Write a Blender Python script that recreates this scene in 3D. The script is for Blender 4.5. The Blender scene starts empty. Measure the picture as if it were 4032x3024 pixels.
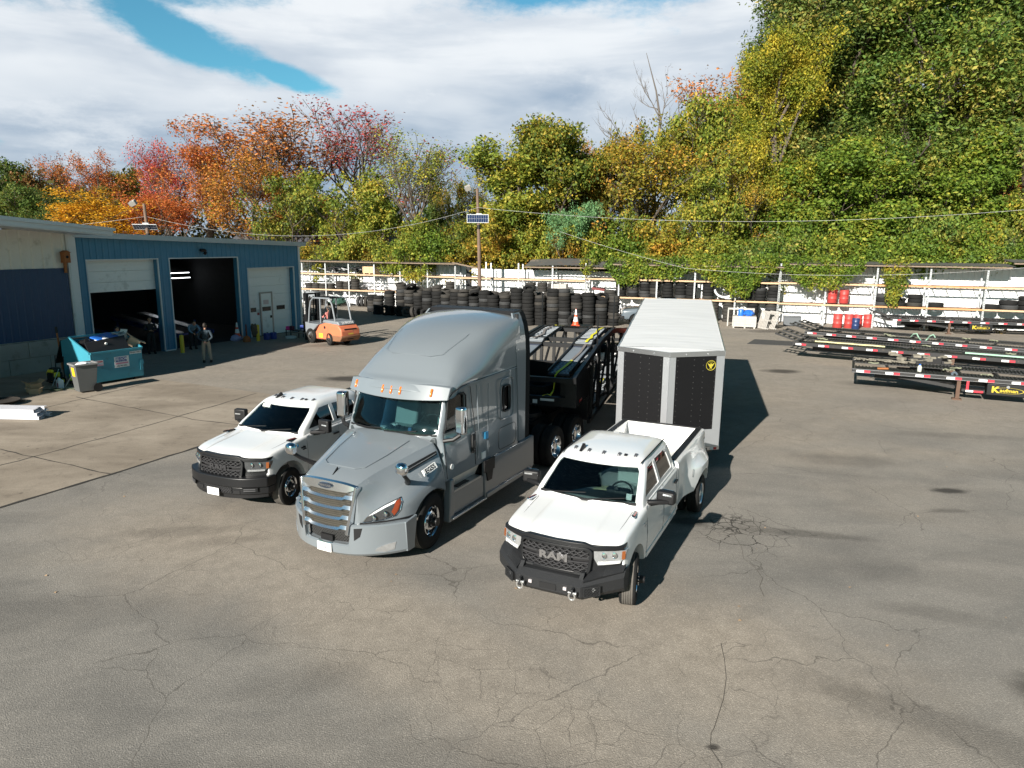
import bpy, bmesh, math, random
import numpy as np
from mathutils import Matrix, Vector
R = math.radians
SC = bpy.context.scene
COL = SC.collection
# ------------------------------------------------------------------ camera
CAM_H = 5.457
cam = bpy.data.cameras.new('camera'); camo = bpy.data.objects.new('camera', cam); COL.objects.link(camo)
cam.sensor_width = 36; cam.sensor_fit = 'HORIZONTAL'; cam.lens = 2778/4032*36
cam.clip_start = .1; cam.clip_end = 2000
_p, _r = R(11.41), R(0.52)
_fw = Vector((0, math.cos(_p), -math.sin(_p))); _rt = Vector((1, 0, 0)); _up = Vector((0, math.sin(_p), math.cos(_p)))
_rt2 = _rt*math.cos(_r)+_up*math.sin(_r); _up2 = _up*math.cos(_r)-_rt*math.sin(_r)
_m = Matrix((_rt2, _up2, -_fw)).transposed().to_4x4(); _m.translation = (0, 0, CAM_H)
camo.matrix_world = _m
SC.camera = camo
# ------------------------------------------------------------------ sun
SUN_AZ, SUN_EL = 30.5, 24.7       # direction the light travels (clockwise from +Y), height of the sun
sl = bpy.data.lights.new('sun', 'SUN'); so = bpy.data.objects.new('sun', sl); COL.objects.link(so)
sl.energy = 5.0; sl.angle = R(.55); sl.color = (1, .94, .85)
_d = Vector((math.sin(R(SUN_AZ))*math.cos(R(SUN_EL)), math.cos(R(SUN_AZ))*math.cos(R(SUN_EL)), -math.sin(R(SUN_EL))))
so.rotation_euler = (-_d).to_track_quat('Z', 'Y').to_euler(); so.location = (-10, -20, 30)
SC.view_settings.view_transform = 'Standard'; SC.view_settings.look = 'None'; SC.view_settings.gamma = 1
SC.view_settings.exposure = .92

def node(nt, t, **k):
    n = nt.nodes.new(t)
    ins = k.pop('ins', {})
    for a, b in k.items(): setattr(n, a, b)
    for a, b in ins.items():
        if isinstance(b, bpy.types.NodeSocket): nt.links.new(b, n.inputs[a])
        else: n.inputs[a].default_value = b
    return n
def mth(nt, op, a, b=0., c=None, clamp=False):
    n = nt.nodes.new('ShaderNodeMath'); n.operation = op; n.use_clamp = clamp
    for i, x in enumerate([a, b] + ([c] if c is not None else [])):
        if isinstance(x, bpy.types.NodeSocket): nt.links.new(x, n.inputs[i])
        else: n.inputs[i].default_value = x
    return n.outputs[0]
def mixc(nt, fac, a, b, mode='MIX'):
    n = nt.nodes.new('ShaderNodeMix'); n.data_type = 'RGBA'; n.blend_type = mode
    for i, x in ((0, fac), (6, a), (7, b)):
        if isinstance(x, bpy.types.NodeSocket): nt.links.new(x, n.inputs[i])
        elif i == 0: n.inputs[i].default_value = x
        else: n.inputs[i].default_value = (*x[:3], 1)
    return n.outputs[2]
def ramp(nt, fac, stops):
    n = nt.nodes.new('ShaderNodeValToRGB'); nt.links.new(fac, n.inputs[0])
    e = n.color_ramp.elements
    while len(e) < len(stops): e.new(.5)
    for i, (p, c) in enumerate(stops):
        e[i].position = p; e[i].color = (*c, 1) if not isinstance(c, (int, float)) else (c, c, c, 1)
    return n.outputs[0]
def sstep(nt, x, a, b):
    n = nt.nodes.new('ShaderNodeMapRange'); n.interpolation_type = 'SMOOTHSTEP'
    nt.links.new(x, n.inputs[0]); n.inputs[1].default_value = a; n.inputs[2].default_value = b
    return n.outputs[0]
def noise(nt, vec, scale, detail=4, rough=.55, dist=0.):
    n = nt.nodes.new('ShaderNodeTexNoise'); nt.links.new(vec, n.inputs['Vector'])
    n.inputs['Scale'].default_value = scale; n.inputs['Detail'].default_value = detail
    n.inputs['Roughness'].default_value = rough; n.inputs['Distortion'].default_value = dist
    return n.outputs[0]
# ------------------------------------------------------------------ world: sky with cloud banks
W = bpy.data.worlds.new('World'); SC.world = W; W.use_nodes = True
nt = W.node_tree; nt.nodes.clear()
sky = node(nt, 'ShaderNodeTexSky', sky_type='NISHITA', sun_disc=False, sun_elevation=R(SUN_EL), sun_rotation=R(180+SUN_AZ), altitude=50, air_density=1.0, dust_density=.35, ozone_density=2.2)
tc = node(nt, 'ShaderNodeTexCoord'); D = tc.outputs['Generated']
sp = node(nt, 'ShaderNodeSeparateXYZ', ins={0: D})
dx, dy, dz = sp.outputs
az = mth(nt, 'ARCTAN2', dx, dy)           # radians, 0 = +Y
el = mth(nt, 'ARCSINE', dz)
# cloud layer coordinates: a horizontal plane above the viewer
den = mth(nt, 'ADD', mth(nt, 'MAXIMUM', dz, 0.), .16)
cx = mth(nt, 'DIVIDE', dx, den); cy = mth(nt, 'DIVIDE', dy, den)
cv = node(nt, 'ShaderNodeCombineXYZ', ins={0: cx, 1: mth(nt, 'MULTIPLY', cy, 1.0), 2: 0.}).outputs[0]
n1 = noise(nt, cv, .9, 5, .58, .0)
n2 = noise(nt, cv, 3.4, 6, .62, .0)
ae = node(nt, 'ShaderNodeCombineXYZ', ins={0: mth(nt, 'MULTIPLY', az, 1.), 1: mth(nt, 'MULTIPLY', el, 2.2), 2: 3.}).outputs[0]
w1 = mth(nt, 'SUBTRACT', noise(nt, ae, 5.0, 8, .66, .0), .5)
def blob(a0, e0, ra, re, tilt=0.):
    a = mth(nt, 'SUBTRACT', az, R(a0)); e = mth(nt, 'SUBTRACT', el, R(e0))
    c, s = math.cos(R(tilt)), math.sin(R(tilt))
    u = mth(nt, 'DIVIDE', mth(nt, 'ADD', mth(nt, 'MULTIPLY', a, c), mth(nt, 'MULTIPLY', e, s)), R(ra))
    v = mth(nt, 'DIVIDE', mth(nt, 'SUBTRACT', mth(nt, 'MULTIPLY', e, c), mth(nt, 'MULTIPLY', a, s)), R(re))
    d = mth(nt, 'SQRT', mth(nt, 'ADD', mth(nt, 'MULTIPLY', u, u), mth(nt, 'MULTIPLY', v, v)))
    return mth(nt, 'SUBTRACT', 1., mth(nt, 'MINIMUM', d, 2.))
# clear sky: above about 19 degrees and behind the viewer, plus a few windows in the bank ahead
clear = mth(nt, 'MULTIPLY', mth(nt, 'SUBTRACT', el, R(18.2)), 9.)
clear = mth(nt, 'MAXIMUM', clear, mth(nt, 'MULTIPLY', mth(nt, 'SUBTRACT', mth(nt, 'ABSOLUTE', az), R(62)), 2.5))
for (a0, e0, ra, re, t, k) in [(-35, 19.2, 17, 4.6, -4, 2.6), (-25.0, 14.0, 6.5, 1.6, -20, 1.4), (-16.5, 11.4, 3.2, .6, -14, .9), (-40, 6.0, 4, .9, 0, 1.), (5, 19.2, 15, 2.6, -2, 1.3)]:
    clear = mth(nt, 'MAXIMUM', clear, mth(nt, 'MULTIPLY', blob(a0, e0, ra, re, t), k))
for (a0, e0, ra, re, t) in [(-10, 18.8, 8.5, 5, 0), (24, 17, 12, 3.4, 6)]:
    clear = mth(nt, 'SUBTRACT', clear, mth(nt, 'MAXIMUM', mth(nt, 'MULTIPLY', blob(a0, e0, ra, re, t), .9), 0.))
cov = mth(nt, 'SUBTRACT', mth(nt, 'ADD', mth(nt, 'MULTIPLY', w1, 3.0), mth(nt, 'MULTIPLY', mth(nt, 'SUBTRACT', n2, .5), .5)), clear)
cm = sstep(nt, cov, -.42, .40)
n3 = noise(nt, ae, 2.2, 4, .55, .0)
low = mth(nt, 'SUBTRACT', 1., sstep(nt, mth(nt, 'ADD', el, mth(nt, 'MULTIPLY', mth(nt, 'SUBTRACT', n3, .5), .45)), R(2.0), R(16.5)))
streak = sstep(nt, noise(nt, node(nt, 'ShaderNodeCombineXYZ', ins={0: mth(nt, 'MULTIPLY', az, 1.8), 1: mth(nt, 'MULTIPLY', el, 9.), 2: 3.}).outputs[0], 1.7, 5, .55, .3), .40, .68)
shade = mth(nt, 'ADD', mth(nt, 'MULTIPLY', low, .80), mth(nt, 'MULTIPLY', streak, .40), clamp=True)
edge = sstep(nt, cov, .9, .15)
ccol = mixc(nt, shade, (10.6, 11.0, 11.4), (3.8, 5.0, 6.6))
ccol = mixc(nt, mth(nt, 'MULTIPLY', sstep(nt, w1, .02, .22), .5), ccol, (11.2, 11.5, 11.8))
skyc = mixc(nt, 1., sky.outputs[0], (.72, 1.50, 1.48), 'MULTIPLY')
hi_ = sstep(nt, el, R(21), R(60)); skyc = mixc(nt, hi_, skyc, mixc(nt, 1., skyc, (.42, .36, .34), 'MULTIPLY'))  # sky above the view is darkened to lower the ambient fill
bk_ = sstep(nt, mth(nt, 'ABSOLUTE', az), R(70), R(130)); skyc = mixc(nt, bk_, skyc, mixc(nt, 1., skyc, (.62, .52, .48), 'MULTIPLY'))  # unseen sky behind the viewer darkened too, for deeper shadows
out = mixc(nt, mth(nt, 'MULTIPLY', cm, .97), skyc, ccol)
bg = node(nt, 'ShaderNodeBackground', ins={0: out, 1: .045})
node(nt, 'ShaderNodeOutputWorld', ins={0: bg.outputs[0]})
# ------------------------------------------------------------------ materials
MATS = {}
def mat(name, col, rough=.5, metal=0., coat=0., var=0., vs=3., bump=0., bs=40., spec=.5, dirt=None, dirtamt=.0, ds=1.5, alpha=None, emit=None):
    if name in MATS: return MATS[name]
    m = bpy.data.materials.new(name); m.use_nodes = True; MATS[name] = m
    nt = m.node_tree; b = nt.nodes['Principled BSDF']
    b.inputs['Base Color'].default_value = (*col, 1); b.inputs['Roughness'].default_value = rough
    b.inputs['Metallic'].default_value = metal; b.inputs['Specular IOR Level'].default_value = spec
    if coat: b.inputs['Coat Weight'].default_value = coat; b.inputs['Coat Roughness'].default_value = .04
    if emit: b.inputs['Emission Color'].default_value = (*emit[0], 1); b.inputs['Emission Strength'].default_value = emit[1]
    if var or bump or dirt:
        tc = node(nt, 'ShaderNodeTexCoord'); v = tc.outputs['Object']
        oi = node(nt, 'ShaderNodeObjectInfo')
        v = node(nt, 'ShaderNodeVectorMath', operation='ADD', ins={0: v, 1: node(nt, 'ShaderNodeCombineXYZ', ins={0: mth(nt, 'MULTIPLY', oi.outputs['Random'], 37.)}).outputs[0]}).outputs[0]
        c = None
        if var:
            n = noise(nt, v, vs, 5, .6)
            k = mth(nt, 'ADD', mth(nt, 'MULTIPLY', mth(nt, 'SUBTRACT', n, .5), 2*var), 1.)
            g = node(nt, 'ShaderNodeCombineXYZ', ins={0: k, 1: k, 2: k})
            c = mixc(nt, 1., col, g.outputs[0], 'MULTIPLY')
        if dirt:
            n = sstep(nt, noise(nt, v, ds, 6, .65), .62-.25*dirtamt, .72)
            c = mixc(nt, mth(nt, 'MULTIPLY', n, min(1, dirtamt+.3)), c if c else col, dirt)
        if c: nt.links.new(c, b.inputs['Base Color'])
        if bump:
            bn = node(nt, 'ShaderNodeBump', ins={'Height': noise(nt, v, bs, 3, .6), 'Strength': bump, 'Distance': .02})
            nt.links.new(bn.outputs[0], b.inputs['Normal'])
    return m
def glassmat(name, tint=(.12, .16, .17), opac=.45, rough=.02):
    if name in MATS: return MATS[name]
    m = bpy.data.materials.new(name); m.use_nodes = True; MATS[name] = m
    nt = m.node_tree; nt.nodes.clear()
    o = node(nt, 'ShaderNodeOutputMaterial'); gl = node(nt, 'ShaderNodeBsdfGlossy', ins={'Roughness': rough, 'Color': (1, 1, 1, 1)})
    tr = node(nt, 'ShaderNodeBsdfTransparent', ins={'Color': (*[1-(1-t)*opac for t in tint], 1)})
    fr = node(nt, 'ShaderNodeFresnel', ins={'IOR': 1.52})
    f = mth(nt, 'MULTIPLY', fr.outputs[0], 1.25, clamp=True)
    mx = node(nt, 'ShaderNodeMixShader', ins={0: f, 1: tr.outputs[0], 2: gl.outputs[0]})
    nt.links.new(mx.outputs[0], o.inputs[0])
    return m
# ------------------------------------------------------------------ mesh builder
class MB:
    def __init__(s): s.v = []; s.f = []; s.mi = []; s.m = 0; s.M = None
    def add(s, vs, fs, m=None):
        o = len(s.v)
        for p in vs:
            s.v.append(tuple(s.M @ Vector(p)) if s.M else tuple(p))
        for f in fs: s.f.append(tuple(i+o for i in f)); s.mi.append(s.m if m is None else m)
        return s
    def box(s, x0, x1, y0, y1, z0, z1, m=None):
        return s.add([(x0,y0,z0),(x1,y0,z0),(x1,y1,z0),(x0,y1,z0),(x0,y0,z1),(x1,y0,z1),(x1,y1,z1),(x0,y1,z1)],
                     [(0,3,2,1),(4,5,6,7),(0,1,5,4),(1,2,6,5),(2,3,7,6),(3,0,4,7)], m)
    def cbox(s, c, d, rot=(0,0,0), m=None):
        from mathutils import Euler
        A = Matrix.Translation(c) @ Euler(rot).to_matrix().to_4x4(); o = s.M; s.M = (o @ A) if o else A
        s.box(-d[0]/2, d[0]/2, -d[1]/2, d[1]/2, -d[2]/2, d[2]/2, m); s.M = o; return s
    def bar(s, a, b, w, h=None, m=None, up=(0,0,1)):
        h = h or w; a = Vector(a); b = Vector(b); d = (b-a); L = d.length; d.normalize(); u = Vector(up)
        if abs(d.dot(u)) > .98: u = Vector((0,1,0))
        x = d.cross(u).normalized(); z = x.cross(d).normalized()
        P = []
        for q in (a, b):
            for (i, j) in ((-1,-1),(1,-1),(1,1),(-1,1)): P.append(q + x*(i*w/2) + z*(j*h/2))
        return s.add(P, [(0,1,2,3),(7,6,5,4),(0,4,5,1),(1,5,6,2),(2,6,7,3),(3,7,4,0)], m)
    def tube(s, pts, r, n=8, m=None, cap=True):
        pts = [Vector(p) for p in pts]; rr = r if hasattr(r, '__len__') else [r]*len(pts)
        P = []; u = None
        for i, p in enumerate(pts):
            d = (pts[min(i+1, len(pts)-1)]-pts[max(i-1, 0)]).normalized()
            if u is None:
                u = Vector((0,0,1)) if abs(d.z) < .9 else Vector((1,0,0))
            u = (u-d*u.dot(d)).normalized(); w = d.cross(u)
            for k in range(n):
                a = 2*math.pi*k/n; P.append(p+(u*math.cos(a)+w*math.sin(a))*rr[i])
        F = [(i*n+k, i*n+(k+1)%n, (i+1)*n+(k+1)%n, (i+1)*n+k) for i in range(len(pts)-1) for k in range(n)]
        if cap: F += [tuple(range(n))[::-1], tuple((len(pts)-1)*n+k for k in range(n))]
        return s.add(P, F, m)
    def cyl(s, a, b, r, r2=None, n=16, m=None): return s.tube([a, b], [r, r if r2 is None else r2], n, m)
    def lathe(s, prof, n=24, axis='z', c=(0,0,0), m=None, ms=None):
        # prof [(r,h)...] closed ends when r==0
        P = []; k = len(prof)
        for j in range(n):
            a = 2*math.pi*j/n
            for (r, h) in prof:
                x, y, z = r*math.cos(a), r*math.sin(a), h
                if axis == 'x': x, y, z = z, x, y
                elif axis == 'y': x, y, z = y, z, x
                P.append((x+c[0], y+c[1], z+c[2]))
        o = len(s.v); s.add(P, [], None)
        for j in range(n):
            j2 = (j+1) % n
            for i in range(k-1):
                s.f.append((o+j*k+i, o+j2*k+i, o+j2*k+i+1, o+j*k+i+1)); s.mi.append((ms[i] if ms else (s.m if m is None else m)))
        return s
    def prism(s, poly, axis, a, b, m=None):
        n = len(poly)
        def q(p, t):
            if axis == 'x': return (t, p[0], p[1])
            if axis == 'y': return (p[0], t, p[1])
            return (p[0], p[1], t)
        V = [q(p, a) for p in poly]+[q(p, b) for p in poly]
        F = [tuple(range(n))[::-1], tuple(range(n, 2*n))]+[(i, (i+1) % n, n+(i+1) % n, n+i) for i in range(n)]
        return s.add(V, F, m)
    def build(s, name, mats, parent=None, loc=None, rotz=0, ang=35, bevel=0, seg=2, flip=False):
        me = bpy.data.meshes.new(name); me.from_pydata(s.v, [], s.f)
        if not isinstance(mats, (list, tuple)): mats = [mats]
        for m in mats: me.materials.append(m)
        if len(mats) > 1: me.polygons.foreach_set('material_index', [min(i, len(mats)-1) for i in s.mi])
        return link(name, me, parent, loc, rotz, ang, bevel, seg)
def fixn(me):
    bm = bmesh.new(); bm.from_mesh(me); bmesh.ops.recalc_face_normals(bm, faces=bm.faces); bm.to_mesh(me); bm.free()
def link(name, me, parent=None, loc=None, rotz=0, ang=35, bevel=0, seg=2, recalc=True):
    if recalc: fixn(me)
    me.polygons.foreach_set('use_smooth', [True]*len(me.polygons)); me.set_sharp_from_angle(angle=R(ang)); me.update()
    o = bpy.data.objects.new(name, me); COL.objects.link(o)
    if parent: o.parent = parent
    if loc: o.location = loc
    if rotz: o.rotation_euler = (0, 0, rotz)
    if bevel:
        b = o.modifiers.new('bevel', 'BEVEL'); b.width = bevel; b.segments = seg; b.limit_method = 'ANGLE'; b.angle_limit = R(40); b.harden_normals = False
    return o
def tag(o, label=None, cat=None, group=None, kind=None):
    if label: o['label'] = label
    if cat: o['category'] = cat
    if group: o['group'] = group
    if kind: o['kind'] = kind
    return o
def thing(name, label, cat, loc=(0,0,0), az=0, group=None):
    o = bpy.data.objects.new(name, None); COL.objects.link(o); o.empty_display_size = .2
    o.location = loc; o.rotation_euler = (0, 0, -R(az)); return tag(o, label, cat, group)
def dup(root, loc=None, rotz=None, label=None, group=None, scale=None):
    def cp(o, par):
        c = o.copy(); COL.objects.link(c)
        if par is not None: c.parent = par; c.matrix_parent_inverse = Matrix()
        for ch in list(o.children): cp(ch, c)
        return c
    r = cp(root, None)
    if loc is not None: r.location = loc
    if rotz is not None: r.rotation_euler = (0, 0, rotz)
    if label: r['label'] = label
    if group: r['group'] = group
    if scale: r.scale = scale
    return r
def tmp(me):
    o = bpy.data.objects.new('tmp', me); COL.objects.link(o); return o
def meshof(mb):
    me = bpy.data.meshes.new('t'); me.from_pydata(mb.v, [], mb.f); fixn(me); return me
def boolm(a, cutters, op='DIFFERENCE'):
    """a: mesh; cutters: MB list or meshes; returns new mesh"""
    oa = tmp(a); obs = []
    for c in cutters:
        me = meshof(c) if isinstance(c, MB) else c
        oc = tmp(me); obs.append(oc)
        md = oa.modifiers.new('b', 'BOOLEAN'); md.operation = op; md.solver = 'EXACT'; md.object = oc
    dg = bpy.context.evaluated_depsgraph_get(); dg.update()
    r = bpy.data.meshes.new_from_object(oa.evaluated_get(dg))
    for o in obs+[oa]: bpy.data.objects.remove(o)
    return r
def catmull(P, k):
    P = np.asarray(P, float); n = len(P); out = []
    for i in range(n-1):
        p0 = P[max(i-1, 0)]; p1 = P[i]; p2 = P[i+1]; p3 = P[min(i+2, n-1)]
        for j in range(k):
            t = j/k
            out.append(.5*((2*p1)+(-p0+p2)*t+(2*p0-5*p1+4*p2-p3)*t*t+(-p0+3*p1-3*p2+p3)*t**3))
    out.append(P[-1]); return np.array(out)
def loft(half, ks=3, kp=3):
    """half: list of stations, each a list of (u,v,w) points from bottom centre round the side to top centre (u>=0).
    returns closed MB, mirrored in u"""
    A = np.array(half, float)
    A = catmull(A, ks) if ks > 1 else A
    if kp > 1: A = np.array([catmull(s, kp) for s in A])
    A[:, :, 0] = np.maximum(A[:, :, 0], 0); A[:, 0, 0] = 0; A[:, -1, 0] = 0
    B = A[:, ::-1, :][:, 1:-1].copy(); B[:, :, 0] *= -1
    G = np.concatenate([A, B], 1); n, m, _ = G.shape
    mb = MB(); F = [(i*m+j, i*m+(j+1) % m, (i+1)*m+(j+1) % m, (i+1)*m+j) for i in range(n-1) for j in range(m)]
    F += [tuple(range(m)), tuple((n-1)*m+j for j in range(m))]
    mb.add([tuple(p) for p in G.reshape(-1, 3)], F); return mb
def layers(L, n=12, k=3, inset=0.):
    """L: list of (w, vf, vr, hwf, hwr, bow, rad) rounded-rectangle outlines, lofted upward"""
    Ls = catmull(np.array(L, float), k) if k > 1 else np.array(L, float)
    rings = []
    for (w, vf, vr, hf, hr, bow, rad) in Ls:
        vf += inset; vr -= inset; hf -= inset; hr -= inset
        pts = []
        rad = max(.01, rad)
        # right side half outline from front centre to rear centre
        m = 8
        for i in range(m+1):        # front edge with bow
            u = (hf-rad)*i/m; pts.append((u, vf+bow*(u/hf)**2))
        cxx, cyy = hf-rad, vf+bow*((hf-rad)/hf)**2+rad
        for i in range(1, 5):
            a = math.pi/2*i/4; pts.append((cxx+rad*math.sin(a), cyy-rad*math.cos(a)))
        for i in range(1, 7): pts.append((hf+(hr-hf)*i/7, cyy+(vr-rad-cyy)*i/7))
        for i in range(0, 5):
            a = math.pi/2*i/4; pts.append((hr-rad+rad*math.cos(a), vr-rad+rad*math.sin(a)))
        for i in range(1, 6): pts.append(((hr-rad)*(1-i/5), vr))
        left = [(-u, v) for (u, v) in pts[1:-1]][::-1]
        rings.append([(u, v, w) for (u, v) in pts+left])
    m = len(rings[0]); mb = MB()
    F = [(i*m+j, i*m+(j+1) % m, (i+1)*m+(j+1) % m, (i+1)*m+j) for i in range(len(rings)-1) for j in range(m)]
    F += [tuple(range(m)), tuple((len(rings)-1)*m+j for j in range(m))]
    mb.add([p for r_ in rings for p in r_], F); return mb
def text(name, s, size, m, parent=None, M=None, ext=.004, off=0., align='CENTER', shear=0.):
    cu = bpy.data.curves.new('t', 'FONT'); cu.body = s; cu.size = size; cu.extrude = ext; cu.offset = off
    cu.align_x = align; cu.align_y = 'CENTER'; cu.shear = shear; cu.resolution_u = 2
    o = bpy.data.objects.new('t', cu); COL.objects.link(o)
    dg = bpy.context.evaluated_depsgraph_get(); dg.update()
    me = bpy.data.meshes.new_from_object(o.evaluated_get(dg)); bpy.data.objects.remove(o)
    if M is not None: me.transform(M)
    me.materials.clear(); me.materials.append(m)
    ob = bpy.data.objects.new(name, me); COL.objects.link(ob)
    if parent: ob.parent = parent
    return ob
def frame(o, x, y, z=None):
    """matrix with origin o, text x axis x, text y (up) axis y"""
    x = Vector(x).normalized(); y = Vector(y).normalized(); z = x.cross(y).normalized(); y = z.cross(x)
    M = Matrix((x, y, z)).transposed().to_4x4(); M.translation = o; return M
WHITE = mat('white_paint', (.74, .75, .75), .35, coat=.5)
BLACKP = mat('black_plastic', (.011, .011, .012), .5, var=.15, spec=.35)
BLACKM = mat('black_metal', (.011, .0115, .0125), .45, spec=.35, var=.25, vs=4)
BLACKD = mat('black_frame_worn', (.018, .018, .019), .55, var=.3, vs=6, dirt=(.10, .075, .055), dirtamt=.25, ds=5)
CHROME = mat('chrome', (.75, .77, .8), .08, 1.)
ALU = mat('aluminium', (.62, .63, .65), .3, .9, var=.1)
STEEL = mat('galvanised_steel', (.52, .54, .55), .45, .5, var=.15, vs=8)
RUBBER = mat('tyre_rubber', (.015, .015, .015), .85, var=.25, vs=8, bump=.15, bs=60, spec=.2)
DARK = mat('dark_void', (.006, .006, .007), .8)
AMBER = mat('amber_lens', (.75, .17, .02), .2, coat=.5)
RED = mat('red_lens', (.5, .02, .02), .2, coat=.5)
CLEAR = mat('headlamp_lens', (.6, .62, .64), .12, .7, var=.35, vs=14)
LABELW = mat('white_sticker', (.75, .75, .74), .5)

from mathutils.bvhtree import BVHTree
def bvh_of(me):
    return BVHTree.FromPolygons([v.co.copy() for v in me.vertices], [tuple(p.vertices) for p in me.polygons])
def front_proj(bv, fallback=None):
    def C(u, w):
        h = bv.ray_cast(Vector((u, -3, w)), Vector((0, 1, 0)))
        if h[0] is not None: return h[0].y
        h = bv.find_nearest(Vector((u, .3, w))); return h[0].y
    return C
def proj_panel(poly, C, voff, th, rings=5, mb=None, m=None):
    """panel that follows a surface: concentric rings of the outline"""
    mb = mb or MB(); n = len(poly); cu = sum(p[0] for p in poly)/n; cw = sum(p[1] for p in poly)/n
    V = []
    for r_ in range(rings):
        k = 1-r_/rings
        for (u, w) in poly:
            a, b = cu+(u-cu)*k, cw+(w-cw)*k; V.append((a, C(a, b)+voff, b))
    V.append((cu, C(cu, cw)+voff, cw)); F = []
    for r_ in range(rings-1):
        for i in range(n): j = (i+1) % n; F.append((r_*n+i, r_*n+j, (r_+1)*n+j, (r_+1)*n+i))
    F += [((rings-1)*n+i, (rings-1)*n+(i+1) % n, rings*n) for i in range(n)]
    o = len(V); V += [(u, C(u, w)+voff+th, w) for (u, w) in poly]; F += [(i, (i+1) % n, o+(i+1) % n, o+i) for i in range(n)]; F.append(tuple(range(o, o+n)))
    return mb.add(V, F, m)
def dense(poly, k=3):
    P = []
    for i, p in enumerate(poly):
        n_ = poly[(i+1) % len(poly)]
        for j in range(k): P.append((p[0]+(n_[0]-p[0])*j/k, p[1]+(n_[1]-p[1])*j/k))
    return P
# ------------------------------------------------------------------ ground
def groundmat():
    m = bpy.data.materials.new('asphalt'); m.use_nodes = True; nt = m.node_tree; b = nt.nodes['Principled BSDF']
    tc = node(nt, 'ShaderNodeTexCoord'); P = tc.outputs['Object']
    s = node(nt, 'ShaderNodeSeparateXYZ', ins={0: P}); px, py = s.outputs[0], s.outputs[1]
    # coordinates stretched along the driving direction for smears
    st = node(nt, 'ShaderNodeMapping', ins={'Vector': P, 'Rotation': (0, 0, R(20)), 'Scale': (.75, 1.25, 1)}).outputs[0]
    big = noise(nt, st, .16, 3, .6, .3); mid = noise(nt, st, .55, 5, .62, .4); fine = noise(nt, P, 45, 2, .7)
    sm = noise(nt, P, 3.0, 4, .65)
    grey = mixc(nt, sstep(nt, mid, .3, .7), (.178, .168, .152), (.256, .238, .211))
    tan = mixc(nt, sstep(nt, sm, .3, .7), (.285, .247, .201), (.355, .309, .254))
    WOB = mth(nt, 'SUBTRACT', noise(nt, P, 1.3, 5, .65), .5); WOB2 = mth(nt, 'SUBTRACT', noise(nt, P, 5., 4, .65), .5)
    # dusty crackled band through the yard
    def el(cx, cy, rx, ry, rot, soft=.35, wob=.5):
        dx = mth(nt, 'SUBTRACT', px, cx); dy = mth(nt, 'SUBTRACT', py, cy); c, sn = math.cos(R(rot)), math.sin(R(rot))
        u = mth(nt, 'DIVIDE', mth(nt, 'ADD', mth(nt, 'MULTIPLY', dx, c), mth(nt, 'MULTIPLY', dy, sn)), rx)
        v = mth(nt, 'DIVIDE', mth(nt, 'SUBTRACT', mth(nt, 'MULTIPLY', dy, c), mth(nt, 'MULTIPLY', dx, sn)), ry)
        d = mth(nt, 'SQRT', mth(nt, 'ADD', mth(nt, 'MULTIPLY', u, u), mth(nt, 'MULTIPLY', v, v)))
        d = mth(nt, 'ADD', d, mth(nt, 'MULTIPLY', WOB if min(rx, ry) > .3 else WOB2, wob*2))
        return mth(nt, 'SUBTRACT', 1., sstep(nt, d, 1-soft, 1+soft))
    band = el(-1.4, 8.9, 5.2, 1.1, -38, .6, .4)
    band = mth(nt, 'MAXIMUM', band, el(2.4, 8.6, 2.6, 1.6, -20, .7, .5))
    band = mth(nt, 'MAXIMUM', band, el(-5.5, 12.0, 3.2, 1.6, -30, .7, .5))
    back = sstep(nt, mth(nt, 'ADD', py, mth(nt, 'MULTIPLY', mth(nt, 'SUBTRACT', big, .5), 22.)), 12., 26.)
    t = mth(nt, 'ADD', mth(nt, 'MULTIPLY', band, .75), mth(nt, 'MULTIPLY', back, .55), clamp=True)
    t = mth(nt, 'ADD', t, mth(nt, 'MULTIPLY', sstep(nt, big, .45, .75), .45), clamp=True)
    c = mixc(nt, t, grey, tan)
    # stone chips
    vor = node(nt, 'ShaderNodeTexVoronoi', ins={'Vector': P, 'Scale': 80.}); 
    chip = ramp(nt, node(nt, 'ShaderNodeSeparateColor', ins={0: vor.outputs['Color']}).outputs[0], [(0, .78), (.55, .96), (.85, 1.06), (1, 1.45)])
    c = mixc(nt, .8, c, chip, 'MULTIPLY')
    c = mixc(nt, .5, c, ramp(nt, fine, [(.25, .75), (.5, 1.), (.75, 1.28)]), 'MULTIPLY')
    # cracks
    dis = node(nt, 'ShaderNodeVectorMath', operation='ADD', ins={0: P, 1: node(nt, 'ShaderNodeVectorMath', operation='SCALE', ins={0: node(nt, 'ShaderNodeTexNoise', ins={'Vector': P, 'Scale': 2.2, 'Detail': 4.}).outputs['Color'], 'Scale': .35}).outputs[0]}).outputs[0]
    def crack(scale, w, mask):
        v = node(nt, 'ShaderNodeTexVoronoi', feature='DISTANCE_TO_EDGE', ins={'Vector': dis, 'Scale': scale})
        k = mth(nt, 'SUBTRACT', 1., sstep(nt, v.outputs[0], w*.35, w))
        return mth(nt, 'MULTIPLY', k, mask)
    mk1 = sstep(nt, noise(nt, P, .33, 2, .5), .42, .56)
    ck = crack(.42, .0042, mk1)
    ck = mth(nt, 'MAXIMUM', ck, crack(1.5, .010, mth(nt, 'MULTIPLY', band, sstep(nt, noise(nt, P, .8, 2), .42, .6))))
    ck = mth(nt, 'MAXIMUM', ck, crack(1.3, .009, el(.9, 6.7, 2.4, 1.0, -12, .5, .5)))
    wet = el(4.35, 13.15, .50, .45, 0, .5, .35)
    ck2 = crack(4.2, .07, wet); ck2 = mth(nt, 'MAXIMUM', ck2, crack(2.0, .022, el(4.5, 12.7, .95, .8, 60, .5, .3)))
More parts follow.
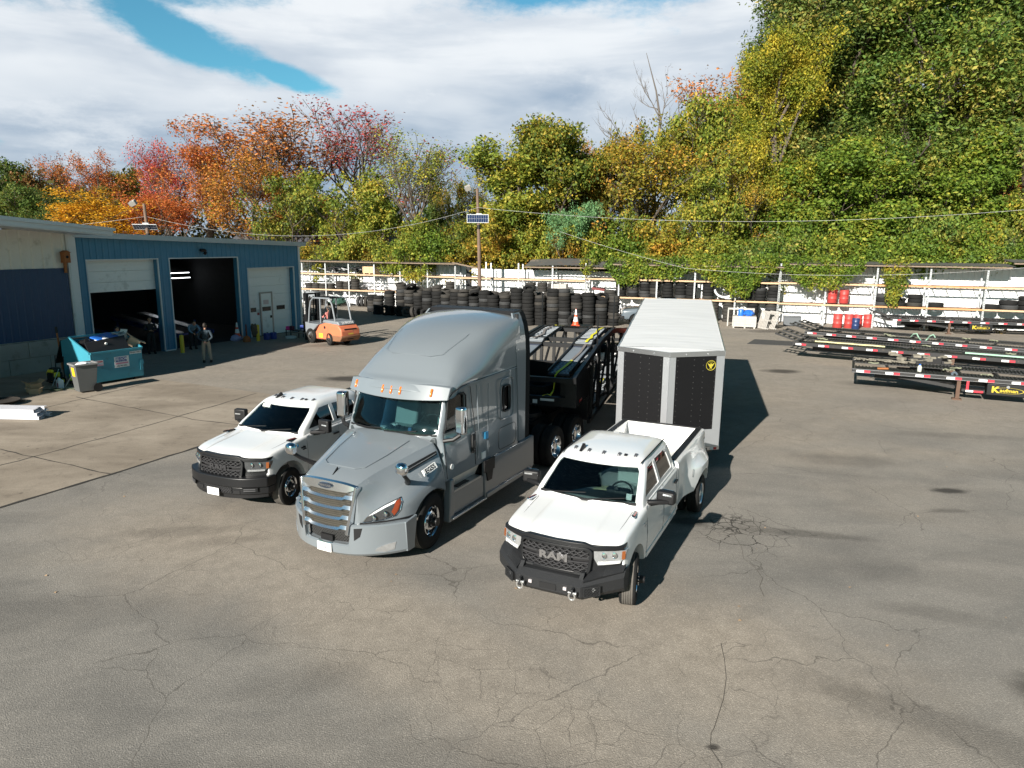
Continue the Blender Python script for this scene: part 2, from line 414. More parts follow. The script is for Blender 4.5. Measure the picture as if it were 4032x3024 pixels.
    c = mixc(nt, mth(nt, 'MULTIPLY', ck, .5), c, (.06, .054, .046))
    c = mixc(nt, mth(nt, 'MULTIPLY', ck2, .85), c, (.022, .020, .018))
    # oil and damp stains
    for (x, y, rx, ry, rot, k) in [(5.6, 12.75, 1.15, .17, -12, .55), (3.6, 13.3, .35, .22, 0, .8), (9.95, 15.24, .38, .17, 0, .95), (11.8, 30.4, .75, .45, 0, .9), (14.6, 27.5, 1.6, .5, -20, .35),
                                (6.9, 7.75, .55, .42, -30, .8), (5.4, 7.0, 2.2, .30, -35, .35), (-6.5, 27.8, 1.1, .55, 0, .95), (2.26, 6.85, .07, .05, 0, .95), (8.6, 17.5, 1.3, .5, -10, .35), (9.2, 14.0, .4, .12, 0, .5),
                                (-6.3, 12.6, .9, .25, 10, .35), (-5.2, 12.2, .7, .2, 10, .3), (-9.6, 37., 1.5, .6, 20, .5), (7.5, 10.8, 2.4, .4, -15, .22), (-7., 9.5, 2., .6, 10, .2), (-.3, 6.6, 1.5, .35, -8, .25), (-3.4, 6.2, 1.6, .35, 5, .25), (-2.6, 8.0, .8, .3, 20, .25), (6.4, 9.8, .8, .22, -20, .3), (16.5, 44.8, 1.6, .7, 0, .6), (18.5, 42.3, 1.2, .3, 0, .5), (13., 20., 2., .3, -10, .25)]:
        c = mixc(nt, mth(nt, 'MULTIPLY', el(x, y, rx, ry, rot, .5, .5), k*(.72 if k < .6 else .9)), c, (.03, .027, .024))
    nt.links.new(c, b.inputs['Base Color'])
    b.inputs['Roughness'].default_value = .88; b.inputs['Specular IOR Level'].default_value = .25
    h = noise(nt, P, 60, 1, .5)
    bp = node(nt, 'ShaderNodeBump', ins={'Height': h, 'Strength': .55, 'Distance': .012}); nt.links.new(bp.outputs[0], b.inputs['Normal'])
    return m
g = MB(); g.box(-400, 400, -60, 600, -.5, 0); tag(g.build('ground', groundmat()), kind='structure')
def concmat():
    m = bpy.data.materials.new('concrete'); m.use_nodes = True; nt = m.node_tree; b = nt.nodes['Principled BSDF']
    P = node(nt, 'ShaderNodeTexCoord').outputs['Object']
    st = node(nt, 'ShaderNodeMapping', ins={'Vector': P, 'Rotation': (0, 0, R(-25)), 'Scale': (.6, 1.3, 1)}).outputs[0]
    c = mixc(nt, sstep(nt, noise(nt, st, .45, 6, .65, .4), .3, .72), (.22, .185, .145), (.355, .305, .245))
    c = mixc(nt, mth(nt, 'MULTIPLY', sstep(nt, noise(nt, P, 2.2, 6, .7), .5, .75), .45), c, (.115, .095, .078))
    sp = node(nt, 'ShaderNodeTexVoronoi', ins={'Vector': P, 'Scale': 1.7, 'Randomness': 1.}); 
    c = mixc(nt, mth(nt, 'MULTIPLY', mth(nt, 'SUBTRACT', 1., sstep(nt, sp.outputs[0], .03, .10)), .6), c, (.05, .042, .036))
    c = mixc(nt, .5, c, ramp(nt, noise(nt, P, 40, 3, .7), [(.25, .6), (.5, 1.), (.75, 1.4)]), 'MULTIPLY')
    nt.links.new(c, b.inputs['Base Color']); b.inputs['Roughness'].default_value = .85; b.inputs['Specular IOR Level'].default_value = .25
    bp = node(nt, 'ShaderNodeBump', ins={'Height': noise(nt, P, 40, 3, .7), 'Strength': .3, 'Distance': .01}); nt.links.new(bp.outputs[0], b.inputs['Normal'])
    return m
CONC = concmat()
slab = MB()
pts = [(-10.5, 13.69), (-9.42, 15.85), (-8.43, 18.03), (-5.8, 23.6), (-8.3, 24.6), (-13.9, 27.3), (-21.5, 30.5), (-40, 20), (-40, -20), (-27, -20)]
slab.prism(pts, 'z', -.2, .006)
tag(slab.build('pavement', CONC), kind='structure')
JNT = mat('joint_dirt', (.035, .032, .028), .9, var=.3, vs=5)
def strip(mb, pts, w, z, wob=.03, seed=1):
    rnd = random.Random(seed); P = []
    for i in range(len(pts)-1):
        a = Vector(pts[i]); b = Vector(pts[i+1]); n = max(2, int((b-a).length/.35))
        for j in range(n + (i == len(pts)-2)):
            p = a.lerp(b, j/n); P.append((p.x+rnd.uniform(-wob, wob), p.y+rnd.uniform(-wob, wob)))
    V = []
    for i, p in enumerate(P):
        a = Vector(P[max(i-1, 0)]); b = Vector(P[min(i+1, len(P)-1)]); d = (b-a).normalized(); nn = Vector((-d.y, d.x))*w*rnd.uniform(.35, .75)
        V += [(p[0]+nn.x, p[1]+nn.y, z), (p[0]-nn.x, p[1]-nn.y, z)]
    mb.add(V, [(2*i, 2*i+1, 2*i+3, 2*i+2) for i in range(len(P)-1)])
j = MB()
strip(j, [(-12.3, 10.2), (-10.5, 13.69), (-9.42, 15.85), (-8.43, 18.03), (-5.8, 23.6)], .07, .010, .02, 2)
for k, l in enumerate([[(-17, 19.8), (-13.42, 17.79), (-12.11, 17.1), (-9.42, 15.85)], [(-14.2, 12.5), (-12.11, 17.1), (-10.92, 19.98), (-9.2, 24.9)], [(-17.2, 17.), (-15.65, 20.91), (-13.93, 26.8)], [(-15.2, 24.), (-9.5, 20.9), (-7.4, 20.2)]]):
    strip(j, l, .035, .010, .03, 5+k)
tag(j.build('pavement_joints', JNT), kind='structure')
CRK = mat('crack_dirt', (.085, .075, .062), .95, var=.3, vs=9)
def Gp(X, Y):   # named ground points for long asphalt cracks
    return (X, Y)
cr = MB()
cracks = [[(2.9, 8.9), (2.8, 8.1), (2.35, 7.2), (2.26, 6.85), (2.2, 6.3)], [(4.3, 12.6), (4.15, 11.6), (4.2, 10.9), (4.0, 10.3)]]
for k, l in enumerate(cracks): strip(cr, l, .0065, .005, .05, 20+k)
tag(cr.build('pavement_cracks', CRK), kind='structure')
# darker asphalt patch under the shop doors and mat at the back
MATR = mat('rubber_mat', (.055, .055, .055), .9, var=.2)
mm = MB(); mm.prism([(13.03, 38.88), (15.95, 38.06), (17.0, 39.55), (14.11, 40.81)], 'z', .002, .02)
tag(mm.build('ground_mat', MATR), 'flat dark grey mat lying on the yard behind the trailer', 'mat')
# fallen leaves
lf = MB(); rnd = random.Random(5)
LEAFM = mat('dry_leaf', (.40, .27, .16), .8)
for i in range(70):
    x = rnd.uniform(-9, 12); y = rnd.uniform(5, 24)
    s = rnd.uniform(.015, .03); a = rnd.uniform(0, 6.3); t = rnd.uniform(.0, .02)
    c, sn = math.cos(a)*s, math.sin(a)*s
    lf.add([(x+c, y+sn, .008), (x-sn, y+c, .010+t), (x-c, y-sn, .008), (x+sn*.6, y-c*.6, .012)], [(0, 1, 2, 3)])
tag(lf.build('fallen_leaves', LEAFM), 'dry leaves scattered over the asphalt', 'leaves', kind='stuff')
ORD = ['first','second','third','fourth','fifth','sixth','seventh','eighth','ninth','tenth','eleventh','twelfth','thirteenth','fourteenth','fifteenth','sixteenth','seventeenth','eighteenth','nineteenth','twentieth','twenty-first','twenty-second','twenty-third','twenty-fourth','twenty-fifth','twenty-sixth','twenty-seventh','twenty-eighth']
def poseM(x, y, az): return Matrix.Translation((x, y, 0)) @ Matrix.Rotation(-R(az), 4, 'Z')
def corr(mb, v0, v1, z0, z1, u, rib=.3, dep=.03, m=None, axis='y'):
    """ribbed sheet along v, z1 may be a function of v"""
    zf = z1 if callable(z1) else (lambda v: z1)
    n = max(1, int(round((v1-v0)/rib))); w = (v1-v0)/n; P = []
    for i in range(n):
        a = v0+i*w
        for (t, d) in ((0, 0), (.62, 0), (.70, dep), (.90, dep), (.98, 0)): P.append((a+t*w, d))
    P.append((v1, 0)); V = []
    for (v, d) in P:
        q = (u+d, v) if axis == 'y' else (v, u+d)
        V += [(q[0], q[1], z0), (q[0], q[1], zf(v))]
    mb.add(V, [(2*i, 2*i+2, 2*i+3, 2*i+1) for i in range(len(P)-1)], m)
BLUEW = mat('blue_wall_sheet', (.06, .20, .33), .45, spec=.4, var=.12, vs=2, dirt=(.10, .16, .19), dirtamt=.2)
NAVY = mat('navy_panel', (.016, .042, .11), .5, var=.12, vs=3)
TRIMW = mat('white_trim', (.62, .64, .66), .5, var=.08, dirt=(.35, .33, .30), dirtamt=.2)
SHEETW = mat('white_wall_sheet', (.68, .65, .60), .55, var=.08, dirt=(.36, .33, .27), dirtamt=.3, ds=2)
DOORW = mat('white_sectional_door', (.78, .78, .77), .5, var=.05, dirt=(.4, .4, .38), dirtamt=.2)
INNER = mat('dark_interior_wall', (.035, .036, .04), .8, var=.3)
BLOCK = mat('concrete_block', (.30, .28, .255), .9, var=.18, vs=2, dirt=(.10, .085, .07), dirtamt=.35, bump=.2)
GLASSD = mat('dark_window_pane', (.02, .022, .025), .1)
SX, SY, SAZ = -17.11, 34.4, 27.
shop = thing('metal_shop', 'blue ribbed metal workshop with three vehicle doors and pale roof edge', 'building', (SX, SY, 0), SAZ)
zt = lambda v: 5.51-.0290*(v+4.05)
w = MB()
for (a, b, z0) in [(-4.05, -3.48, 0), (-3.48, -.02, 4.47), (-.02, .64, .05), (.64, 4.8, 4.48), (4.8, 5.48, .05), (5.48, 8.93, 3.86), (8.93, 9.46, .05)]:
    corr(w, a, b, z0, zt, 0, .3, .028)
w.box(-14, -.002, 9.40, 9.458, 0, 5.1)
for (a, b, z0) in [(-4.05, -3.48, 0), (-3.48, -.02, 4.47), (-.02, .64, 0), (.64, 4.8, 4.48), (4.8, 5.48, 0), (5.48, 8.93, 3.86), (8.93, 9.40, 0)]:
    w.box(-.28, -.012, a+.001, b-.001, z0, 5.08)
w.build('wall', BLUEW, shop)
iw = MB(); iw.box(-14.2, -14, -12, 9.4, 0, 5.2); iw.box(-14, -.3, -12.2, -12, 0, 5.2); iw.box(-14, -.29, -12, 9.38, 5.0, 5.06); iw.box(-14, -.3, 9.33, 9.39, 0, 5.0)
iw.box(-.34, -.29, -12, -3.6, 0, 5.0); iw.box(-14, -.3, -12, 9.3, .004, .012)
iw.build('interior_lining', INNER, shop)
t = MB()
t.box(-.02, .045, -4.10, -3.98, 0, 5.5)
t.box(-.02, .05, 9.36, 9.50, 0, 5.12); t.box(-.3, -.0, 9.462, 9.50, 0, 5.1)
for (a, b, z) in [(-3.48, -.02, 4.47), (.64, 4.8, 4.48), (5.48, 8.93, 3.86)]:
    t.box(-.02, .045, a-.05, a, 0.06, z+.05); t.box(-.02, .045, b, b+.05, .06, z+.05); t.box(-.02, .042, a, b, z, z+.05)
t.box(-.02, .045, .0, .60, .0, .055)
t.build('trim', TRIMW, shop)
rf = MB()
def slope_prism(mb, v0, v1, u0, u1, zlo, zhi):
    mb.add([(u0, v0, zt(v0)+zlo), (u1, v0, zt(v0)+zlo), (u1, v1, zt(v1)+zlo), (u0, v1, zt(v1)+zlo), (u0, v0, zt(v0)+zhi), (u1, v0, zt(v0)+zhi), (u1, v1, zt(v1)+zhi), (u0, v1, zt(v1)+zhi)],
           [(0,3,2,1),(4,5,6,7),(0,1,5,4),(1,2,6,5),(2,3,7,6),(3,0,4,7)])
slope_prism(rf, -4.2, 9.62, -14.3, .34, .02, .10)
slope_prism(rf, -4.2, 9.66, .341, .40, -.04, .20)
slope_prism(rf, -4.2, 9.64, .22, .34, .101, .19)
slope_prism(rf, -4.2, 9.64, -.0, .338, -.03, .018)
slope_prism(rf, 9.64, 9.70, -14.3, .34, -.02, .19)
for i in range(46): v = -4.1+i*.3; rf.bar((-14.2, v, zt(v)+.12), (.2, v, zt(v)+.12), .03, .03)
rf.build('roof', mat('grey_roof_sheet', (.40, .43, .47), .4, .2, var=.08), shop)
# door 1 half raised, door 3 closed
def sectional(v0, v1, z0, z1, u, step=.5):
    mb = MB(); z = z1
    while z > z0+.02:
        zz = max(z0, z-step); mb.box(u-.05, u, v0, v1, zz+.006, z-.006)
        for k in range(1, 4):
            q = zz+(z-zz)*k/4; mb.box(u+.0005, u+.004, v0+.01, v1-.01, q-.008, q+.004)
        z = zz
    mb.box(u-.06, u-.052, v0, v1, z0, z1); return mb
d1 = sectional(-3.56, .06, 3.04, 4.47, -.3).build('roll_up_door', DOORW, shop, bevel=.004, seg=1)
d3 = sectional(5.482, 8.928, .03, 3.86, -.3).build('roll_up_door', DOORW, shop, bevel=.004, seg=1)
pdm = MB(); pdm.box(-.299, -.255, 6.56, 7.33, .12, 2.42); 
pd = pdm.build('personnel_door', DOORW, shop)
fr = MB()
for b in [(6.47, 6.56, .05, 2.5), (7.33, 7.43, .05, 2.5), (6.56, 7.33, 2.42, 2.5), (6.56, 7.33, .05, .12)]: fr.box(-.296, -.24, *b)
fr.build('frame', mat('grey_door_frame', (.28, .28, .28), .4, .6), pd)
hb = MB(); hb.box(-.254, -.20, 7.18, 7.28, 1.0, 1.14); hb.build('handle', BLACKM, pd)
for (a, b, u) in [(5.56, 6.2, -.296), (6.62, 7.26, -.254), (7.75, 8.4, -.296)]:
    q = MB(); q.box(u, u+.012, a, b, 1.42, 1.66, 0); f = q.build('window', BLACKP, shop if u < -.26 else pd)
    q = MB(); q.box(u+.0125, u+.017, a+.04, b-.04, 1.46, 1.62); q.build('pane', GLASSD, f)
    if u > -.26: f.name = 'window'
s1 = MB(); s1.box(-.294, -.288, 6.24, 6.44, 1.22, 1.55); s1o = s1.build('warning_sign', mat('sign_white_red', (.55, .55, .55), .6), shop)
q = MB(); q.box(-.2875, -.284, 6.26, 6.42, 1.22, 1.36); q.build('sign_panel', mat('dull_red', (.35, .06, .06), .6), s1o)
s2 = MB(); s2.box(-.253, -.249, 6.72, 7.12, 1.8, 2.05); s2.build('notice', mat('pink_notice', (.62, .48, .48), .6), pd)
# flood light over the doors
fl = MB(); fl.cbox((.20, 2.5, 4.88), (.16, .30, .10), (0, .4, 0)); fl.cbox((.20, 2.62, 4.74), (.1, .12, .14), (0, .6, 0)); fl.bar((.03, 2.5, 4.88), (.18, 2.5, 4.88), .05)
fl.build('flood_lamp', BLACKM, shop)
# fluorescent tubes (lit) inside
TUBE = mat('lit_tube', (.9, .9, .9), .5, emit=((.92, .97, 1.), 3.5))
for i, (v0, z0, v1, z1) in enumerate([(6.0, 3.3, 8.9, 3.3), (6.05, 2.98, 8.95, 2.98)]):
    lt = thing('tube_light', ['upper lit white tube lamp inside the open middle bay', 'lower lit white tube lamp inside the open middle bay'][i], 'lamp', (SX, SY, 0), SAZ)
    q = MB(); q.tube([(-9, v0, z0), (-9, v1, z1)], .02, 8); q.build('tube', TUBE, lt)
    q = MB(); q.box(-9.12, -9.04, v0-.05, v1+.05, z0-.06, z0+.06); q.build('housing', BLACKM, lt)
lt = thing('tube_light', 'short lit white tube lamp deep in the open middle bay on the right', 'lamp', (SX, SY, 0), SAZ)
q = MB(); q.tube([(-12, 10.6-2.2, 3.75), (-10.5, 10.8-2.2, 3.8)], .02, 8); q.build('tube', TUBE, lt)
q = MB(); q.box(-12, -10.5, 8.66, 8.72, 3.72, 3.86); q.build('housing', BLACKM, lt)
# ramps / blue car hauler parked inside the bays
HB = mat('blue_ramp_paint', (.03, .06, .2), .45, var=.2)
for i, (v, lab) in enumerate([(-2.6, 'blue and grey loading ramp parked inside the left bay'), (2.1, 'blue and grey loading ramp parked inside the middle bay')]):
    r = thing('loading_ramp', lab, 'ramp', (SX, SY, 0), SAZ, 'ramps parked in the shop bays')
    for dv in (0, 1.5):
        q = MB(); q.add([(-7, v+dv, 1.25), (-7, v+dv+.5, 1.25), (-1.9, v+dv+.5, .55), (-1.9, v+dv, .55), (-7, v+dv, 1.15), (-7, v+dv+.5, 1.15), (-1.9, v+dv+.5, .45), (-1.9, v+dv, .45)],
              [(0,3,2,1),(4,5,6,7),(0,1,5,4),(1,2,6,5),(2,3,7,6),(3,0,4,7)]); q.build('track', ALU, r)
    q = MB(); q.bar((-7, v-.1, 1.05), (-1.5, v-.1, .45), .08, .2); q.bar((-7, v+2.1, 1.05), (-1.5, v+2.1, .45), .08, .2); q.bar((-1.8, v-.1, .45), (-1.8, v+2.1, .45), .1)
    for u in (-6.5, -3): q.bar((u, v-.1, 0), (u, v-.1, 1.), .1); q.bar((u, v+2.1, 0), (u, v+2.1, 1.), .1)
    q.build('frame', HB, r)
# ---------------------------------------------------------------- older warehouse on the left
wh = thing('warehouse', 'older white ribbed warehouse with navy panel over a concrete wall and wide roof overhang', 'building', (SX, SY, 0), SAZ)
q = MB(); corr(q, -30, -4.5, 4.2, 5.75, .30, .42, .05); q.box(-8, .29, -30, -4.5, 1.2, 5.7); q.build('wall', SHEETW, wh)
q = MB(); corr(q, -30, -4.53, 1.3, 4.2, .34, .3, .02); q.box(.292, .335, -30, -4.53, 1.3, 4.2); q.build('navy_panel', NAVY, wh)
q = MB()
for r_ in range(2):
    for k in range(20):
        v1 = -4.15-k*1.6+(.8 if r_ else 0); v0 = v1-1.585
        q.box(.0, .50+(.012 if (k*7+r_*3) % 5 == 0 else 0), v0, min(v1, -4.15), r_*.64, r_*.64+.632)
q.build('concrete_base', BLOCK, wh, bevel=.012, seg=1)
q = MB(); q.box(.0, .40, -4.5, -4.11, 0.02, 5.6); q.box(.401, .42, -4.44, -4.36, 1.3, 5.6); q.build('corner_trim', TRIMW, wh)
q = MB(); Minv = poseM(SX, SY, SAZ).inverted(); q.M = Minv
C0 = Vector((-16.6, 29.5)); dd = Vector((math.sin(R(19)), math.cos(R(19)))); nn = Vector((-dd.y, dd.x))
def rz(v): return 5.86-.072*(v-.4)
def rslab(u0, u1, z0, z1, v0=-12.3, v1=.4):
    P = []
    for z in (z0, z1):
        for (v, u) in ((v0, u0), (v1, u0), (v1, u1), (v0, u1)):
            p = C0+dd*v+nn*u; P.append((p.x, p.y, rz(v)+z+.012*u))
    q.add(P, [(0,3,2,1),(4,5,6,7),(0,1,5,4),(1,2,6,5),(2,3,7,6),(3,0,4,7)])
rslab(.0, .05, -.13, 0); rslab(.05, 12, -.09, -.03, v1=.36); rslab(.08, .13, -.30, -.10, v1=.33); rslab(.16, 2.7, -.31, -.27, v1=.3); rslab(.14, .2, -.34, -.25, v1=.31); rslab(1.5, 12, -.2, 0, v0=-26, v1=-12.32)  # last slab is unseen, set back so sun reaches the dumpster
q.build('roof', mat('pale_roof_edge', (.50, .54, .58), .4, .1, var=.06), wh)
bh = thing('wall_box', 'rusty orange box with a round hole on the white warehouse wall', 'box', (SX, SY, 0), SAZ)
RUSTO = mat('rusty_orange', (.30, .11, .035), .8, var=.25)
q = MB(); q.box(.36, .62, -4.78, -4.52, 4.42, 4.84); q.prism([(-4.82, 4.84), (-4.48, 4.84), (-4.65, 4.93)], 'x', .34, .66); q.build('body', RUSTO, bh)
q = MB(); q.cyl((.621, -4.65, 4.66), (.627, -4.65, 4.66), .06, n=14); q.build('hole', DARK, bh)
q = MB(); q.box(.37, .45, -4.70, -4.60, 4.0, 4.42); q.build('post', RUSTO, bh)
# grey roofed building beyond the fence
fb = thing('grey_roofed_building', 'low building with dark grey roof and white vents beyond the fence on the left', 'building', (-26, 84, 0), 20)
q = MB(); q.box(-10, 10, 0, 9, 0, 4.2); q.build('wall', mat('tan_far_wall', (.35, .33, .3), .8), fb)
q = MB(); q.add([(-10.5, -.6, 4.1), (10.5, -.6, 4.1), (10.5, 4.5, 6.6), (-10.5, 4.5, 6.6), (10.5, 9.6, 4.1), (-10.5, 9.6, 4.1)], [(0, 1, 2, 3), (3, 2, 4, 5), (0, 3, 5), (1, 4, 2), (0, 5, 4, 1)]); q.build('roof', mat('dark_grey_roof', (.07, .07, .08), .8, var=.2), fb)
for x in (3, 6): q = MB(); q.cyl((x, 3, 5.8), (x, 3, 6.9), .18); q.build('vent', TRIMW, fb)
FX, FY, FAZ = -13.61, 59.05, 107.71
FM = poseM(FX, FY, FAZ)
def FW(u, v, z=0): return FM @ Vector((u, v, z))
FWHITE = mat('white_fence_sheet', (.80, .81, .82), .5, var=.05, vs=1.5, dirt=(.5, .47, .42), dirtamt=.12, ds=1.2)
FROOF = mat('weathered_roof_sheet', (.10, .10, .10), .6, .1, var=.35, vs=3, dirt=(.16, .09, .06), dirtamt=.3)
PLANK = mat('pale_timber', (.52, .36, .22), .7, var=.2, vs=3)
PLANKO = mat('orange_timber', (.55, .27, .12), .7, var=.2, vs=3)
fence = thing('sheet_metal_fence', 'long white ribbed metal fence behind the storage racks', 'fence', (FX, FY, 0), FAZ)
for (a, b, h) in [(-9, -.2, 3.55), (-.2, 9.9, 3.55), (10.3, 22, 3.3), (22, 34, 3.6), (34, 46, 3.95), (46, 60, 4.1)]:
    q = MB(); corr(q, a, b-.02, 0.05, h, -1.55, .38, .035); q.box(-1.60, -1.562, a, b-.02, .05, h); q.build('panel', FWHITE, fence)
q = MB(); q.box(-1.75, -1.3, 9.95, 10.25, 0, 3.5); q.build('dark_post', BLACKM, fence)
# lean-to roofs
def leanto(v0, v1, zf, zb, u0=-1.9, u1=.35, lab='', sag=0.):
    t = thing('lean_to_roof', lab, 'roof', (FX, FY, 0), FAZ, 'lean-to roofs over the racks')
    q = MB(); n = int((v1-v0)/.3); V = []
    for i in range(n+1):
        v = v0+(v1-v0)*i/n; s = sag*math.sin(math.pi*i/n)
        for k, (d) in enumerate((0, .035)):
            vv = v+k*.15
            V += [(u1, vv, zf+d+s), (u0, vv, zb+d+s)]
    m = len(V)//2
    q.add(V, [(2*i, 2*i+2, 2*i+3, 2*i+1) for i in range(m-1)]); 
    V2 = [(a, b, c-.006) for a, b, c in V]; q.add(V2, [(2*i, 2*i+1, 2*i+3, 2*i+2) for i in range(m-1)]); q.build('sheet', FROOF, t)
    q = MB(); q.bar((u1-.08, v0, zf-.06), (u1-.08, v1, zf-.06+sag*.3), .05, .09); q.bar((-1.5, v0, zb-.10), (-1.5, v1, zb-.10), .05, .09); q.build('edge_beam', mat('weathered_timber', (.20, .15, .11), .85, var=.3), t)
    return t
leanto(-9, 9.6, 3.76, 3.72, lab='dark lean-to roof over the rack left of the wooden pole')
leanto(15.2, 22.0, 3.62, 4.08, u0=-2.0, u1=.1, lab='grey sagging lean-to roof right of the wooden pole', sag=.12)
leanto(22.0, 34.0, 3.95, 4.15, lab='middle lean-to roof overgrown by green vines')
leanto(34.0, 47.0, 4.18, 4.32, lab='dark corrugated lean-to roof over the red drums')
leanto(47.05, 60, 4.45, 4.6, lab='rightmost lean-to roof at the edge of the yard')
q = MB(); o = thing('sloping_board', 'loose board sloping down from the roof end to the pole', 'board', (FX, FY, 0), FAZ); q.bar((.3, 9.4, 3.80), (.3, 11.5, 3.42), .06, .10); q.build('board', mat('weathered_timber', (.2, .15, .11), .85), o)
# racks
posts = [-6.7, -4.45, -2.2, 0.0, 2.37, 4.71, 7.13, 9.51]
posts2 = [12.1, 14.73, 17.42, 19.95]
posts3 = [22.45, 25.2, 27.85, 30.65, 33.5, 36.45, 39.5, 42.6, 45.8, 49., 52.2]
def rack(ps, zr1, zr2, top, lab, wood, name='storage_rack', perf=False):
    t = thing(name, lab, 'rack', (FX, FY, 0), FAZ, 'storage racks along the fence')
    for i, v in enumerate(ps):
        q = MB(); tp = top[i] if isinstance(top, list) else top
        q.box(-.05, .03, v-.05, v+.05, 0, tp)
        if perf:
            for k in range(int(tp/.15)): q.box(.031, .034, v-.022, v+.022, .06+k*.15, .10+k*.15, 1)
        q.build('post', [STEEL, BLACKM], t)
        q = MB(); q.box(-1.2, -1.12, v-.05, v+.05, 0, tp-.1); q.bar((-1.15, v, .3), (-.05, v, 1.2), .04); q.bar((-1.15, v, 2.5), (-.05, v, 1.6), .04); q.bar((-.05, v, 3.3), (-.8, v, 2.9), .04); q.build('back_post', STEEL, t)
    for i in range(len(ps)-1):
        for z in (zr1, zr2):
            if z is None: continue
            m = wood[i % len(wood)]
            q = MB(); q.box(.032, .075, ps[i]-.0, ps[i+1]-.004, z-.11, z+.0); q.build('beam', m, t)
            q = MB(); q.box(-1.12, -1.07, ps[i], ps[i+1]-.004, z-.11, z)
            n = 4
            for k in range(n): vv = ps[i]+(ps[i+1]-ps[i])*(k+.5)/n; q.box(-1.07, .03, vv-.02, vv+.02, z-.06, z-.012)
            q.build('back_beam', mat('dark_timber', (.16, .10, .07), .8), t)
    return t
rack(posts, 1.42, 2.72, 3.7, 'rack with truck fenders and a wooden crate left of the wooden pole', [PLANK])
rack([9.52]+posts2, None, 2.68, [3.7, 3.9, 3.85, 3.75, 3.95], 'nearly empty rack section around the wooden pole', [PLANK], perf=False)
rack([19.96]+posts3[:5], 1.55, 2.86, 3.55, 'rack full of upright tyre stacks under the vines', [PLANK], perf=True)
rack([33.52]+posts3[5:], 1.5, 2.9, 4.15, 'rack with red drums and a few tyres at the right', [PLANK, PLANK, PLANKO, PLANKO], perf=True)
# shelf boards
# ------------------------------------------------------------------ tyres
def tyremesh(r, w, rim):
    q = MB(); h = w/2
    P = [(rim, -h*.62), (rim+.03, -h*.86), (r*.80, -h*1.0), (r*.90, -h*.97), (r*.965, -h*.82), (r*.99, -h*.70), (r, -h*.45), (r, -h*.16), (r*.982, -h*.13), (r*.982, h*-.05), (r, -h*.02), (r, h*.3), (r*.99, h*.70), (r*.965, h*.82), (r*.90, h*.97), (r*.80, h*1.0), (rim+.03, h*.86), (rim, h*.62), (rim+.015, h*.3), (r*.78, h*.55), (r*.86, 0), (r*.78, -h*.55), (rim+.015, -h*.3), (rim, -h*.62)]
    q.lathe(P, 22); return q
protoM = tyremesh(.395, .232, .205)
first_t = [None]
RUB = [RUBBER, mat('tyre_rubber_brown', (.034, .031, .027), .85, var=.3, vs=8), mat('tyre_rubber_grey', (.034, .035, .036), .82, var=.3, vs=8)]
trnd = random.Random(3)
BULK = MB()
def tyre(loc, rot, label, group, s=1., far=False):
    if far:
        from mathutils import Euler
        BULK.M = Matrix.Translation(loc) @ Euler(rot).to_matrix().to_4x4() @ Matrix.Scale(s, 4)
        BULK.add(protoM.v, protoM.f); return
    if first_t[0] is None:
        o = protoM.build('tyre', RUBBER, None, ang=60); first_t[0] = o
    else:
        o = first_t[0].copy(); COL.objects.link(o)
    o.location = loc; o.rotation_euler = rot; o.scale = (s, s, s)
    if trnd.random() < .45:
        o.material_slots[0].link = 'OBJECT'; o.material_slots[0].material = trnd.choice(RUB)
    tag(o, label, 'tyre', group); return o
def stack(x, y, n, where, group, z0=0., s=None, top_tilt=False, far=False):
    s = s or trnd.uniform(.93, 1.08); h = .232*s*.985
    lean = (trnd.uniform(-.007, .007), trnd.uniform(-.007, .007))
    for k in range(n):
        ss = s*trnd.uniform(.97, 1.03)
        rot = (trnd.uniform(-.025, .025), trnd.uniform(-.025, .025), trnd.uniform(0, 6))
        z = z0+h*(k+.5); jx = trnd.uniform(-.03, .03)+lean[0]*k; jy = trnd.uniform(-.03, .03)+lean[1]*k
        if top_tilt and k == n-1: rot = (trnd.choice([-.5, .45]), trnd.uniform(-.3, .3), 0); z += .10; jx += .08
        nm = 'top' if k == n-1 else ('bottom' if k == 0 else ORD[k])
        tyre((x+jx, y+jy, z), rot, ('%s tyre in %s' if nm in ('top', 'bottom') else '%s tyre up in %s') % (nm, where), group, ss, far)
rowB = [(-9.18,52.9,8),(-8.21,52.23,8),(-7.5,51.74,9),(-6.84,51.29,8),(-6.11,50.79,8),(-5.36,50.27,8),(-4.68,49.81,8),(-4.02,49.42,8),(-3.37,48.97,8),(-2.60,48.41,9),(-1.90,47.89,9),(-1.28,47.55,8)]
rowA = [(-.50,47.1,9),(.25,47.0,10),(1.03,46.95,10),(1.83,47.05,9),(2.65,47.0,10),(3.45,46.93,10),(4.25,47.05,9),(5.08,47.06,9),(5.9,47.2,8),(6.75,47.2,9)]
G1 = 'tyres of the long front tyre wall'
allr = rowB+rowA
for i, (x, y, n) in enumerate(allr):
    stack(x, y, n, 'the %s stack from left in the long tyre wall' % ORD[i], G1, top_tilt=(i in (2, 9, 14, 20)), s=(1.06 if i % 3 else .97))
# second row behind, only the tops show
G2 = 'tyres of the rear row of the tyre wall'
for i in range(21):
    a, b_ = allr[i], allr[i+1]; x, y = (a[0]+b_[0])/2+.3, (a[1]+b_[1])/2+.85; n = 9 if i % 4 else 10
    for k in range(n): tyre((x+trnd.uniform(-.04, .04), y+trnd.uniform(-.04, .04), .232*(k+.5)), ((trnd.uniform(-.3, .3) if k == n-1 else 0), 0, trnd.uniform(0, 6)), '', G2, 1.03, True)
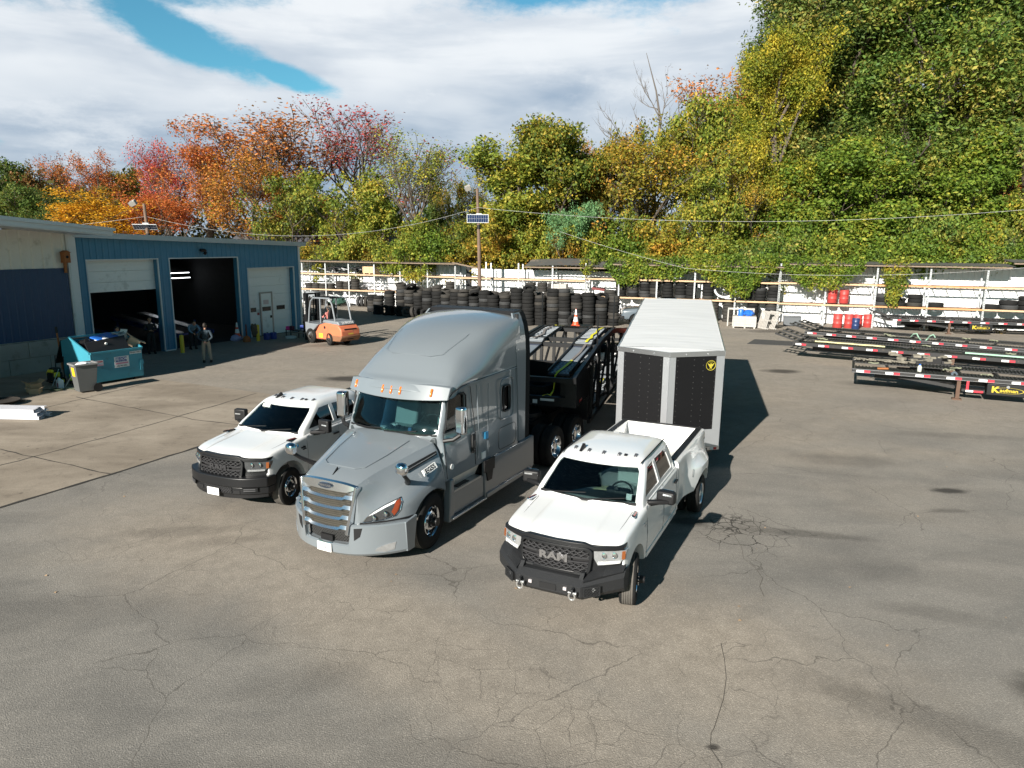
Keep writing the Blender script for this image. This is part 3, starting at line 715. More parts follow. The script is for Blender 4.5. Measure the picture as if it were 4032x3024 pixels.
# small stacks at the left end and leaning tyres
stack(-11.04, 55.4, 6, 'the short stack at the far left of the yard tyres', 'tyres at the left end')
stack(-10.1, 53.25, 6, 'the short stack beside the leaning tyres', 'tyres at the left end')
for i, (x, y, a) in enumerate([(-9.45, 52.4, .2), (-8.95, 52.45, .9), (-8.3, 51.9, -.1), (-7.7, 51.35, .15), (-7.2, 51.2, 1.25), (-6.75, 50.9, .8), (-6.2, 50.35, .1)]):
    tyre((x, y, .385), (R(90)-.16, 0, a), '%s from the left of the tyres leaning upright against the wall of stacks' % ORD[i], 'tyres leaning on edge')
tyre((4.0, 46.4, .38), (R(90)-.15, 0, .2), 'single tyre on edge leaning at the long tyre wall behind the cones', 'tyres leaning on edge')
# on the racks
def shelf_stack(v, n, z, where, s=1., far=False): 
    p = FW(-.5, v); stack(p.x, p.y, n, where, 'tyres stored on the racks', z, s, far=far)
G3 = 'under the vines'
for i, v in enumerate([22.55, 23.45, 24.3, 25.05, 25.95, 26.85, 27.6, 28.75, 31.4, 32.3, 33.15]):
    shelf_stack(v, [5, 5, 5, 5, 5, 5, 5, 6, 3, 5, 5][i], 1.56, 'the %s shelf stack from left below the green vines' % ORD[i], 1.0)
for i, v in enumerate([29.2, 30.25, 31.9, 33.1]): shelf_stack(v, 6, 0, 'the %s ground stack from left under the vine rack' % ORD[i], 1., i < 2)
for i, (v, n) in enumerate([(40.0, 3), (41.0, 2), (41.95, 3), (43.2, 1), (46.3, 1), (47.3, 2), (48.3, 3)]): shelf_stack(v, n, 1.5, 'the %s shelf stack from left beyond the red drums' % ORD[i], 1.12 if i < 3 else 1.25)
for i, (v, n) in enumerate([(-4.1, 2), (-3.43, 2), (-2.73, 2), (-2.07, 2), (-1.15, 3), (-.43, 3), (.28, 4)]): shelf_stack(v, n, 1.42, '', .95, True)
for i, (v, n) in enumerate([(-3.9, 3), (-3.2, 3), (-2.4, 3), (-1.6, 3)]): shelf_stack(v, n, 0, '', .95, True)
shelf_stack(8.9, 10, 0, '', 1., True)
for i, v in enumerate([15.6, 16.5, 17.3]): shelf_stack(v, 3, 1.7, '', 1., True)
for i, v in enumerate([.6, .95, 1.3, 1.65, 2.0, 2.35]):
    p = FW(-.6, v); tyre((p.x, p.y, .42), (R(90), 0, R(-17.7+90)), '%s from the left of the tyres standing on edge under the left rack' % ORD[i], 'tyres standing under the left rack', 1.1)
for i, (v, z, s) in enumerate([(42.0, .35, 1.3), (43.4, .2, 1.3)]):
    p = FW(-.3, v); tyre((p.x, p.y, z), (0, 0, 0), ['large tyre lying by the wrapped bundle under the right rack', 'large tyre lying in weeds at the post foot under the right rack'][i], 'tyres lying under the right rack', s)
BULK.M = None
tag(BULK.build('more_tyres', RUB[1], ang=60), 'black tyres piled in the rear row and on the far left shelves', 'tyres', kind='stuff')
# drums
def drum(u, v, z, m, lab, s=1.):
    p = FW(u, v); t = thing('oil_drum', lab, 'drum', (p.x, p.y, z), 0, 'steel drums')
    q = MB(); P = [(0, 0), (.29, 0), (.30, .01)]
    for zz in (.29, .59): P += [(.29, zz-.02), (.305, zz), (.29, zz+.02)]
    P += [(.30, .87), (.30, .88)]; q.lathe(P, 24); q.build('body', m, t, ang=50)
    q = MB(); q.lathe([(.302, .86), (.308, .88), (.30, .895), (.28, .88), (.275, .86), (0, .86)], 24); q.cyl((.15, .1, .86), (.15, .1, .885), .03); q.build('lid', m, t, ang=50); t.scale = (s, s, s); return t
DR = mat('red_drum_paint', (.42, .05, .045), .5, var=.15, vs=3, dirt=(.2, .07, .05), dirtamt=.3); DB = mat('navy_drum_paint', (.02, .04, .12), .4, var=.1)
drum(-.45, 36.95, 1.56, DR, 'left red drum of the pair on the upper shelf'); drum(-.45, 37.68, 1.56, DR, 'right red drum of the pair on the upper shelf')
drum(.6, 37.3, 0, DR, 'leftmost red drum on the ground under the rack'); drum(.45, 38.0, 0, DR, 'red drum on the ground between the leftmost drum and the navy one')
drum(1.05, 38.35, 0, DB, 'short navy drum with yellow print on the ground', .8); drum(-.3, 38.65, 0, DR, 'red drum behind the navy drum', .92); drum(-.5, 39.3, 0, DR, 'rightmost red drum behind the white boards', .95)
# wooden crates, pallets, fenders
CRW = mat('new_crate_timber', (.62, .43, .24), .7, var=.12); CRG = mat('grey_crate_timber', (.42, .40, .37), .85, var=.25, vs=6)
def crate(loc, az, sx, sy, sz, m, lab):
    t = thing('wooden_crate', lab, 'crate', loc, az)
    q = MB(); q.box(-sx/2+.02, sx/2-.02, -sy/2+.02, sy/2-.02, .1, sz); 
    for i in range(4):
        z = .1+(sz-.1)*i/4
        q.box(-sx/2, sx/2, -sy/2, -sy/2+.019, z, z+(sz-.1)/4-.012); q.box(-sx/2, -sx/2+.019, -sy/2+.02, sy/2, z, z+(sz-.1)/4-.012)
    q.build('body', m, t)
    q = MB()
    for x in (-sx/2, -.04, sx/2-.08): q.box(x, x+.08, -sy/2-.025, -sy/2-.001, .1, sz)
    q.build('batten', m, t); q = MB()
    for x in (-sx/2+.05, 0, sx/2-.15): q.box(x, x+.1, -sy/2, sy/2, 0, .098)
    q.build('skid', m, t); return t
p = FW(-.5, 1.85); crate((p.x, p.y, 2.72), 17.7, 1.1, .9, .62, CRW, 'new pale wooden crate on the top shelf of the left rack')
p = FW(.5, 31.45); crate((15.35, 46.7, 0), 17, 1.5, 1., .78, CRG, 'weathered grey wooden crate holding blue plastic items')
BLUEP = mat('blue_plastic', (.02, .14, .55), .35, coat=.2)
q = MB(); q.M = Matrix.Translation((15.1, 46.7, .66)); q.lathe([(0, 0), (.17, 0), (.18, .04), (.18, .5), (.15, .55), (0, .55)], 18); tag(q.build('plastic_barrel', BLUEP), 'blue plastic barrel standing in the weathered crate', 'barrel')
bag = MB(); rb = random.Random(4)
def crumple(c, r, n=1, seed=1, sq=(1, 1, 1)):
    bm = bmesh.new(); bmesh.ops.create_icosphere(bm, subdivisions=3, radius=1); rr = random.Random(seed)
    from mathutils import noise as mn
    for v in bm.verts:
        k = 1+.35*mn.noise(v.co*2.3+Vector((seed, 0, 0)))+.12*mn.noise(v.co*6)
        v.co = Vector((v.co.x*sq[0], v.co.y*sq[1], v.co.z*sq[2]))*k*r+Vector(c)
    me = bpy.data.meshes.new('c'); bm.to_mesh(me); bm.free(); return me
tag(link('plastic_bundle', crumple((15.6, 46.65, .95), .28, seed=3, sq=(1.2, 1, .8)), ang=30), 'crumpled blue plastic bundle in the weathered crate', 'bundle'); bpy.data.objects['plastic_bundle'].data.materials.append(BLUEP)
lid = thing('crate_stand', 'pale timber frame standing over the weathered crate', 'frame', (15.3, 47.3, 0), 17)
q = MB(); q.box(-.85, .85, -.05, .05, 1.12, 1.24); q.build('top_board', CRG, lid)
for x in (-.82, 0, .8): q = MB(); q.box(x-.04, x+.04, -.04, .04, 0, 1.12); q.build('leg', CRG, lid)
def pallet(loc, az, tilt, lab, m=CRG, n=7):
    t = thing('pallet', lab, 'pallet', loc, az); A = Matrix.Rotation(tilt, 4, 'X')
    q = MB(); q.M = A
    for i in range(n): q.box(-.5+i*1.0/n, -.5+i*1.0/n+.095, -.075, -.055, 0, 1.2)
    for i in range(3): q.box(-.5, .5, .055, .075, .02+i*.54, .12+i*.54)
    q.build('board', m, t); q = MB(); q.M = A
    for z in (.03, .56, 1.1): q.box(-.5, .5, -.054, .054, z, z+.07)
    q.build('bearer', m, t); return t
pallet((16.35, 46.0, 0), 75, R(-14), 'left grey pallet leaning beside the weathered crate'); pallet((16.85, 46.0, 0), 72, R(-19), 'right grey pallet leaning beside the weathered crate')
FEN = mat('black_fender', (.035, .035, .037), .5, var=.15); FENS = mat('silver_fender', (.55, .56, .58), .3, .6)
def fender(v, z, m, lab, r=.5, w=.6, a0=10, a1=150):
    p = FW(-.6, v, z); t = thing('truck_fender', lab, 'fender', (p.x, p.y, p.z), 17.7, 'truck fenders on the left rack')
    for k in range(2):
        q = MB(); V = []
        for i in range(13):
            a = R(a0+(a1-a0)*i/12); c, s = math.cos(a), math.sin(a); yy = k*.75
            V += [(r*c, yy-w/2, r*s), (r*c, yy+.1, r*s), ((r-.03)*c, yy+.1, (r-.03)*s), ((r-.03)*c, yy-w/2, (r-.03)*s)]
        q.add(V, [(4*i+j, 4*i+(j+1) % 4, 4*i+4+(j+1) % 4, 4*i+4+j) for i in range(12) for j in range(4)]+[(0, 1, 2, 3), (48, 49, 50, 51)]); q.build('arch', m, t); 
    q = MB(); q.bar((0, 0, r*.9), (1.2, 0, r*.5), .05); q.build('bracket', STEEL, t)
for i, (v, m) in enumerate([(-3.6, FEN), (-1.9, FEN), (-1.3, FEN), (.1, FEN), (.7, FEN)]): fender(v, 2.74, m, '%s black truck fender from the left on the top shelf' % ORD[i])
fender(3.0, 2.72, FENS, 'silver truck fender on the top shelf right of the new crate', .4); fender(4.6, 2.72, FENS, 'silver truck fender on the top shelf near the vines', .36)
fender(1.3, 1.44, FENS, 'silver truck fender at the left end of the lower shelf pair', .42); fender(2.7, 1.44, FENS, 'silver truck fender at the right end of the lower shelf pair', .42)
# curved white arch part on the vine rack
q = MB(); V = []
p = FW(-.4, 29.9, 2.3)
at_ = thing('curved_panel', 'white and black curved fairing panel on the shelf under the vines', 'panel', (p.x, p.y, p.z), 17.7)
for i in range(17):
    a = R(185+160*i/16); c, s = math.cos(a), math.sin(a); V += [(.72*c, -.12, .62*s), (.72*c, .12, .62*s), (.60*c, .12, .50*s), (.60*c, -.12, .50*s)]
q.add(V, [(4*i+j, 4*i+(j+1) % 4, 4*i+4+(j+1) % 4, 4*i+4+j) for i in range(16) for j in range(4)]+[(0, 1, 2, 3), (64, 65, 66, 67)]); q.build('rim', FWHITE, at_)
q = MB(); V2 = [((a[0]*.83), a[1]+.15, a[2]*.83) for a in V]; q.add(V2, [(4*i+j, 4*i+(j+1) % 4, 4*i+4+(j+1) % 4, 4*i+4+j) for i in range(16) for j in range(4)]); q.build('lining', BLACKP, at_)
# white boards stacked, wrapped bundle, grey box, mast
wb = thing('board_stack', 'stack of white boards lying beside the drums', 'boards', (25.0, 47.7, 0), 22)
for i in range(7):
    q = MB(); a = (i*37 % 7-3)*.02; q.M = Matrix.Rotation(a, 4, 'Z'); q.box(-1.4+i*.05, 1.3+(i % 3)*.15, -.35, .35, .06+i*.085, .06+i*.085+.075); q.build('board', FWHITE, wb)
o = thing('storage_chest', 'dark grey chest on the ground under the rack by the vines', 'chest', (19.0, 47.9, 0), 17)
q = MB(); q.box(-.55, .55, -.3, .3, .05, .6); q.build('body', mat('chest_grey', (.10, .11, .12), .5), o, bevel=.02); q = MB(); q.box(-.57, .57, -.32, .32, .605, .68); q.build('lid', mat('chest_grey', (.1, .11, .12), .5), o, bevel=.02)
cr2 = FW(-.5, 17.9); crate((cr2.x, cr2.y, 1.5), 17.7, 1.15, .9, .85, CRG, 'grey wooden crate behind the tyre wall under the grey roof')
p = FW(-.3, 20.9); eb = thing('engine_block', 'dark red engine head lying on the tyre wall', 'engine part', (p.x, p.y, 1.95), 17.7)
q = MB(); q.M = Matrix.Rotation(.12, 4, 'Y'); q.box(-.5, .5, -.15, .15, 0, .18); q.build('block', mat('engine_red', (.15, .02, .02), .6), eb)
for k in range(6): q = MB(); q.M = Matrix.Rotation(.12, 4, 'Y'); q.box(-.45+k*.16, -.36+k*.16, -.12, .12, .18, .26); q.build('port', DARK, eb)
# ------------------------------------------------------------------ helpers for vehicle fronts
def curve_panel(poly, C, voff, th, m=None, mb=None):
    mb = mb or MB(); n = len(poly)
    V = [(u, C(u, w)+voff, w) for (u, w) in poly]+[(u, C(u, w)+voff+th, w) for (u, w) in poly]
    cu = sum(p[0] for p in poly)/n; cw = sum(p[1] for p in poly)/n
    V += [(cu, C(cu, cw)+voff, cw), (cu, C(cu, cw)+voff+th, cw)]
    F = [(i, (i+1) % n, 2*n) for i in range(n)]+[(n+(i+1) % n, n+i, 2*n+1) for i in range(n)]+[(i, n+i, n+(i+1) % n, (i+1) % n) for i in range(n)]
    return mb.add(V, F, m)
def grid_panel(u0, u1, wlo, whi, C, voff, th, n=14, mb=None, m=None):
    """panel between curves wlo(u), whi(u), following C"""
    mb = mb or MB(); V = []
    for i in range(n+1):
        u = u0+(u1-u0)*i/n; a, b = wlo(u), whi(u)
        V += [(u, C(u, a)+voff, a), (u, C(u, b)+voff, b), (u, C(u, b)+voff+th, b), (u, C(u, a)+voff+th, a)]
    F = [(4*i+j, 4*i+(j+1) % 4, 4*i+4+(j+1) % 4, 4*i+4+j) for i in range(n) for j in range(4)]+[(0, 1, 2, 3), (4*n+3, 4*n+2, 4*n+1, 4*n)]
    return mb.add(V, F, m)
def ring(outer, inner, C, voff, th, mb=None, m=None):
    mb = mb or MB(); n = len(outer)
    V = [(u, C(u, w)+voff, w) for (u, w) in outer]+[(u, C(u, w)+voff, w) for (u, w) in inner]+[(u, C(u, w)+voff+th, w) for (u, w) in outer]+[(u, C(u, w)+voff+th, w) for (u, w) in inner]
    F = []
    for i in range(n):
        j = (i+1) % n; F += [(i, j, n+j, n+i), (2*n+j, 2*n+i, 3*n+i, 3*n+j), (i, 2*n+i, 2*n+j, j), (n+j, 3*n+j, 3*n+i, n+i)]
    return mb.add(V, F, m)
def rrect(u0, u1, w0, w1, r, n=5, taper=0.):
    P = []
    for (cx, cy, a0) in ((u1-r, w1-r, 0), (u0+r, w1-r, 90), (u0+r, w0+r, 180), (u1-r, w0+r, 270)):
        for i in range(n+1):
            a = R(a0+90*i/n); x, y = cx+r*math.cos(a), cy+r*math.sin(a)
            x *= 1-taper*(w1-y)/(w1-w0); P.append((x, y))
    # subdivide long edges
    Q = []
    for i, p in enumerate(P):
        q = P[(i+1) % len(P)]; d = math.hypot(q[0]-p[0], q[1]-p[1]); k = max(1, int(d/.12))
        for j in range(k): Q.append((p[0]+(q[0]-p[0])*j/k, p[1]+(q[1]-p[1])*j/k))
    return Q
def honey(mb, u0, u1, w0, w1, C, voff, cw=.09, ch=.04, t=.009, d=.02, inside=None):
    rows = int((w1-w0)/(ch*.75))+1
    for r_ in range(rows):
        w = w0+r_*ch*.75+ch/2; off = cw/2*(r_ % 2); k = int((u1-u0)/cw)+1
        for i in range(k):
            u = u0+i*cw+off+cw/2
            if u+cw/2 > u1+.02 or w+ch/2 > w1+.012: continue
            if inside and not inside(u, w): continue
            P = [(u-cw/2, w), (u-cw*.28, w+ch/2), (u+cw*.28, w+ch/2), (u+cw/2, w), (u+cw*.28, w-ch/2), (u-cw*.28, w-ch/2)]
            for a in range(6):
                p, q = P[a], P[(a+1) % 6]
                mb.bar((p[0], C(*p)+voff, p[1]), (q[0], C(*q)+voff, q[1]), t, d, up=(0, 1, 0))
GLASS = glassmat('vehicle_glass', (.20, .27, .28), .82)
GLASST = glassmat('dark_tinted_glass', (.03, .035, .04), .93)
GLASSW = glassmat('pickup_windshield', (.38, .52, .52), .6)
SEATM = mat('grey_seat', (.42, .47, .45), .6, var=.1)
DASH = mat('dark_dash', (.015, .016, .018), .6)
TREAD = mat('tread_dusty', (.10, .092, .082), .9, var=.35, vs=14)
def wheel(parent, x, v, w, r, wd, side, kind, name='wheel', steer=0., worn=False):
    """side +1: outer face towards +u"""
    rimr = r*.56
    h = bpy.data.objects.new(name, None)
    q = MB(); hh = wd/2; P = [(rimr, -hh*.8), (rimr+.03, -hh*.97), (r*.86, -hh*1.03), (r*.955, -hh*.93), (r*.985, -hh*.78), (r, -hh*.62)]
    g = []
    for k in range(-2, 3):
        c = k*hh*.27; P += [(r, c-hh*.11) , (r, c+hh*.09)]
        if k < 2: P += [(r-.012, c+hh*.11), (r-.012, c+hh*.14)]
    P += [(r, hh*.62), (r*.985, hh*.78), (r*.955, hh*.93), (r*.86, hh*1.03), (rimr+.03, hh*.97), (rimr, hh*.8), (rimr-.01, 0), (rimr, -hh*.8)]
    ms = [0]*(len(P)-1)
    if worn:
        for i in range(5, len(P)-8): ms[i] = 1 if i not in () else 0
    q.lathe(P, 48, axis='x', ms=ms); t = q.build(name, [RUBBER, TREAD], parent, ang=40)
    t.location = (x, v, w); t.rotation_euler = (0, 0, steer)
    q = MB(); s = side
    prof = {'front': [(rimr+.005, -hh*.8), (rimr+.005, hh*.82), (rimr-.01, hh*.97), (rimr-.03, hh*.8), (rimr-.035, hh*.35), (rimr-.07, hh*.45), (r*.36, hh*.72), (r*.30, hh*.85), (r*.24, hh*.80), (r*.22, hh*.85)],
            'rear': [(rimr+.005, -hh*.8), (rimr+.005, hh*.82), (rimr-.01, hh*.97), (rimr-.03, hh*.8), (rimr-.035, -hh*.1), (r*.45, -hh*.35), (r*.36, -hh*.55), (r*.26, -hh*.5), (r*.24, -hh*.35)]}[kind]
    q.lathe([(a, b*s) for a, b in prof], 36, axis='x'); rim = q.build('rim', CHROME if kind == 'front' or r > .45 else ALU, t, ang=40)
    q = MB(); dz = (hh*.85 if kind == 'front' else -hh*.35)*s
    q.lathe([(r*.24, dz-.02*s), (r*.235, dz+.03*s), (r*.16, dz+.05*s), (r*.13, dz+.12*s), (.06 if r < .45 else .08, dz+.13*s), (0, dz+.13*s)], 20, axis='x')
    q.build('hub', BLACKP if kind == 'front' else CHROME, t)
    q = MB()
    for k in range(8):     # hand holes
        a = 2*math.pi*k/8; rr = r*.41; off = (hh*.60 if kind == 'front' else -hh*.40)*s
        cc = Vector((off, rr*math.cos(a), rr*math.sin(a))); q.cyl(cc-Vector((.012*s, 0, 0)), cc+Vector((.028*s, 0, 0)), r*.058, n=10)
    q.build('hand_hole', DARK, t)
    q = MB()
    for k in range(10):
        a = 2*math.pi*(k+.5)/10; cc = Vector((dz, r*.205*math.cos(a), r*.205*math.sin(a))); q.cyl(cc, cc+Vector((.045*s, 0, 0)), .012, n=6)
    q.build('lug_nut', CHROME, t); return t
def seat(parent, x, v, w, m=SEATM, wd=.50, name='seat'):
    q = MB(); q.cbox((x, v-.05, w+.06), (wd, .5, .16)); s = q.build(name, m, parent, bevel=.05, seg=3)
    q = MB(); q.cbox((x, v+.27, w+.40), (wd, .14, .66), (R(-14), 0, 0)); q.build('backrest', m, s, bevel=.05, seg=3)
    q = MB(); q.cbox((x, v+.36, w+.80), (wd*.5, .09, .17), (R(-10), 0, 0)); q.build('headrest', m, s, bevel=.035, seg=3); return s
def steering(parent, x, v, w, tilt=-30, r=.19):
    q = MB(); pts = [Vector((r*math.cos(a), 0, r*math.sin(a))) for a in [2*math.pi*i/28 for i in range(29)]]
    A = Matrix.Translation((x, v, w)) @ Matrix.Rotation(R(tilt), 4, 'X'); q.M = A
    q.tube(pts, .016, 8); q.bar((-r, 0, 0), (r, 0, 0), .04, .02); q.bar((0, 0, -r), (0, 0, 0), .04, .02); q.cyl((0, -.02, 0), (0, .02, 0), .06); q.bar((0, 0, 0), (0, -.35, 0), .05)
    q.build('steering_wheel', DASH, parent)
def pickup(name, label, pose, variant):
    x0, y0, az = pose
    T = thing(name, label, 'pickup truck', (x0, y0, 0), az, 'white pickup trucks with dual rear wheels')
    paint = mat('pickup_white', (.72, .73, .73), .25, coat=.8, spec=.5)
    def S(v, ws, zb, su, zs, hu, zh, mu, zm, zc, zmid=1.0):
        return [(0, v, zb), (.55, v, zb), (ws*.955, v, zb+.01), (ws*.99, v, zb+.10), (ws, v, zmid-.18), (ws*.993, v, zmid), (ws*.978, v, zs-.10), (su, v, zs), (su-.05, v, zs+.032), (hu, v, zh), (mu+.10, v, zm-.02), (mu, v, zm), (0, v, zc)]
    def bowed(P, v0, b, e=2.6): return [(u, v0+b*(abs(u)/.97)**e, w) for (u, v, w) in P]
    st = [S(.40, .955, .74, .915, 1.125, .76, 1.165, .44, 1.195, 1.20), S(.43, .968, .70, .925, 1.14, .765, 1.182, .44, 1.215, 1.22), S(.62, .99, .56, .945, 1.185, .77, 1.228, .44, 1.268, 1.275), S(1.0, 1.0, .50, .955, 1.235, .78, 1.27, .44, 1.318, 1.325),
          S(1.40, 1.0, .50, .96, 1.275, .79, 1.312, .44, 1.37, 1.38), S(1.56, 1.0, .50, .962, 1.295, .85, 1.335, .6, 1.37, 1.38), S(1.8, 1.0, .50, .965, 1.315, .90, 1.365, .5, 1.36, 1.36), S(2.8, 1.0, .50, .968, 1.325, .91, 1.37, .5, 1.36, 1.36),
          S(3.86, .998, .50, .968, 1.33, .91, 1.37, .5, 1.36, 1.36), S(3.93, .998, .52, .972, 1.36, .90, 1.445, .5, 1.445, 1.445), S(4.6, 1.0, .55, .972, 1.37, .90, 1.45, .5, 1.45, 1.45), S(5.6, 1.0, .55, .972, 1.37, .90, 1.45, .5, 1.45, 1.45), S(6.55, .985, .55, .96, 1.37, .88, 1.45, .5, 1.45, 1.45)]
    st[0] = bowed(st[0], .19, .29); st[1] = bowed(st[1], .23, .27); st[2] = bowed(st[2], .50, .13)
    def arch(v, u0, r_, w_):
        C = []
        for s in (-1, 1): q = MB(); q.cyl((s*u0, v, w_), (s*1.5, v, w_), r_, n=40); C.append(q)
        return C
    fr_ = st[:8]+[S(3.88, .998, .50, .968, 1.33, .91, 1.37, .5, 1.36, 1.36)]
    body = boolm(meshof(loft(fr_, 3, 3)), arch(1.0, .60, .505, .44)); body.materials.clear(); body.materials.append(paint)
    link('body', body, T, ang=28)
    def Bd(v, u, um, top, w3):
        return [(0, v, .55), (.55, v, .55), (.94*um, v, .56), (u-.01, v, .66), (u, v, .85), (u-.003, v, w3), (.985+(u-1)*.55, v, 1.17), (.972+(u-1)*.10, v, top-.09), (.955, v, top-.03), (.90, v, top), (.6, v, top), (0, v, top)]
    bs_ = [Bd(3.905, .998, 1, 1.445, 1.0), Bd(4.3, .999, 1, 1.45, 1.0), Bd(4.5, 1.03, 1.02, 1.45, 1.0), Bd(4.75, 1.11, 1.08, 1.45, 1.02), Bd(5.05, 1.195, 1.18, 1.45, 1.04), Bd(5.4, 1.225, 1.22, 1.45, 1.05), Bd(5.75, 1.21, 1.2, 1.45, 1.04), Bd(6.1, 1.13, 1.12, 1.45, 1.02), Bd(6.38, 1.02, 1.03, 1.45, 1.0), Bd(6.55, .975, 1, 1.45, 1.0)]
    cut = arch(5.3, .66, .50, .44); q = MB(); q.box(-.775, .775, 3.99, 6.49, .93, 1.6); cut.append(q)
    bed = boolm(meshof(loft(bs_, 3, 2)), cut); bed.materials.clear(); bed.materials.append(paint)
    link('bed', bed, T, ang=28)
    # cab
    def CL(ins): return layers([(1.22, 1.36, 3.86, .955, .955, .20, .10), (1.40, 1.39, 3.855, .905, .905, .20, .10), (1.62, 1.74, 3.83, .835, .84, .17, .10), (1.80, 2.03, 3.80, .765, .775, .14, .11), (1.875, 2.17, 3.77, .71, .72, .13, .13), (1.915, 2.36, 3.73, .64, .65, .12, .16), (1.945, 2.70, 3.64, .48, .50, .10, .2), (1.955, 3.0, 3.5, .28, .3, .05, .15)], k=3, inset=ins)
    def cutters():
        C = []
        for s in (-1, 1):
            q = MB(); q.prism([(1.80, 1.43), (2.02, 1.60), (2.30, 1.785), (2.64, 1.80), (2.66, 1.43)], 'x', s*.3, s*1.3); C.append(q)
            q = MB(); q.prism([(2.78, 1.43), (2.76, 1.80), (3.35, 1.79), (3.50, 1.72), (3.60, 1.43)], 'x', s*.3, s*1.3); C.append(q)
        q = MB(); q.prism([(-.80, 1.40), (.80, 1.40), (.785, 1.46), (.70, 1.76), (.66, 1.805), (-.66, 1.805), (-.70, 1.76), (-.785, 1.46)], 'y', 1.0, 2.42); C.append(q)
        q = MB(); q.prism([(-.66, 1.48), (.66, 1.48), (.60, 1.78), (-.60, 1.78)], 'y', 3.5, 4.2); C.append(q)
        return C
    inner = layers([(1.10, 1.46, 3.80, .90, .90, .20, .08), (1.40, 1.45, 3.80, .86, .86, .20, .08), (1.62, 1.80, 3.78, .79, .795, .17, .08), (1.80, 2.09, 3.75, .71, .72, .14, .09), (1.875, 2.4, 3.7, .60, .61, .1, .1), (1.90, 2.7, 3.6, .45, .45, .1, .15)], k=3)
    cab = boolm(meshof(CL(0)), [inner]+cutters()); cab.materials.clear(); cab.materials.append(paint)
    link('cab', cab, T, ang=30)
    sh = boolm(meshof(CL(.014)), [CL(.022)])
    for i, c in enumerate(cutters()):
        g = boolm(sh.copy(), [c], 'INTERSECT'); g.materials.clear(); g.materials.append(GLASST if i in (1, 3) and variant == 'R' else (GLASSW if i == 4 else GLASS))
        link(['side_window', 'side_window', 'side_window', 'side_window', 'windshield', 'rear_window'][i], g, T, ang=30)
    # interior
    q = MB(); q.box(-.86, .86, 1.60, 2.0, 1.05, 1.385); q.cbox((.38, 1.99, 1.40), (.4, .2, .1)); q.build('dashboard', DASH, T, bevel=.04)
    q = MB(); q.box(-.88, .88, 1.7, 3.78, 1.0, 1.06); q.build('floor', DASH, T)
    steering(T, .40, 2.12, 1.33); seat(T, .40, 2.45, .98); seat(T, -.40, 2.45, .98); q = MB(); q.cbox((0, 2.45, 1.25), (.25, .5, .2)); q.build('console', DASH, T)
    q = MB(); q.cbox((0, 3.28, 1.08), (1.4, .5, .16)); q.cbox((0, 3.6, 1.38), (1.4, .14, .56), (R(-12), 0, 0)); q.build('rear_bench', SEATM, T, bevel=.05)
    if variant == 'L':
        q = MB(); q.cbox((-.12, 1.78, 1.43), (.42, .26, .05), (0, 0, .2)); q.build('papers', LABELW, T)
        q = MB(); q.cbox((-.45, 2.02, 1.78), (.2, .02, .07), (R(-40), 0, 0)); q.build('mirror_card', LABELW, T)
    else:
        q = MB(); q.cbox((.12, 1.98, 1.42), (.30, .2, .012), (0, 0, .2)); q.build('papers', mat('yellow_paper', (.62, .58, .35), .8), T)
        q = MB(); q.cbox((.66, 1.66, 1.45), (.09, .01, .10), (R(-25), 0, 0)); q.build('windshield_sticker', LABELW, T)
    # windshield surround in black
    q = MB()
    for (a, b) in [((-.815, 1.535, 1.392), (0, 1.385, 1.392)), ((0, 1.385, 1.392), (.815, 1.535, 1.392))]: q.bar(a, b, .03, .04)
    q.build('cowl', BLACKP, T)
    for (a, b) in [((-.62, 1.49, 1.405), (-.02, 1.50, 1.47)), ((.05, 1.39, 1.405), (.62, 1.56, 1.455))]:
        q = MB(); q.tube([a, ((a[0]+b[0])/2, (a[1]+b[1])/2-.015, (a[2]+b[2])/2+.005), b], .010, 6); q.build('wiper', BLACKP, T)
    q = MB()
    for s in (-1, 1): q.tube([(s*.70, 2.16, 1.878), (s*.715, 2.6, 1.90), (s*.71, 3.2, 1.905), (s*.70, 3.74, 1.895)], .011, 6)
    if variant == 'R': q.build('roof_drip_rail', BLACKP, T)
    for i, u in enumerate((-.54, -.27, 0, .27, .54)):
        q = MB(); q.cbox((u, 2.34+.12*(u/.65)**2, 1.915), (.055, .10, .045), (R(18), 0, 0)); q.build('clearance_light', mat('smoked_lens', (.12, .12, .13), .15, .3, coat=.5), T, bevel=.015)
    q = MB(); q.prism([(2.28, 1.90), (2.46, 2.0), (2.50, 1.93)], 'x', -.43, -.38); q.build('antenna_fin', BLACKP, T)
    q = MB(); q.cbox((.38, 2.37, 1.918), (.05, .05, .03), (R(18), 0, 0)); q.build('roof_sensor', BLACKP, T)
    # front: curve of the nose
    def C(u, w): return .10+.34*min(1.1, abs(u)/.97)**2.6+.10*max(0., w-.80)
    bk = mat('front_black_plastic', (.009, .0095, .011), .38, var=.1)
    hl = lambda u: 1.115-.015*abs(u)
    q = MB(); grid_panel(-.93, .93, lambda u: .70, lambda u: 1.15-.04*abs(u), C, .045, .26, 24, q); q.build('front_panel', bk, T)
    q = MB(); grid_panel(-.955, .955, lambda u: 1.125 if abs(u) < .56 else 1.095, lambda u: (1.205 if abs(u) < .45 else 1.205-.045*min(1, (abs(u)-.45)/.12)), C, -.015, .20, 40, q)
    q.build('hood_guard', bk, T, bevel=.01)
    ou = rrect(-.575, .575, .735, 1.145, .10, taper=.05); inn = rrect(-.53, .53, .785, 1.105, .075, taper=.05)
    q = MB(); ring(ou, inn, C, -.035, .09, q); q.build('grille_frame', bk, T, bevel=.008)
    q = MB(); grid_panel(-.55, .55, lambda u: .77, lambda u: 1.12, C, .035, .01, 14, q); q.build('grille_back', DARK, T)
    q = MB(); ins = lambda u, w: abs(u) < .535-.03*(1.1-w)/.3 and not (abs(u) > .47 and (w > 1.07 or w < .82))
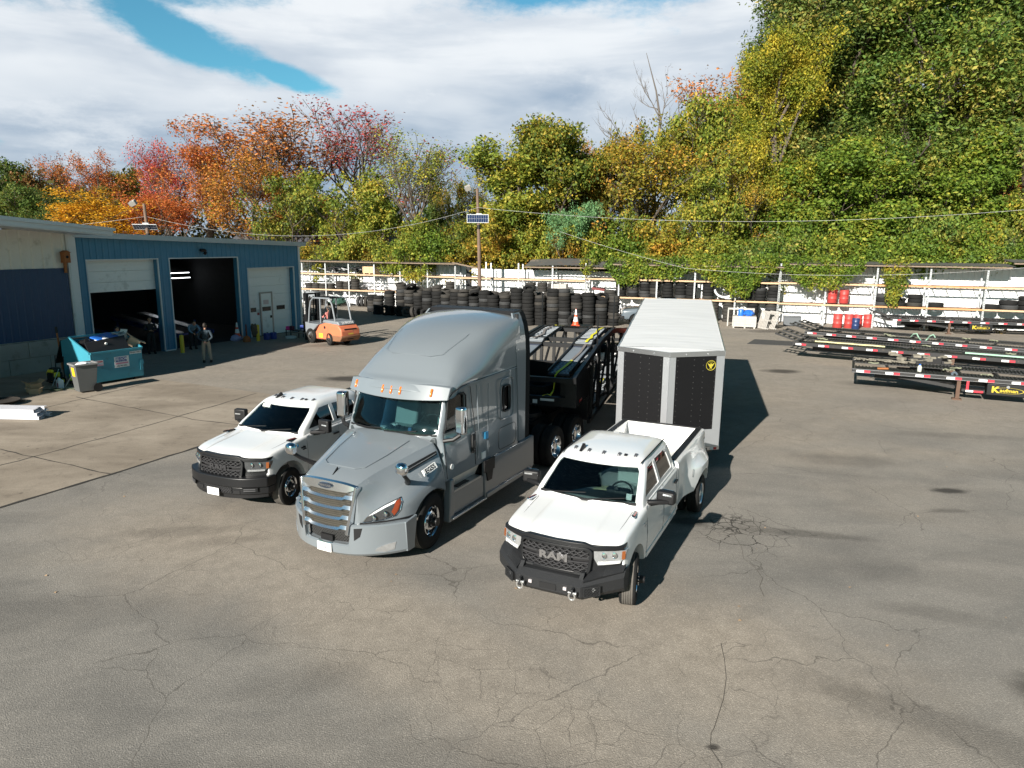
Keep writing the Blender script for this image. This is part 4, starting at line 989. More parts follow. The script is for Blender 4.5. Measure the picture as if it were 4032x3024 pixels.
    gm = mat('grille_mesh', (.035, .035, .038), .35, var=.1)
    honey(q, -.53, .53, 1.0, 1.10, C, -.012, .105, .044, .010, .03, ins); honey(q, -.53, .53, .79, .905, C, -.012, .105, .044, .010, .03, ins)
    for w_ in (.925, .988):
        for i in range(10): ua = -.52+i*.104; q.bar((ua, C(ua, w_)-.015, w_), (ua+.104, C(ua+.104, w_)-.015, w_), .022, .03, up=(0, 1, 0))
    q.build('grille_mesh', gm, T)
    q = MB(); q.box(-.27, .27, .10, .13, .905, 1.012); q.build('badge_plate', DARK, T)
    text('badge_letters', 'RAM', .155 if variant == 'R' else .15, mat('badge_silver', (.5, .5, .52), .25, .9) if variant == 'R' else gm, T, frame((0, .085, .958), (1.6, 0, 0), (0, 0, 1)) @ Matrix.Diagonal((1.42, 1, 1, 1)), .012, .006)
    for s in (-1, 1):
        lens = CLEAR if variant == 'R' else mat('dark_headlamp', (.10, .105, .11), .12, .5, var=.5, vs=16)
        pw = [(s*.575, 1.10), (s*.585, .985), (s*.61, .94), (s*.64, .885), (s*.90, .90), (s*.965, .96), (s*.985, 1.085)]
        q = MB(); pts = []
        for i, p in enumerate(pw):
            n_ = pw[(i+1) % len(pw)]; 
            for j in range(3): pts.append((p[0]+(n_[0]-p[0])*j/3, p[1]+(n_[1]-p[1])*j/3))
        curve_panel(pts, C, -.004, .09, None, q); h = q.build('headlight', lens, T)
        for (uu, ww, rr) in ((.70, 1.03, .052), (.83, 1.03, .052)):
            q = MB(); c = Vector((s*uu, C(uu, ww)-.012, ww)); q.lathe([(rr, 0), (rr*.92, .012), (rr*.5, .004), (0, .0)], 18, axis='y', c=tuple(c)); q.build('reflector', CHROME, h)
        q = MB(); grid_panel(min(s*.935, s*.975), max(s*.935, s*.975), lambda u: .955, lambda u: 1.075, C, -.010, .05, 3, q); q.build('amber_marker', mat('amber_marker_lens', (.25, .075, .02), .25, coat=.4), h)
        q = MB(); grid_panel(min(s*.64, s*.92), max(s*.64, s*.92), lambda u: .905, lambda u: .94, C, -.012, .03, 5, q); q.build('running_light', LABELW if variant == 'R' else CLEAR, h)
        # mirrors
        q = MB(); q.bar((s*.93, 1.80, 1.36), (s*1.24, 1.95, 1.37), .10, .07); q.bar((s*.95, 1.86, 1.30), (s*1.1, 1.93, 1.33), .05, .05); mr = q.build('side_mirror', BLACKP, T, bevel=.02)
        q = MB(); q.cbox((s*1.19, 1.98, 1.49 if variant == 'L' else 1.43), (.30, .14, .28 if variant == 'L' else .21), (0, 0, s*-.12)); q.build('mirror_housing', BLACKP, mr, bevel=.035, seg=3)
        q = MB(); q.cbox((s*1.20, 2.046, 1.45), (.21, .006, .17), (0, 0, s*-.12)); q.build('mirror_glass', CHROME, mr)
        q = MB(); q.cbox((s*1.22, 1.905, 1.52 if variant == 'L' else 1.485), (.14, .012, .025), (0, 0, s*-.12)); q.build('mirror_lamp', CLEAR, mr)
        for v in (2.60, 3.62):
            q = MB(); q.cbox((s*1.002, v, 1.16), (.035, .20, .04)); q.build('door_handle', BLACKP, T, bevel=.012)
        # seams of the doors, fender and hood
        SM = mat('seam_grey', (.12, .12, .12), .7)
        for vv in (1.62, 2.72, 3.74):
            q = MB(); q.tube([(s*.990, vv, .56), (s*1.000, vv, .75), (s*1.0, vv, .95), (s*.985, vv, 1.15), (s*.972, vv, 1.30), (s*.94, vv+.02, 1.375)], .0035, 4); q.build('panel_seam', SM, T)
        q = MB(); q.tube([(s*.775, .44, 1.186), (s*.782, .7, 1.238), (s*.795, 1.0, 1.272), (s*.80, 1.4, 1.314)], .0035, 4)
        q.build('panel_seam', SM, T)
        # hood side badge
        q = MB(); A = Matrix.Translation((s*.865, 1.28, 1.325)) @ Matrix.Rotation(R(s*12), 4, 'Y') @ Matrix.Rotation(R(-6), 4, 'X') @ Matrix.Rotation(R(s*4), 4, 'Z'); q.M = A
        q.box(-.035, .035, -.15, .15, -.02, .012); bd = q.build('hood_badge', CHROME if variant == 'R' else BLACKP, T, bevel=.03, seg=3)
        q = MB(); q.M = A; q.box(-.024, .024, -.13, .13, .0125, .016); q.build('badge_inlay', DARK, bd)
        q = MB(); q.M = A; q.box(.002, .018, -.115, .115, .0165, .019); q.build('red_stripe', RED, bd)
        q = MB(); q.M = A; 
        for k in range(6): q.box(-.016, -.003, -.10+k*.034, -.085+k*.034, .0165, .019)
        q.build('badge_print', ALU, bd)
        q = MB(); q.box(s*.98-.01, s*.98+.012, 1.42, 1.56, 1.10, 1.13); q.box(s*.985-.01, s*.985+.01, 1.48, 1.58, 1.06, 1.08); q.build('fender_badge', ALU if variant == 'R' else BLACKP, T)
        q = MB(); q.prism([(.58, .56), (1.0, .58), (1.0, .50), (.60, .48)], 'y', 1.62, 3.74) if s > 0 else q.prism([(-.58, .56), (-1.0, .58), (-1.0, .50), (-.60, .48)], 'y', 1.62, 3.74); q.build('running_board', paint if variant == 'R' else BLACKP, T)
        # bed rail caps
        q = MB(); q.box(min(s*.775, s*.895), max(s*.775, s*.895), 3.96, 6.54, 1.444, 1.468); q.build('bed_rail_cap', BLACKP, T, bevel=.008)
        # wheels
        wheel(T, s*.90, 1.0, .40, .40, .25, s, 'front', steer=R(12) if variant == 'R' else R(9), worn=True)
        wheel(T, s*1.07, 5.3, .40, .40, .24, s, 'rear'); wheel(T, s*.76, 5.3, .40, .40, .24, s, 'rear')
        q = MB(); q.lathe([(.50, 0), (.515, .012), (.50, .02)], 40, axis='x', c=(s*.985, 1.0, .44)); 
        q = MB(); q.box(min(s*.70, s*.96), max(s*.70, s*.96), 6.56, 6.60, .80, 1.25); q.build('tail_light', RED, T)
    q = MB(); q.box(-.89, .89, 6.49, 6.56, 1.447, 1.475); q.build('tailgate_cap', BLACKP, T, bevel=.008)
    q = MB(); q.box(-.76, .76, 3.995, 6.48, .932, .938)
    for i in range(14): q.box(-.70+i*.104, -.65+i*.104, 4.02, 6.45, .938, .948)
    q.build('bed_floor', mat('worn_bed_white', (.66, .65, .62), .5, var=.15, dirt=(.25, .2, .16), dirtamt=.4), T)
    hb_ = bvh_of(bed).ray_cast(Vector((3, 4.72, 1.0)), Vector((-1, 0, 0)))[0].x; q = MB(); q.tube([(hb_+.001, 4.72+.075*math.cos(a), 1.0+.075*math.sin(a)) for a in [R(i*20) for i in range(19)]], .004, 4, cap=False); q.build('fuel_door', SM, T)
    q = MB(); q.box(-.45, .45, .5, 6.4, .35, .5); q.box(-.6, .6, .9, 1.1, .3, .42); q.cyl((-.8, 5.3, .4), (.8, 5.3, .4), .09); q.build('chassis', BLACKM, T)
    q = MB(); q.box(-.6, .6, .45, 1.5, .5, .72); q.build('engine_bay', DARK, T)
    if variant == 'R':
        tx = mat('textured_bumper', (.015, .016, .018), .6, bump=.4, bs=120, var=.1)
        prof0 = [(-.02, .43), (-.10, .50), (-.12, .66), (.0, .735), (.30, .735), (.30, .43)]
        def sec(u, dv, dw, k=1.): return [(u, v*k+dv, w+dw) for v, w in prof0]
        q = MB(); V = []
        secs = [sec(-1.0, .42, .06, .7), sec(-.70, .16, .035), sec(-.50, .0, 0.), sec(.50, .0, 0.), sec(.70, .16, .035), sec(1.0, .42, .06, .7)]
        for sc in secs: V += sc
        q.add(V, [(6*i+j, 6*i+(j+1) % 6, 6*i+6+(j+1) % 6, 6*i+6+j) for i in range(5) for j in range(6)]+[tuple(range(6)), tuple(range(30, 36))])
        bp = q.build('bumper', tx, T, ang=15)
        q = MB(); V = []
        for s in (-1, 1):
            q.add([(s*.52, -.07, .735), (s*.74, .12, .78), (s*.98, .36, .80), (s*.98, .5, .86), (s*.74, .35, .86), (s*.52, .25, .78), (s*.52, -.02, .66), (s*.74, .17, .70), (s*.98, .42, .72)], [(0, 1, 4, 5), (1, 2, 3, 4), (0, 6, 7, 1), (1, 7, 8, 2), (2, 8, 3), (0, 5, 6)]); q.build('wing_top', tx, bp, ang=15); q = MB()
        q = MB(); q.box(-.13, .13, -.125, -.10, .535, .625); q.build('winch_opening', DARK, bp)
        for s in (-1, 1):
            def Pk(u, w): return (s*u, .0, w)
            A = Matrix.Translation((s*.61, .002, .60)) @ Matrix.Rotation(s*R(39), 4, 'Z')
            q = MB(); q.M = A; q.box(-.115, .115, -.058, -.03, -.065, .065); q.build('light_pocket', DARK, bp)
            q = MB(); q.M = A
            honey(q, -.11, .11, -.06, .06, lambda u, w: -.064, 0, .05, .03, .006, .008); q.box(-.125, .125, -.07, -.06, .062, .075); q.box(-.125, .125, -.07, -.06, -.075, -.062); q.box(-.125, -.112, -.07, -.06, -.062, .062); q.box(.112, .125, -.07, -.06, -.062, .062); q.build('pocket_mesh', tx, bp)
            q = MB(); q.M = A; q.cyl((.03, -.06, .02), (.03, -.055, .02), .03, n=12); q.build('fog_lamp', CLEAR, bp)
            q = MB(); q.cbox((s*.27, -.122, .60), (.05, .03, .045)); q.build('light_pod', mat('led_pod', (.75, .7, .72), .2, .4), bp)
            q = MB(); q.cbox((s*.405, -.15, .60), (.03, .12, .10)); q.build('shackle_mount', tx, bp)
            q = MB(); q.tube([(s*.405+.045*math.cos(a), -.20-.01*math.sin(a), .545+.06*math.sin(a)) for a in [R(60-300*i/14) for i in range(15)]], .014, 8); q.cyl((s*.405-.06, -.19, .595), (s*.405+.06, -.19, .595), .014); q.cyl((s*.405+.045, -.19, .595), (s*.405+.065, -.19, .595), .024); q.build('shackle', mat('zinc', (.7, .7, .7), .25, .8), bp)
        q = MB(); q.add([(-.42, .0, .44), (.42, .0, .44), (.34, .08, .37), (-.34, .08, .37), (-.42, .3, .44), (.42, .3, .44), (.34, .3, .37), (-.34, .3, .37)], [(0, 1, 2, 3), (4, 7, 6, 5), (0, 4, 5, 1), (3, 2, 6, 7), (0, 3, 7, 4), (1, 5, 6, 2)]); q.build('skid_plate', tx, bp)
        q = MB()
        for s in (-1, 1): q.prism([(-.02, .735), (.06, .80), (.16, .80), (.2, .735)], 'x', s*.47-.03, s*.47+.03)
        q.bar((-.5, .1, .765), (.5, .1, .765), .03); q.build('bumper_rail', tx, bp)
    else:
        def Cb(u, w): return -.02+.36*min(1.1, abs(u)/1.02)**3+.0*w
        q = MB(); grid_panel(-1.02, 1.02, lambda u: .60, lambda u: .80, Cb, .0, .25, 28, q); bp = q.build('bumper', bk, T, bevel=.02)
        q = MB(); grid_panel(-1.01, 1.01, lambda u: .42+.03*abs(u), lambda u: .60, Cb, .05, .2, 28, q); q.build('lower_bumper', bk, bp, bevel=.02)
        q = MB(); grid_panel(-.98, .98, lambda u: .33+.05*abs(u), lambda u: .42+.03*abs(u), Cb, .09, .12, 28, q); q.build('air_dam', BLACKP, bp)
        q = MB(); grid_panel(-.36, .36, lambda u: .47, lambda u: .585, Cb, .04, .02, 8, q); q.build('lower_grille', DARK, bp)
        q = MB(); honey(q, -.35, .35, .475, .58, Cb, .035, .06, .04, .007, .01); q.build('lower_mesh', gm, bp)
        for s in (-1, 1):
            q = MB(); grid_panel(min(s*.40, s*.54), max(s*.40, s*.54), lambda u: .46, lambda u: .53, Cb, .04, .02, 3, q); q.build('tow_pocket', DARK, bp)
            q = MB(); grid_panel(min(s*.62, s*.88), max(s*.62, s*.88), lambda u: .52, lambda u: .60, Cb, -.005, .04, 6, q); q.build('fog_bezel', BLACKM, bp)
            for w_ in (.54, .575): q = MB(); grid_panel(min(s*.65, s*.85), max(s*.65, s*.85), lambda u: w_-.008, lambda u: w_+.008, Cb, -.012, .02, 6, q); q.build('fog_slat', mat('slat_grey', (.08, .08, .085), .4), bp)
        q = MB(); q.cbox((-.06, -.035, .475), (.31, .012, .155)); pl = q.build('licence_plate', LABELW, T, bevel=.006)
        text('plate_number', 'P1315A78', .085, mat('plate_dark', (.06, .06, .12), .6), pl, frame((-.06, -.0425, .47), (1, 0, 0), (0, 0, 1)) @ Matrix.Diagonal((.72, 1, 1, 1)), .001)
        text('badge', 'C', .12, BLACKP, T, frame((1.0, 1.50, 1.10), (0, -1, 0), (0, 0, 1)), .004, .004)
        q = MB(); q.cyl((.995, 1.30, 1.19), (1.003, 1.30, 1.19), .035, n=6); q.build('blue_sticker', mat('sticker_blue', (.05, .35, .65), .4), T)
    return T
pickup('pickup_truck', 'white crew cab pickup with heavy black steel bumper, shackles and clear headlights', (.59, 9.54, 25.3), 'R')
pickup('pickup_truck', 'white crew cab pickup with plain black bumper, licence plate and dark headlights', (-5.94, 13.52, 23.5), 'L')
GREY = mat('truck_grey', (.172, .196, .215), .28, coat=.9, var=.02, spec=.5)
GREYD = mat('truck_grey_lower', (.155, .172, .187), .32, coat=.7)
TREADP = mat('step_tread', (.45, .46, .47), .35, .8, bump=.6, bs=30)
SMX, SMY, SMA = -3.12, 11.24, 27.4
T = thing('semi_truck', 'grey sleeper cab semi truck with chrome bar grille parked between the white pickups', 'truck', (SMX, SMY, 0), SMA)
def St(v, pts): return [(u, v, w) for (u, w) in pts]
def sharp(P, i=8, k=.16):
    P = [Vector(p) for p in P]; return [tuple(p) for p in P[:i]+[P[i].lerp(P[i-1], k), P[i], P[i].lerp(P[i+1], k)]+P[i+1:]]
hood = loft([sharp(x) for x in [St(.10, [(0,.62),(.3,.62),(.5,.62),(.575,.70),(.595,.90),(.605,1.1),(.60,1.25),(.59,1.38),(.55,1.455),(.40,1.49),(0,1.505)]),
 St(.30, [(0,.62),(.3,.62),(.7,.62),(.80,.70),(.83,.90),(.80,1.06),(.71,1.22),(.66,1.42),(.60,1.53),(.42,1.575),(0,1.595)]),
 St(.55, [(0,.62),(.4,.62),(.95,.62),(1.02,.72),(1.035,.92),(.995,1.11),(.84,1.27),(.73,1.47),(.655,1.60),(.45,1.655),(0,1.68)]),
 St(.85, [(0,.62),(.5,.62),(1.08,.62),(1.16,.75),(1.175,.95),(1.14,1.16),(.99,1.32),(.83,1.52),(.735,1.665),(.49,1.73),(0,1.755)]),
 St(1.35, [(0,.62),(.5,.62),(1.15,.62),(1.22,.8),(1.235,1.0),(1.21,1.22),(1.10,1.42),(.97,1.62),(.87,1.775),(.56,1.85),(0,1.88)]),
 St(1.72, [(0,.62),(.5,.62),(1.17,.62),(1.23,.8),(1.235,1.0),(1.215,1.24),(1.16,1.46),(1.07,1.68),(.965,1.845),(.6,1.93),(0,1.96)]),
 St(1.80, [(0,.62),(.5,.62),(1.17,.62),(1.23,.8),(1.235,1.0),(1.215,1.24),(1.165,1.46),(1.08,1.68),(.975,1.85),(.6,1.935),(0,1.965)])]], 4, 3)
cut = []
for s in (-1, 1): q = MB(); q.cyl((s*.70, 1.42, .52), (s*1.6, 1.42, .52), .60, n=44); cut.append(q)
hm = boolm(meshof(hood), cut); hm.materials.clear(); hm.materials.append(GREY); link('hood', hm, T, ang=40); HB_ = bvh_of(hm); Chd = front_proj(HB_)
# hood centre panel line
q = MB(); q.tube([(-.62, 1.55, 1.905), (-.55, 1.0, 1.775), (-.44, .52, 1.660), (-.30, .42, 1.648), (.30, .42, 1.648), (.44, .52, 1.660), (.55, 1.0, 1.775), (.62, 1.55, 1.905)], .007, 6); q.build('hood_crease', GREY, T)
q = MB(); q.prism([(.20, 1.555), (.34, 1.62), (.33, 1.66)], 'x', -.008, .008); q.build('hood_ornament', BLACKP, T)
def CLs(i=0.): return layers([(1.12, 1.82, 4.78, 1.195, 1.215, .02, .06), (1.45, 1.82, 4.78, 1.18, 1.22, .04, .07), (1.78, 1.78, 4.78, 1.13, 1.22, .14, .08), (1.95, 1.70, 4.78, 1.075, 1.22, .22, .09), (2.25, 1.83, 4.78, 1.06, 1.215, .21, .09), (2.58, 1.97, 4.78, 1.04, 1.21, .20, .09), (2.78, 2.06, 4.78, 1.03, 1.205, .2, .1), (2.90, 2.15, 4.78, 1.0, 1.20, .2, .1)], k=3, inset=i)
def rp(v0, v1, w0, w1, r): return rrect(v0, v1, w0, w1, r, 4)
def cutS():
    C = []
    for s in (-1, 1):
        q = MB(); q.prism([(1.99, 2.00), (2.06, 2.10), (2.15, 2.56), (2.22, 2.63), (2.66, 2.645), (2.72, 2.58), (2.70, 2.10), (2.62, 2.00)], 'x', s*.6, s*1.4); C.append(q)
        q = MB(); q.prism(rp(4.06, 4.36, 1.98, 2.52, .08), 'x', s*.6, s*1.4); C.append(q)
    q = MB(); q.prism([(-.96, 1.985), (-.80, 1.94), (.80, 1.94), (.96, 1.985), (1.0, 2.06), (.965, 2.56), (.9, 2.60), (-.9, 2.60), (-.965, 2.56), (-1.0, 2.06)], 'y', 1.3, 2.6); C.append(q)
    return C
inn = layers([(1.0, 1.90, 4.70, 1.12, 1.14, .04, .06), (1.78, 1.90, 4.70, 1.07, 1.14, .14, .08), (1.95, 1.80, 4.70, 1.0, 1.14, .2, .09), (2.58, 2.06, 4.70, .97, 1.14, .2, .09), (2.86, 2.2, 4.70, .93, 1.1, .2, .1)], k=3)
cb = boolm(meshof(CLs()), [inn]+cutS()); cb.materials.clear(); cb.materials.append(GREY); link('cab', cb, T, ang=30)
sh = boolm(meshof(CLs(.015)), [CLs(.024)])
WGL = glassmat('windshield_glass', (.33, .50, .52), .7)
for i, c in enumerate(cutS()):
    g = boolm(sh.copy(), [c], 'INTERSECT'); g.materials.clear(); g.materials.append(WGL if i == 4 else GLASST if i in (1, 3) else GLASS); link('windshield' if i == 4 else 'side_window', g, T, ang=30)
# window rubbers
for s in (-1, 1):
    pts = [(1.99, 2.00), (2.06, 2.10), (2.15, 2.56), (2.22, 2.63), (2.66, 2.645), (2.72, 2.58), (2.70, 2.10), (2.62, 2.00)]
    q = MB(); q.tube([(s*(1.085+.05*(v-2)/.7-.03*(w-2)/.6), v, w) for v, w in pts+pts[:1]], .016, 6); q.build('window_rubber', BLACKP, T)
    q = MB(); P_ = rp(4.06, 4.36, 1.98, 2.52, .08); q.tube([(s*1.212, v, w) for v, w in P_+P_[:1]], .02, 6); q.build('window_rubber', BLACKP, T)
    q = MB(); P_ = rp(3.93, 4.50, 1.82, 2.68, .12); q.tube([(s*1.213, v, w) for v, w in P_+P_[:1]], .012, 6); q.build('window_recess', GREY, T)
    q = MB(); P_ = rp(3.86, 4.62, 1.20, 1.66, .10); q.tube([(s*1.217, v, w) for v, w in P_+P_[:1]], .005, 5); q.build('locker_seam', DARK, T)
    q = MB(); q.tube([(s*1.195, 1.92, 1.16), (s*1.18, 1.90, 1.5), (s*1.12, 1.93, 1.8), (s*1.085, 1.98, 1.98)], .007, 5); q.build('door_seam', DARK, T)
    q = MB(); q.tube([(s*1.205, 2.93, 1.16), (s*1.205, 2.93, 1.8), (s*1.16, 2.80, 2.75)], .007, 5); q.build('door_seam', DARK, T)
    q = MB(); q.tube([(s*1.207, 3.02, 1.25), (s*1.207, 3.03, 2.0), (s*1.185, 3.0, 2.75)], .012, 6); q.build('door_pillar_rib', GREY, T)
    q = MB(); q.tube([(s*1.213, 3.42, 1.25), (s*1.210, 3.42, 2.7)], .010, 6); q.build('door_pillar_rib', GREY, T)
    q = MB(); q.box(min(s*1.19, s*1.235), max(s*1.19, s*1.235), 2.78, 2.90, 1.42, 1.80); dh = q.build('door_handle_recess', BLACKP, T, bevel=.03, seg=3)
    q = MB(); q.box(min(s*1.235, s*1.25), max(s*1.235, s*1.25), 2.82, 2.86, 1.47, 1.68); q.build('handle', CHROME, dh)
# roof fairing
def Rf(v, bow, hw, zb, side, sh1, sh2, top):
    P = [(0, zb), (.6, zb), (hw*.97, zb), (hw, zb+.03), (hw, side)] + [sh1, sh2, (.45, top-.015), (0, top)]
    return [(u, v+bow*(u/1.1)**2, w) for u, w in P]
roof = loft([Rf(1.86, .26, 1.06, 2.60, 2.66, (1.04, 2.69), (.95, 2.715), 2.745), Rf(1.95, .25, 1.10, 2.60, 2.72, (1.07, 2.78), (.97, 2.83), 2.875), Rf(2.08, .22, 1.13, 2.64, 2.78, (1.09, 2.86), (.97, 2.915), 2.955), Rf(2.22, .19, 1.15, 2.74, 2.84, (1.09, 2.93), (.93, 3.02), 3.07),
    Rf(2.55, .12, 1.18, 2.80, 2.92, (1.10, 3.06), (.90, 3.24), 3.33), Rf(3.0, .06, 1.205, 2.82, 3.0, (1.12, 3.20), (.90, 3.46), 3.58), Rf(3.6, .02, 1.215, 2.84, 3.1, (1.16, 3.40), (.98, 3.70), 3.81), Rf(4.2, 0, 1.22, 2.84, 3.15, (1.19, 3.56), (1.05, 3.83), 3.94), Rf(4.72, 0, 1.22, 2.84, 3.18, (1.205, 3.64), (1.10, 3.88), 3.985), Rf(4.79, 0, 1.22, 2.84, 3.18, (1.205, 3.64), (1.10, 3.88), 3.98)], 4, 3)
rm_ = meshof(roof); rm_.materials.append(GREY); link('roof_fairing', rm_, T, ang=35)
q = MB(); q.tube([(-.80, 4.55, 3.90), (-.84, 4.0, 3.845), (-.80, 3.2, 3.61), (-.66, 2.62, 3.345), (-.45, 2.52, 3.305), (.45, 2.52, 3.305), (.66, 2.62, 3.345), (.80, 3.2, 3.61), (.84, 4.0, 3.845), (.80, 4.55, 3.90)], .004, 6); q.build('roof_crease', GREY, T)
q = MB()
for s in (-1, 1):
    q = MB(); q.tube([(s*1.09, 2.12, 2.60), (s*1.14, 2.22, 2.72), (s*1.17, 2.5, 2.80), (s*1.215, 3.1, 2.84), (s*1.222, 4.78, 2.86)], .010, 6); q.build('roof_seam', DARK, T)
for u in (-.95, -.20, 0, .20, .82):
    q = MB(); q.cbox((u, 1.80+.205*(u/1.1)**2+.16*.5-.005, 2.725), (.045, .045, .16), (R(-26), 0, 0)); q.build('marker_light', AMBER, T, bevel=.02, seg=2)
def Cv(u, w): return 1.80+.205*(u/1.1)**2+(w-2.56)*.50
q = MB(); V = []; n_ = 30
for i in range(n_+1):
    u = -1.135+2.27*i/n_; k = (abs(u)/1.135)**6; lo = 2.575+.03*(abs(u)/1.135)**2; hi_ = 2.86-.01*(u/1.1)**2-.03*k
    V += [(u, Cv(u, lo)+.0, lo), (u, Cv(u, hi_), hi_), (u, Cv(u, hi_)+.10, hi_+.012), (u, Cv(u, lo)+.035, lo)]
q.add(V, [(4*i+j, 4*i+(j+1) % 4, 4*i+4+(j+1) % 4, 4*i+4+j) for i in range(n_) for j in range(4)]+[(0, 1, 2, 3), tuple(range(4*n_, 4*n_+4))[::-1]]); q.build('sun_visor', GREY, T, ang=40, bevel=.01)
# side extenders
for s in (-1, 1):
    def ext(fr, th, nm, m):
        q = MB(); V = []
        for (va, vb, w, u) in fr: V += [(s*u, va, w), (s*(u+.004), vb, w), (s*(u-th), vb, w), (s*(u-th), va, w)]
        n = len(fr)-1; q.add(V, [(4*i+j, 4*i+(j+1) % 4, 4*i+4+(j+1) % 4, 4*i+4+j) for i in range(n) for j in range(4)]+[(0, 1, 2, 3), (4*n+3, 4*n+2, 4*n+1, 4*n)]); q.build(nm, m, T, ang=50)
    F_ = [(4.74, 1.18, 1.236), (4.70, 2.0, 1.236), (4.64, 2.7, 1.238), (4.60, 3.1, 1.236), (4.58, 3.45, 1.215), (4.60, 3.7, 1.17), (4.66, 3.88, 1.11), (4.72, 3.97, 1.06)]
    ext([(v, 5.03, w, u) for v, w, u in F_], .035, 'side_extender', GREY)
    ext([(5.031, 5.24, w, u-.003) for v, w, u in F_], .03, 'rubber_edge', mat('soft_black', (.009, .009, .010), .75, spec=.15))
q = MB(); q.prism([(4.74, 3.93), (4.80, 4.00), (5.14, 4.02), (5.16, 3.97), (4.80, 3.90)], 'x', -1.06, 1.06); q.build('roof_trim', BLACKP, T)
q = MB(); q.box(-1.15, 1.15, 4.79, 4.84, 1.1, 3.95); q.build('cab_rear_wall', BLACKP, T)
# cab floor / interior
q = MB(); q.box(-1.0, 1.0, 1.85, 2.30, 1.4, 1.93); q.cbox((.5, 2.32, 1.92), (.6, .2, .18)); q.build('dashboard', mat('truck_dash', (.035, .045, .05), .6), T, bevel=.04)
q = MB(); q.box(-1.1, 1.1, 1.95, 4.6, 1.30, 1.36); q.build('floor', DASH, T)
steering(T, .52, 2.36, 2.02, -50, .23); seat(T, .52, 2.85, 1.62, SEATM, .55); seat(T, -.52, 2.85, 1.62, SEATM, .55)
q = MB(); q.box(-1.0, -.45, 3.45, 3.5, 1.5, 2.7); q.build('curtain', mat('dark_curtain', (.05, .06, .06), .8), T)
q = MB(); q.box(.45, 1.0, 3.45, 3.5, 1.5, 2.7); q.build('curtain', mat('dark_curtain', (.05, .06, .06), .8), T)
q = MB(); q.cbox((-.28, 1.88, 1.965), (.26, .10, .05), (0, 0, .05)); q.build('toll_card', LABELW, T)
rr_ = random.Random(8)
for i in range(6): q = MB(); q.cbox((rr_.uniform(-.25, .3), 2.05+rr_.uniform(-.05, .12), 1.96), (.09, .07, .07), (0, 0, rr_.uniform(0, 3))); q.build('dash_clutter', [LABELW, BLACKP, mat('clutter_blue', (.1, .2, .4), .6), BLACKP][i % 4], T, bevel=.015)
q = MB(); q.tube([(-.99, 1.90, 1.955), (-.5, 1.77, 1.935), (0, 1.72, 1.93), (.5, 1.77, 1.935), (.99, 1.90, 1.955)], .025, 6); q.build('cowl', BLACKP, T)
for (a, m_, b) in [((-.85, 1.83, 1.97), (-.5, 1.75, 1.975), (-.12, 1.72, 2.01)), ((-.05, 1.70, 1.965), (.25, 1.715, 1.975), (.62, 1.78, 2.02))]:
    q = MB(); q.tube([a, m_, b], .012, 6); q.build('wiper', BLACKP, T)
# grille
def Cg(u, w): return -.045+(w-.68)*.125+.045*(u/.6)**2
def hwg(w): return .46+(w-.68)*.175
q = MB(); n = 16; V = []
for (w) in (.66, 1.44):
    for i in range(n+1): u = -hwg(w)+2*hwg(w)*i/n; V.append((u, Cg(u, w)+.045, w))
q.add(V, [(i, i+1, n+2+i, n+1+i) for i in range(n)]); q.add([(a, b+.03, c) for a, b, c in V], [(i, n+1+i, n+2+i, i+1) for i in range(n)])
q.build('grille_back', mat('grille_dark', (.012, .012, .012), .6), T)
q = MB()
for k in range(46):
    u = -.50+k*.0222
    if abs(u) < .45: q.bar((u, Cg(u, .70)+.035, .70), (u*1.1, Cg(u*1.1, 1.40)+.035, 1.40), .006, .006)
for k in range(22): w = .70+k*.033; q.bar((-hwg(w)+.03, Cg(hwg(w)-.03, w)+.03, w), (0, Cg(0, w)+.03, w), .005); q.bar((0, Cg(0, w)+.03, w), (hwg(w)-.03, Cg(hwg(w), w)+.03, w), .005)
q.build('grille_mesh', mat('bug_screen', (.10, .09, .07), .6), T)
for w0 in (1.235, 1.065, .895, .725):
    q = MB(); V = []; H = hwg(w0); us = [-H+.01, -H*.72, -H*.62, -H*.3, 0, H*.3, H*.62, H*.72, H-.01]
    hi = [.045, .045, .012, .003, 0, .003, .012, .045, .045]; th = [.06, .055, .038, .036, .034, .036, .038, .055, .06]
    for u, h_, t_ in zip(us, hi, th):
        c = Cg(u, w0)
        V += [(u, c-.035, w0+h_-t_/2), (u, c-.005, w0+h_+t_/2), (u, c+.03, w0+h_+t_/2), (u, c+.03, w0+h_-t_/2)]
    q.add(V, [(4*i+j, 4*i+(j+1) % 4, 4*i+4+(j+1) % 4, 4*i+4+j) for i in range(8) for j in range(4)]+[(0, 1, 2, 3), (35, 34, 33, 32)]); q.build('grille_bar', mat('satin_chrome', (.80, .82, .85), .24, 1.), T, ang=25)
q = MB(); V = []
for i in range(15):
    u = -.60+1.2*i/14; a = abs(u)/.6; lo = 1.355 if abs(u) < .42 else 1.355+.07*(a-.7)/.3; hi_ = 1.505-.05*a**3; c = Cg(u, 1.42)
    V += [(u, c-.03, lo), (u, c-.015, hi_), (u, c+.05, hi_+.01), (u, c+.04, lo)]
q.add(V, [(4*i+j, 4*i+(j+1) % 4, 4*i+4+(j+1) % 4, 4*i+4+j) for i in range(14) for j in range(4)]+[(0, 1, 2, 3), (59, 58, 57, 56)]); q.build('grille_crown', mat('satin_chrome', (.80, .82, .85), .24, 1.), T, ang=25)
for s in (-1, 1):
    q = MB(); q.bar((s*hwg(1.46), Cg(hwg(1.46), 1.46)+.035, 1.46), (s*hwg(.64), Cg(hwg(.64), .64)+.04, .64), .05, .14, up=(0, 1, 0)); q.build('grille_side_trim', CHROME, T, bevel=.008)
q = MB(); q.M = frame((0, -.0+Cg(0, 1.43)-.035, 1.432), (1, 0, 0), (0, .14, 1)); 
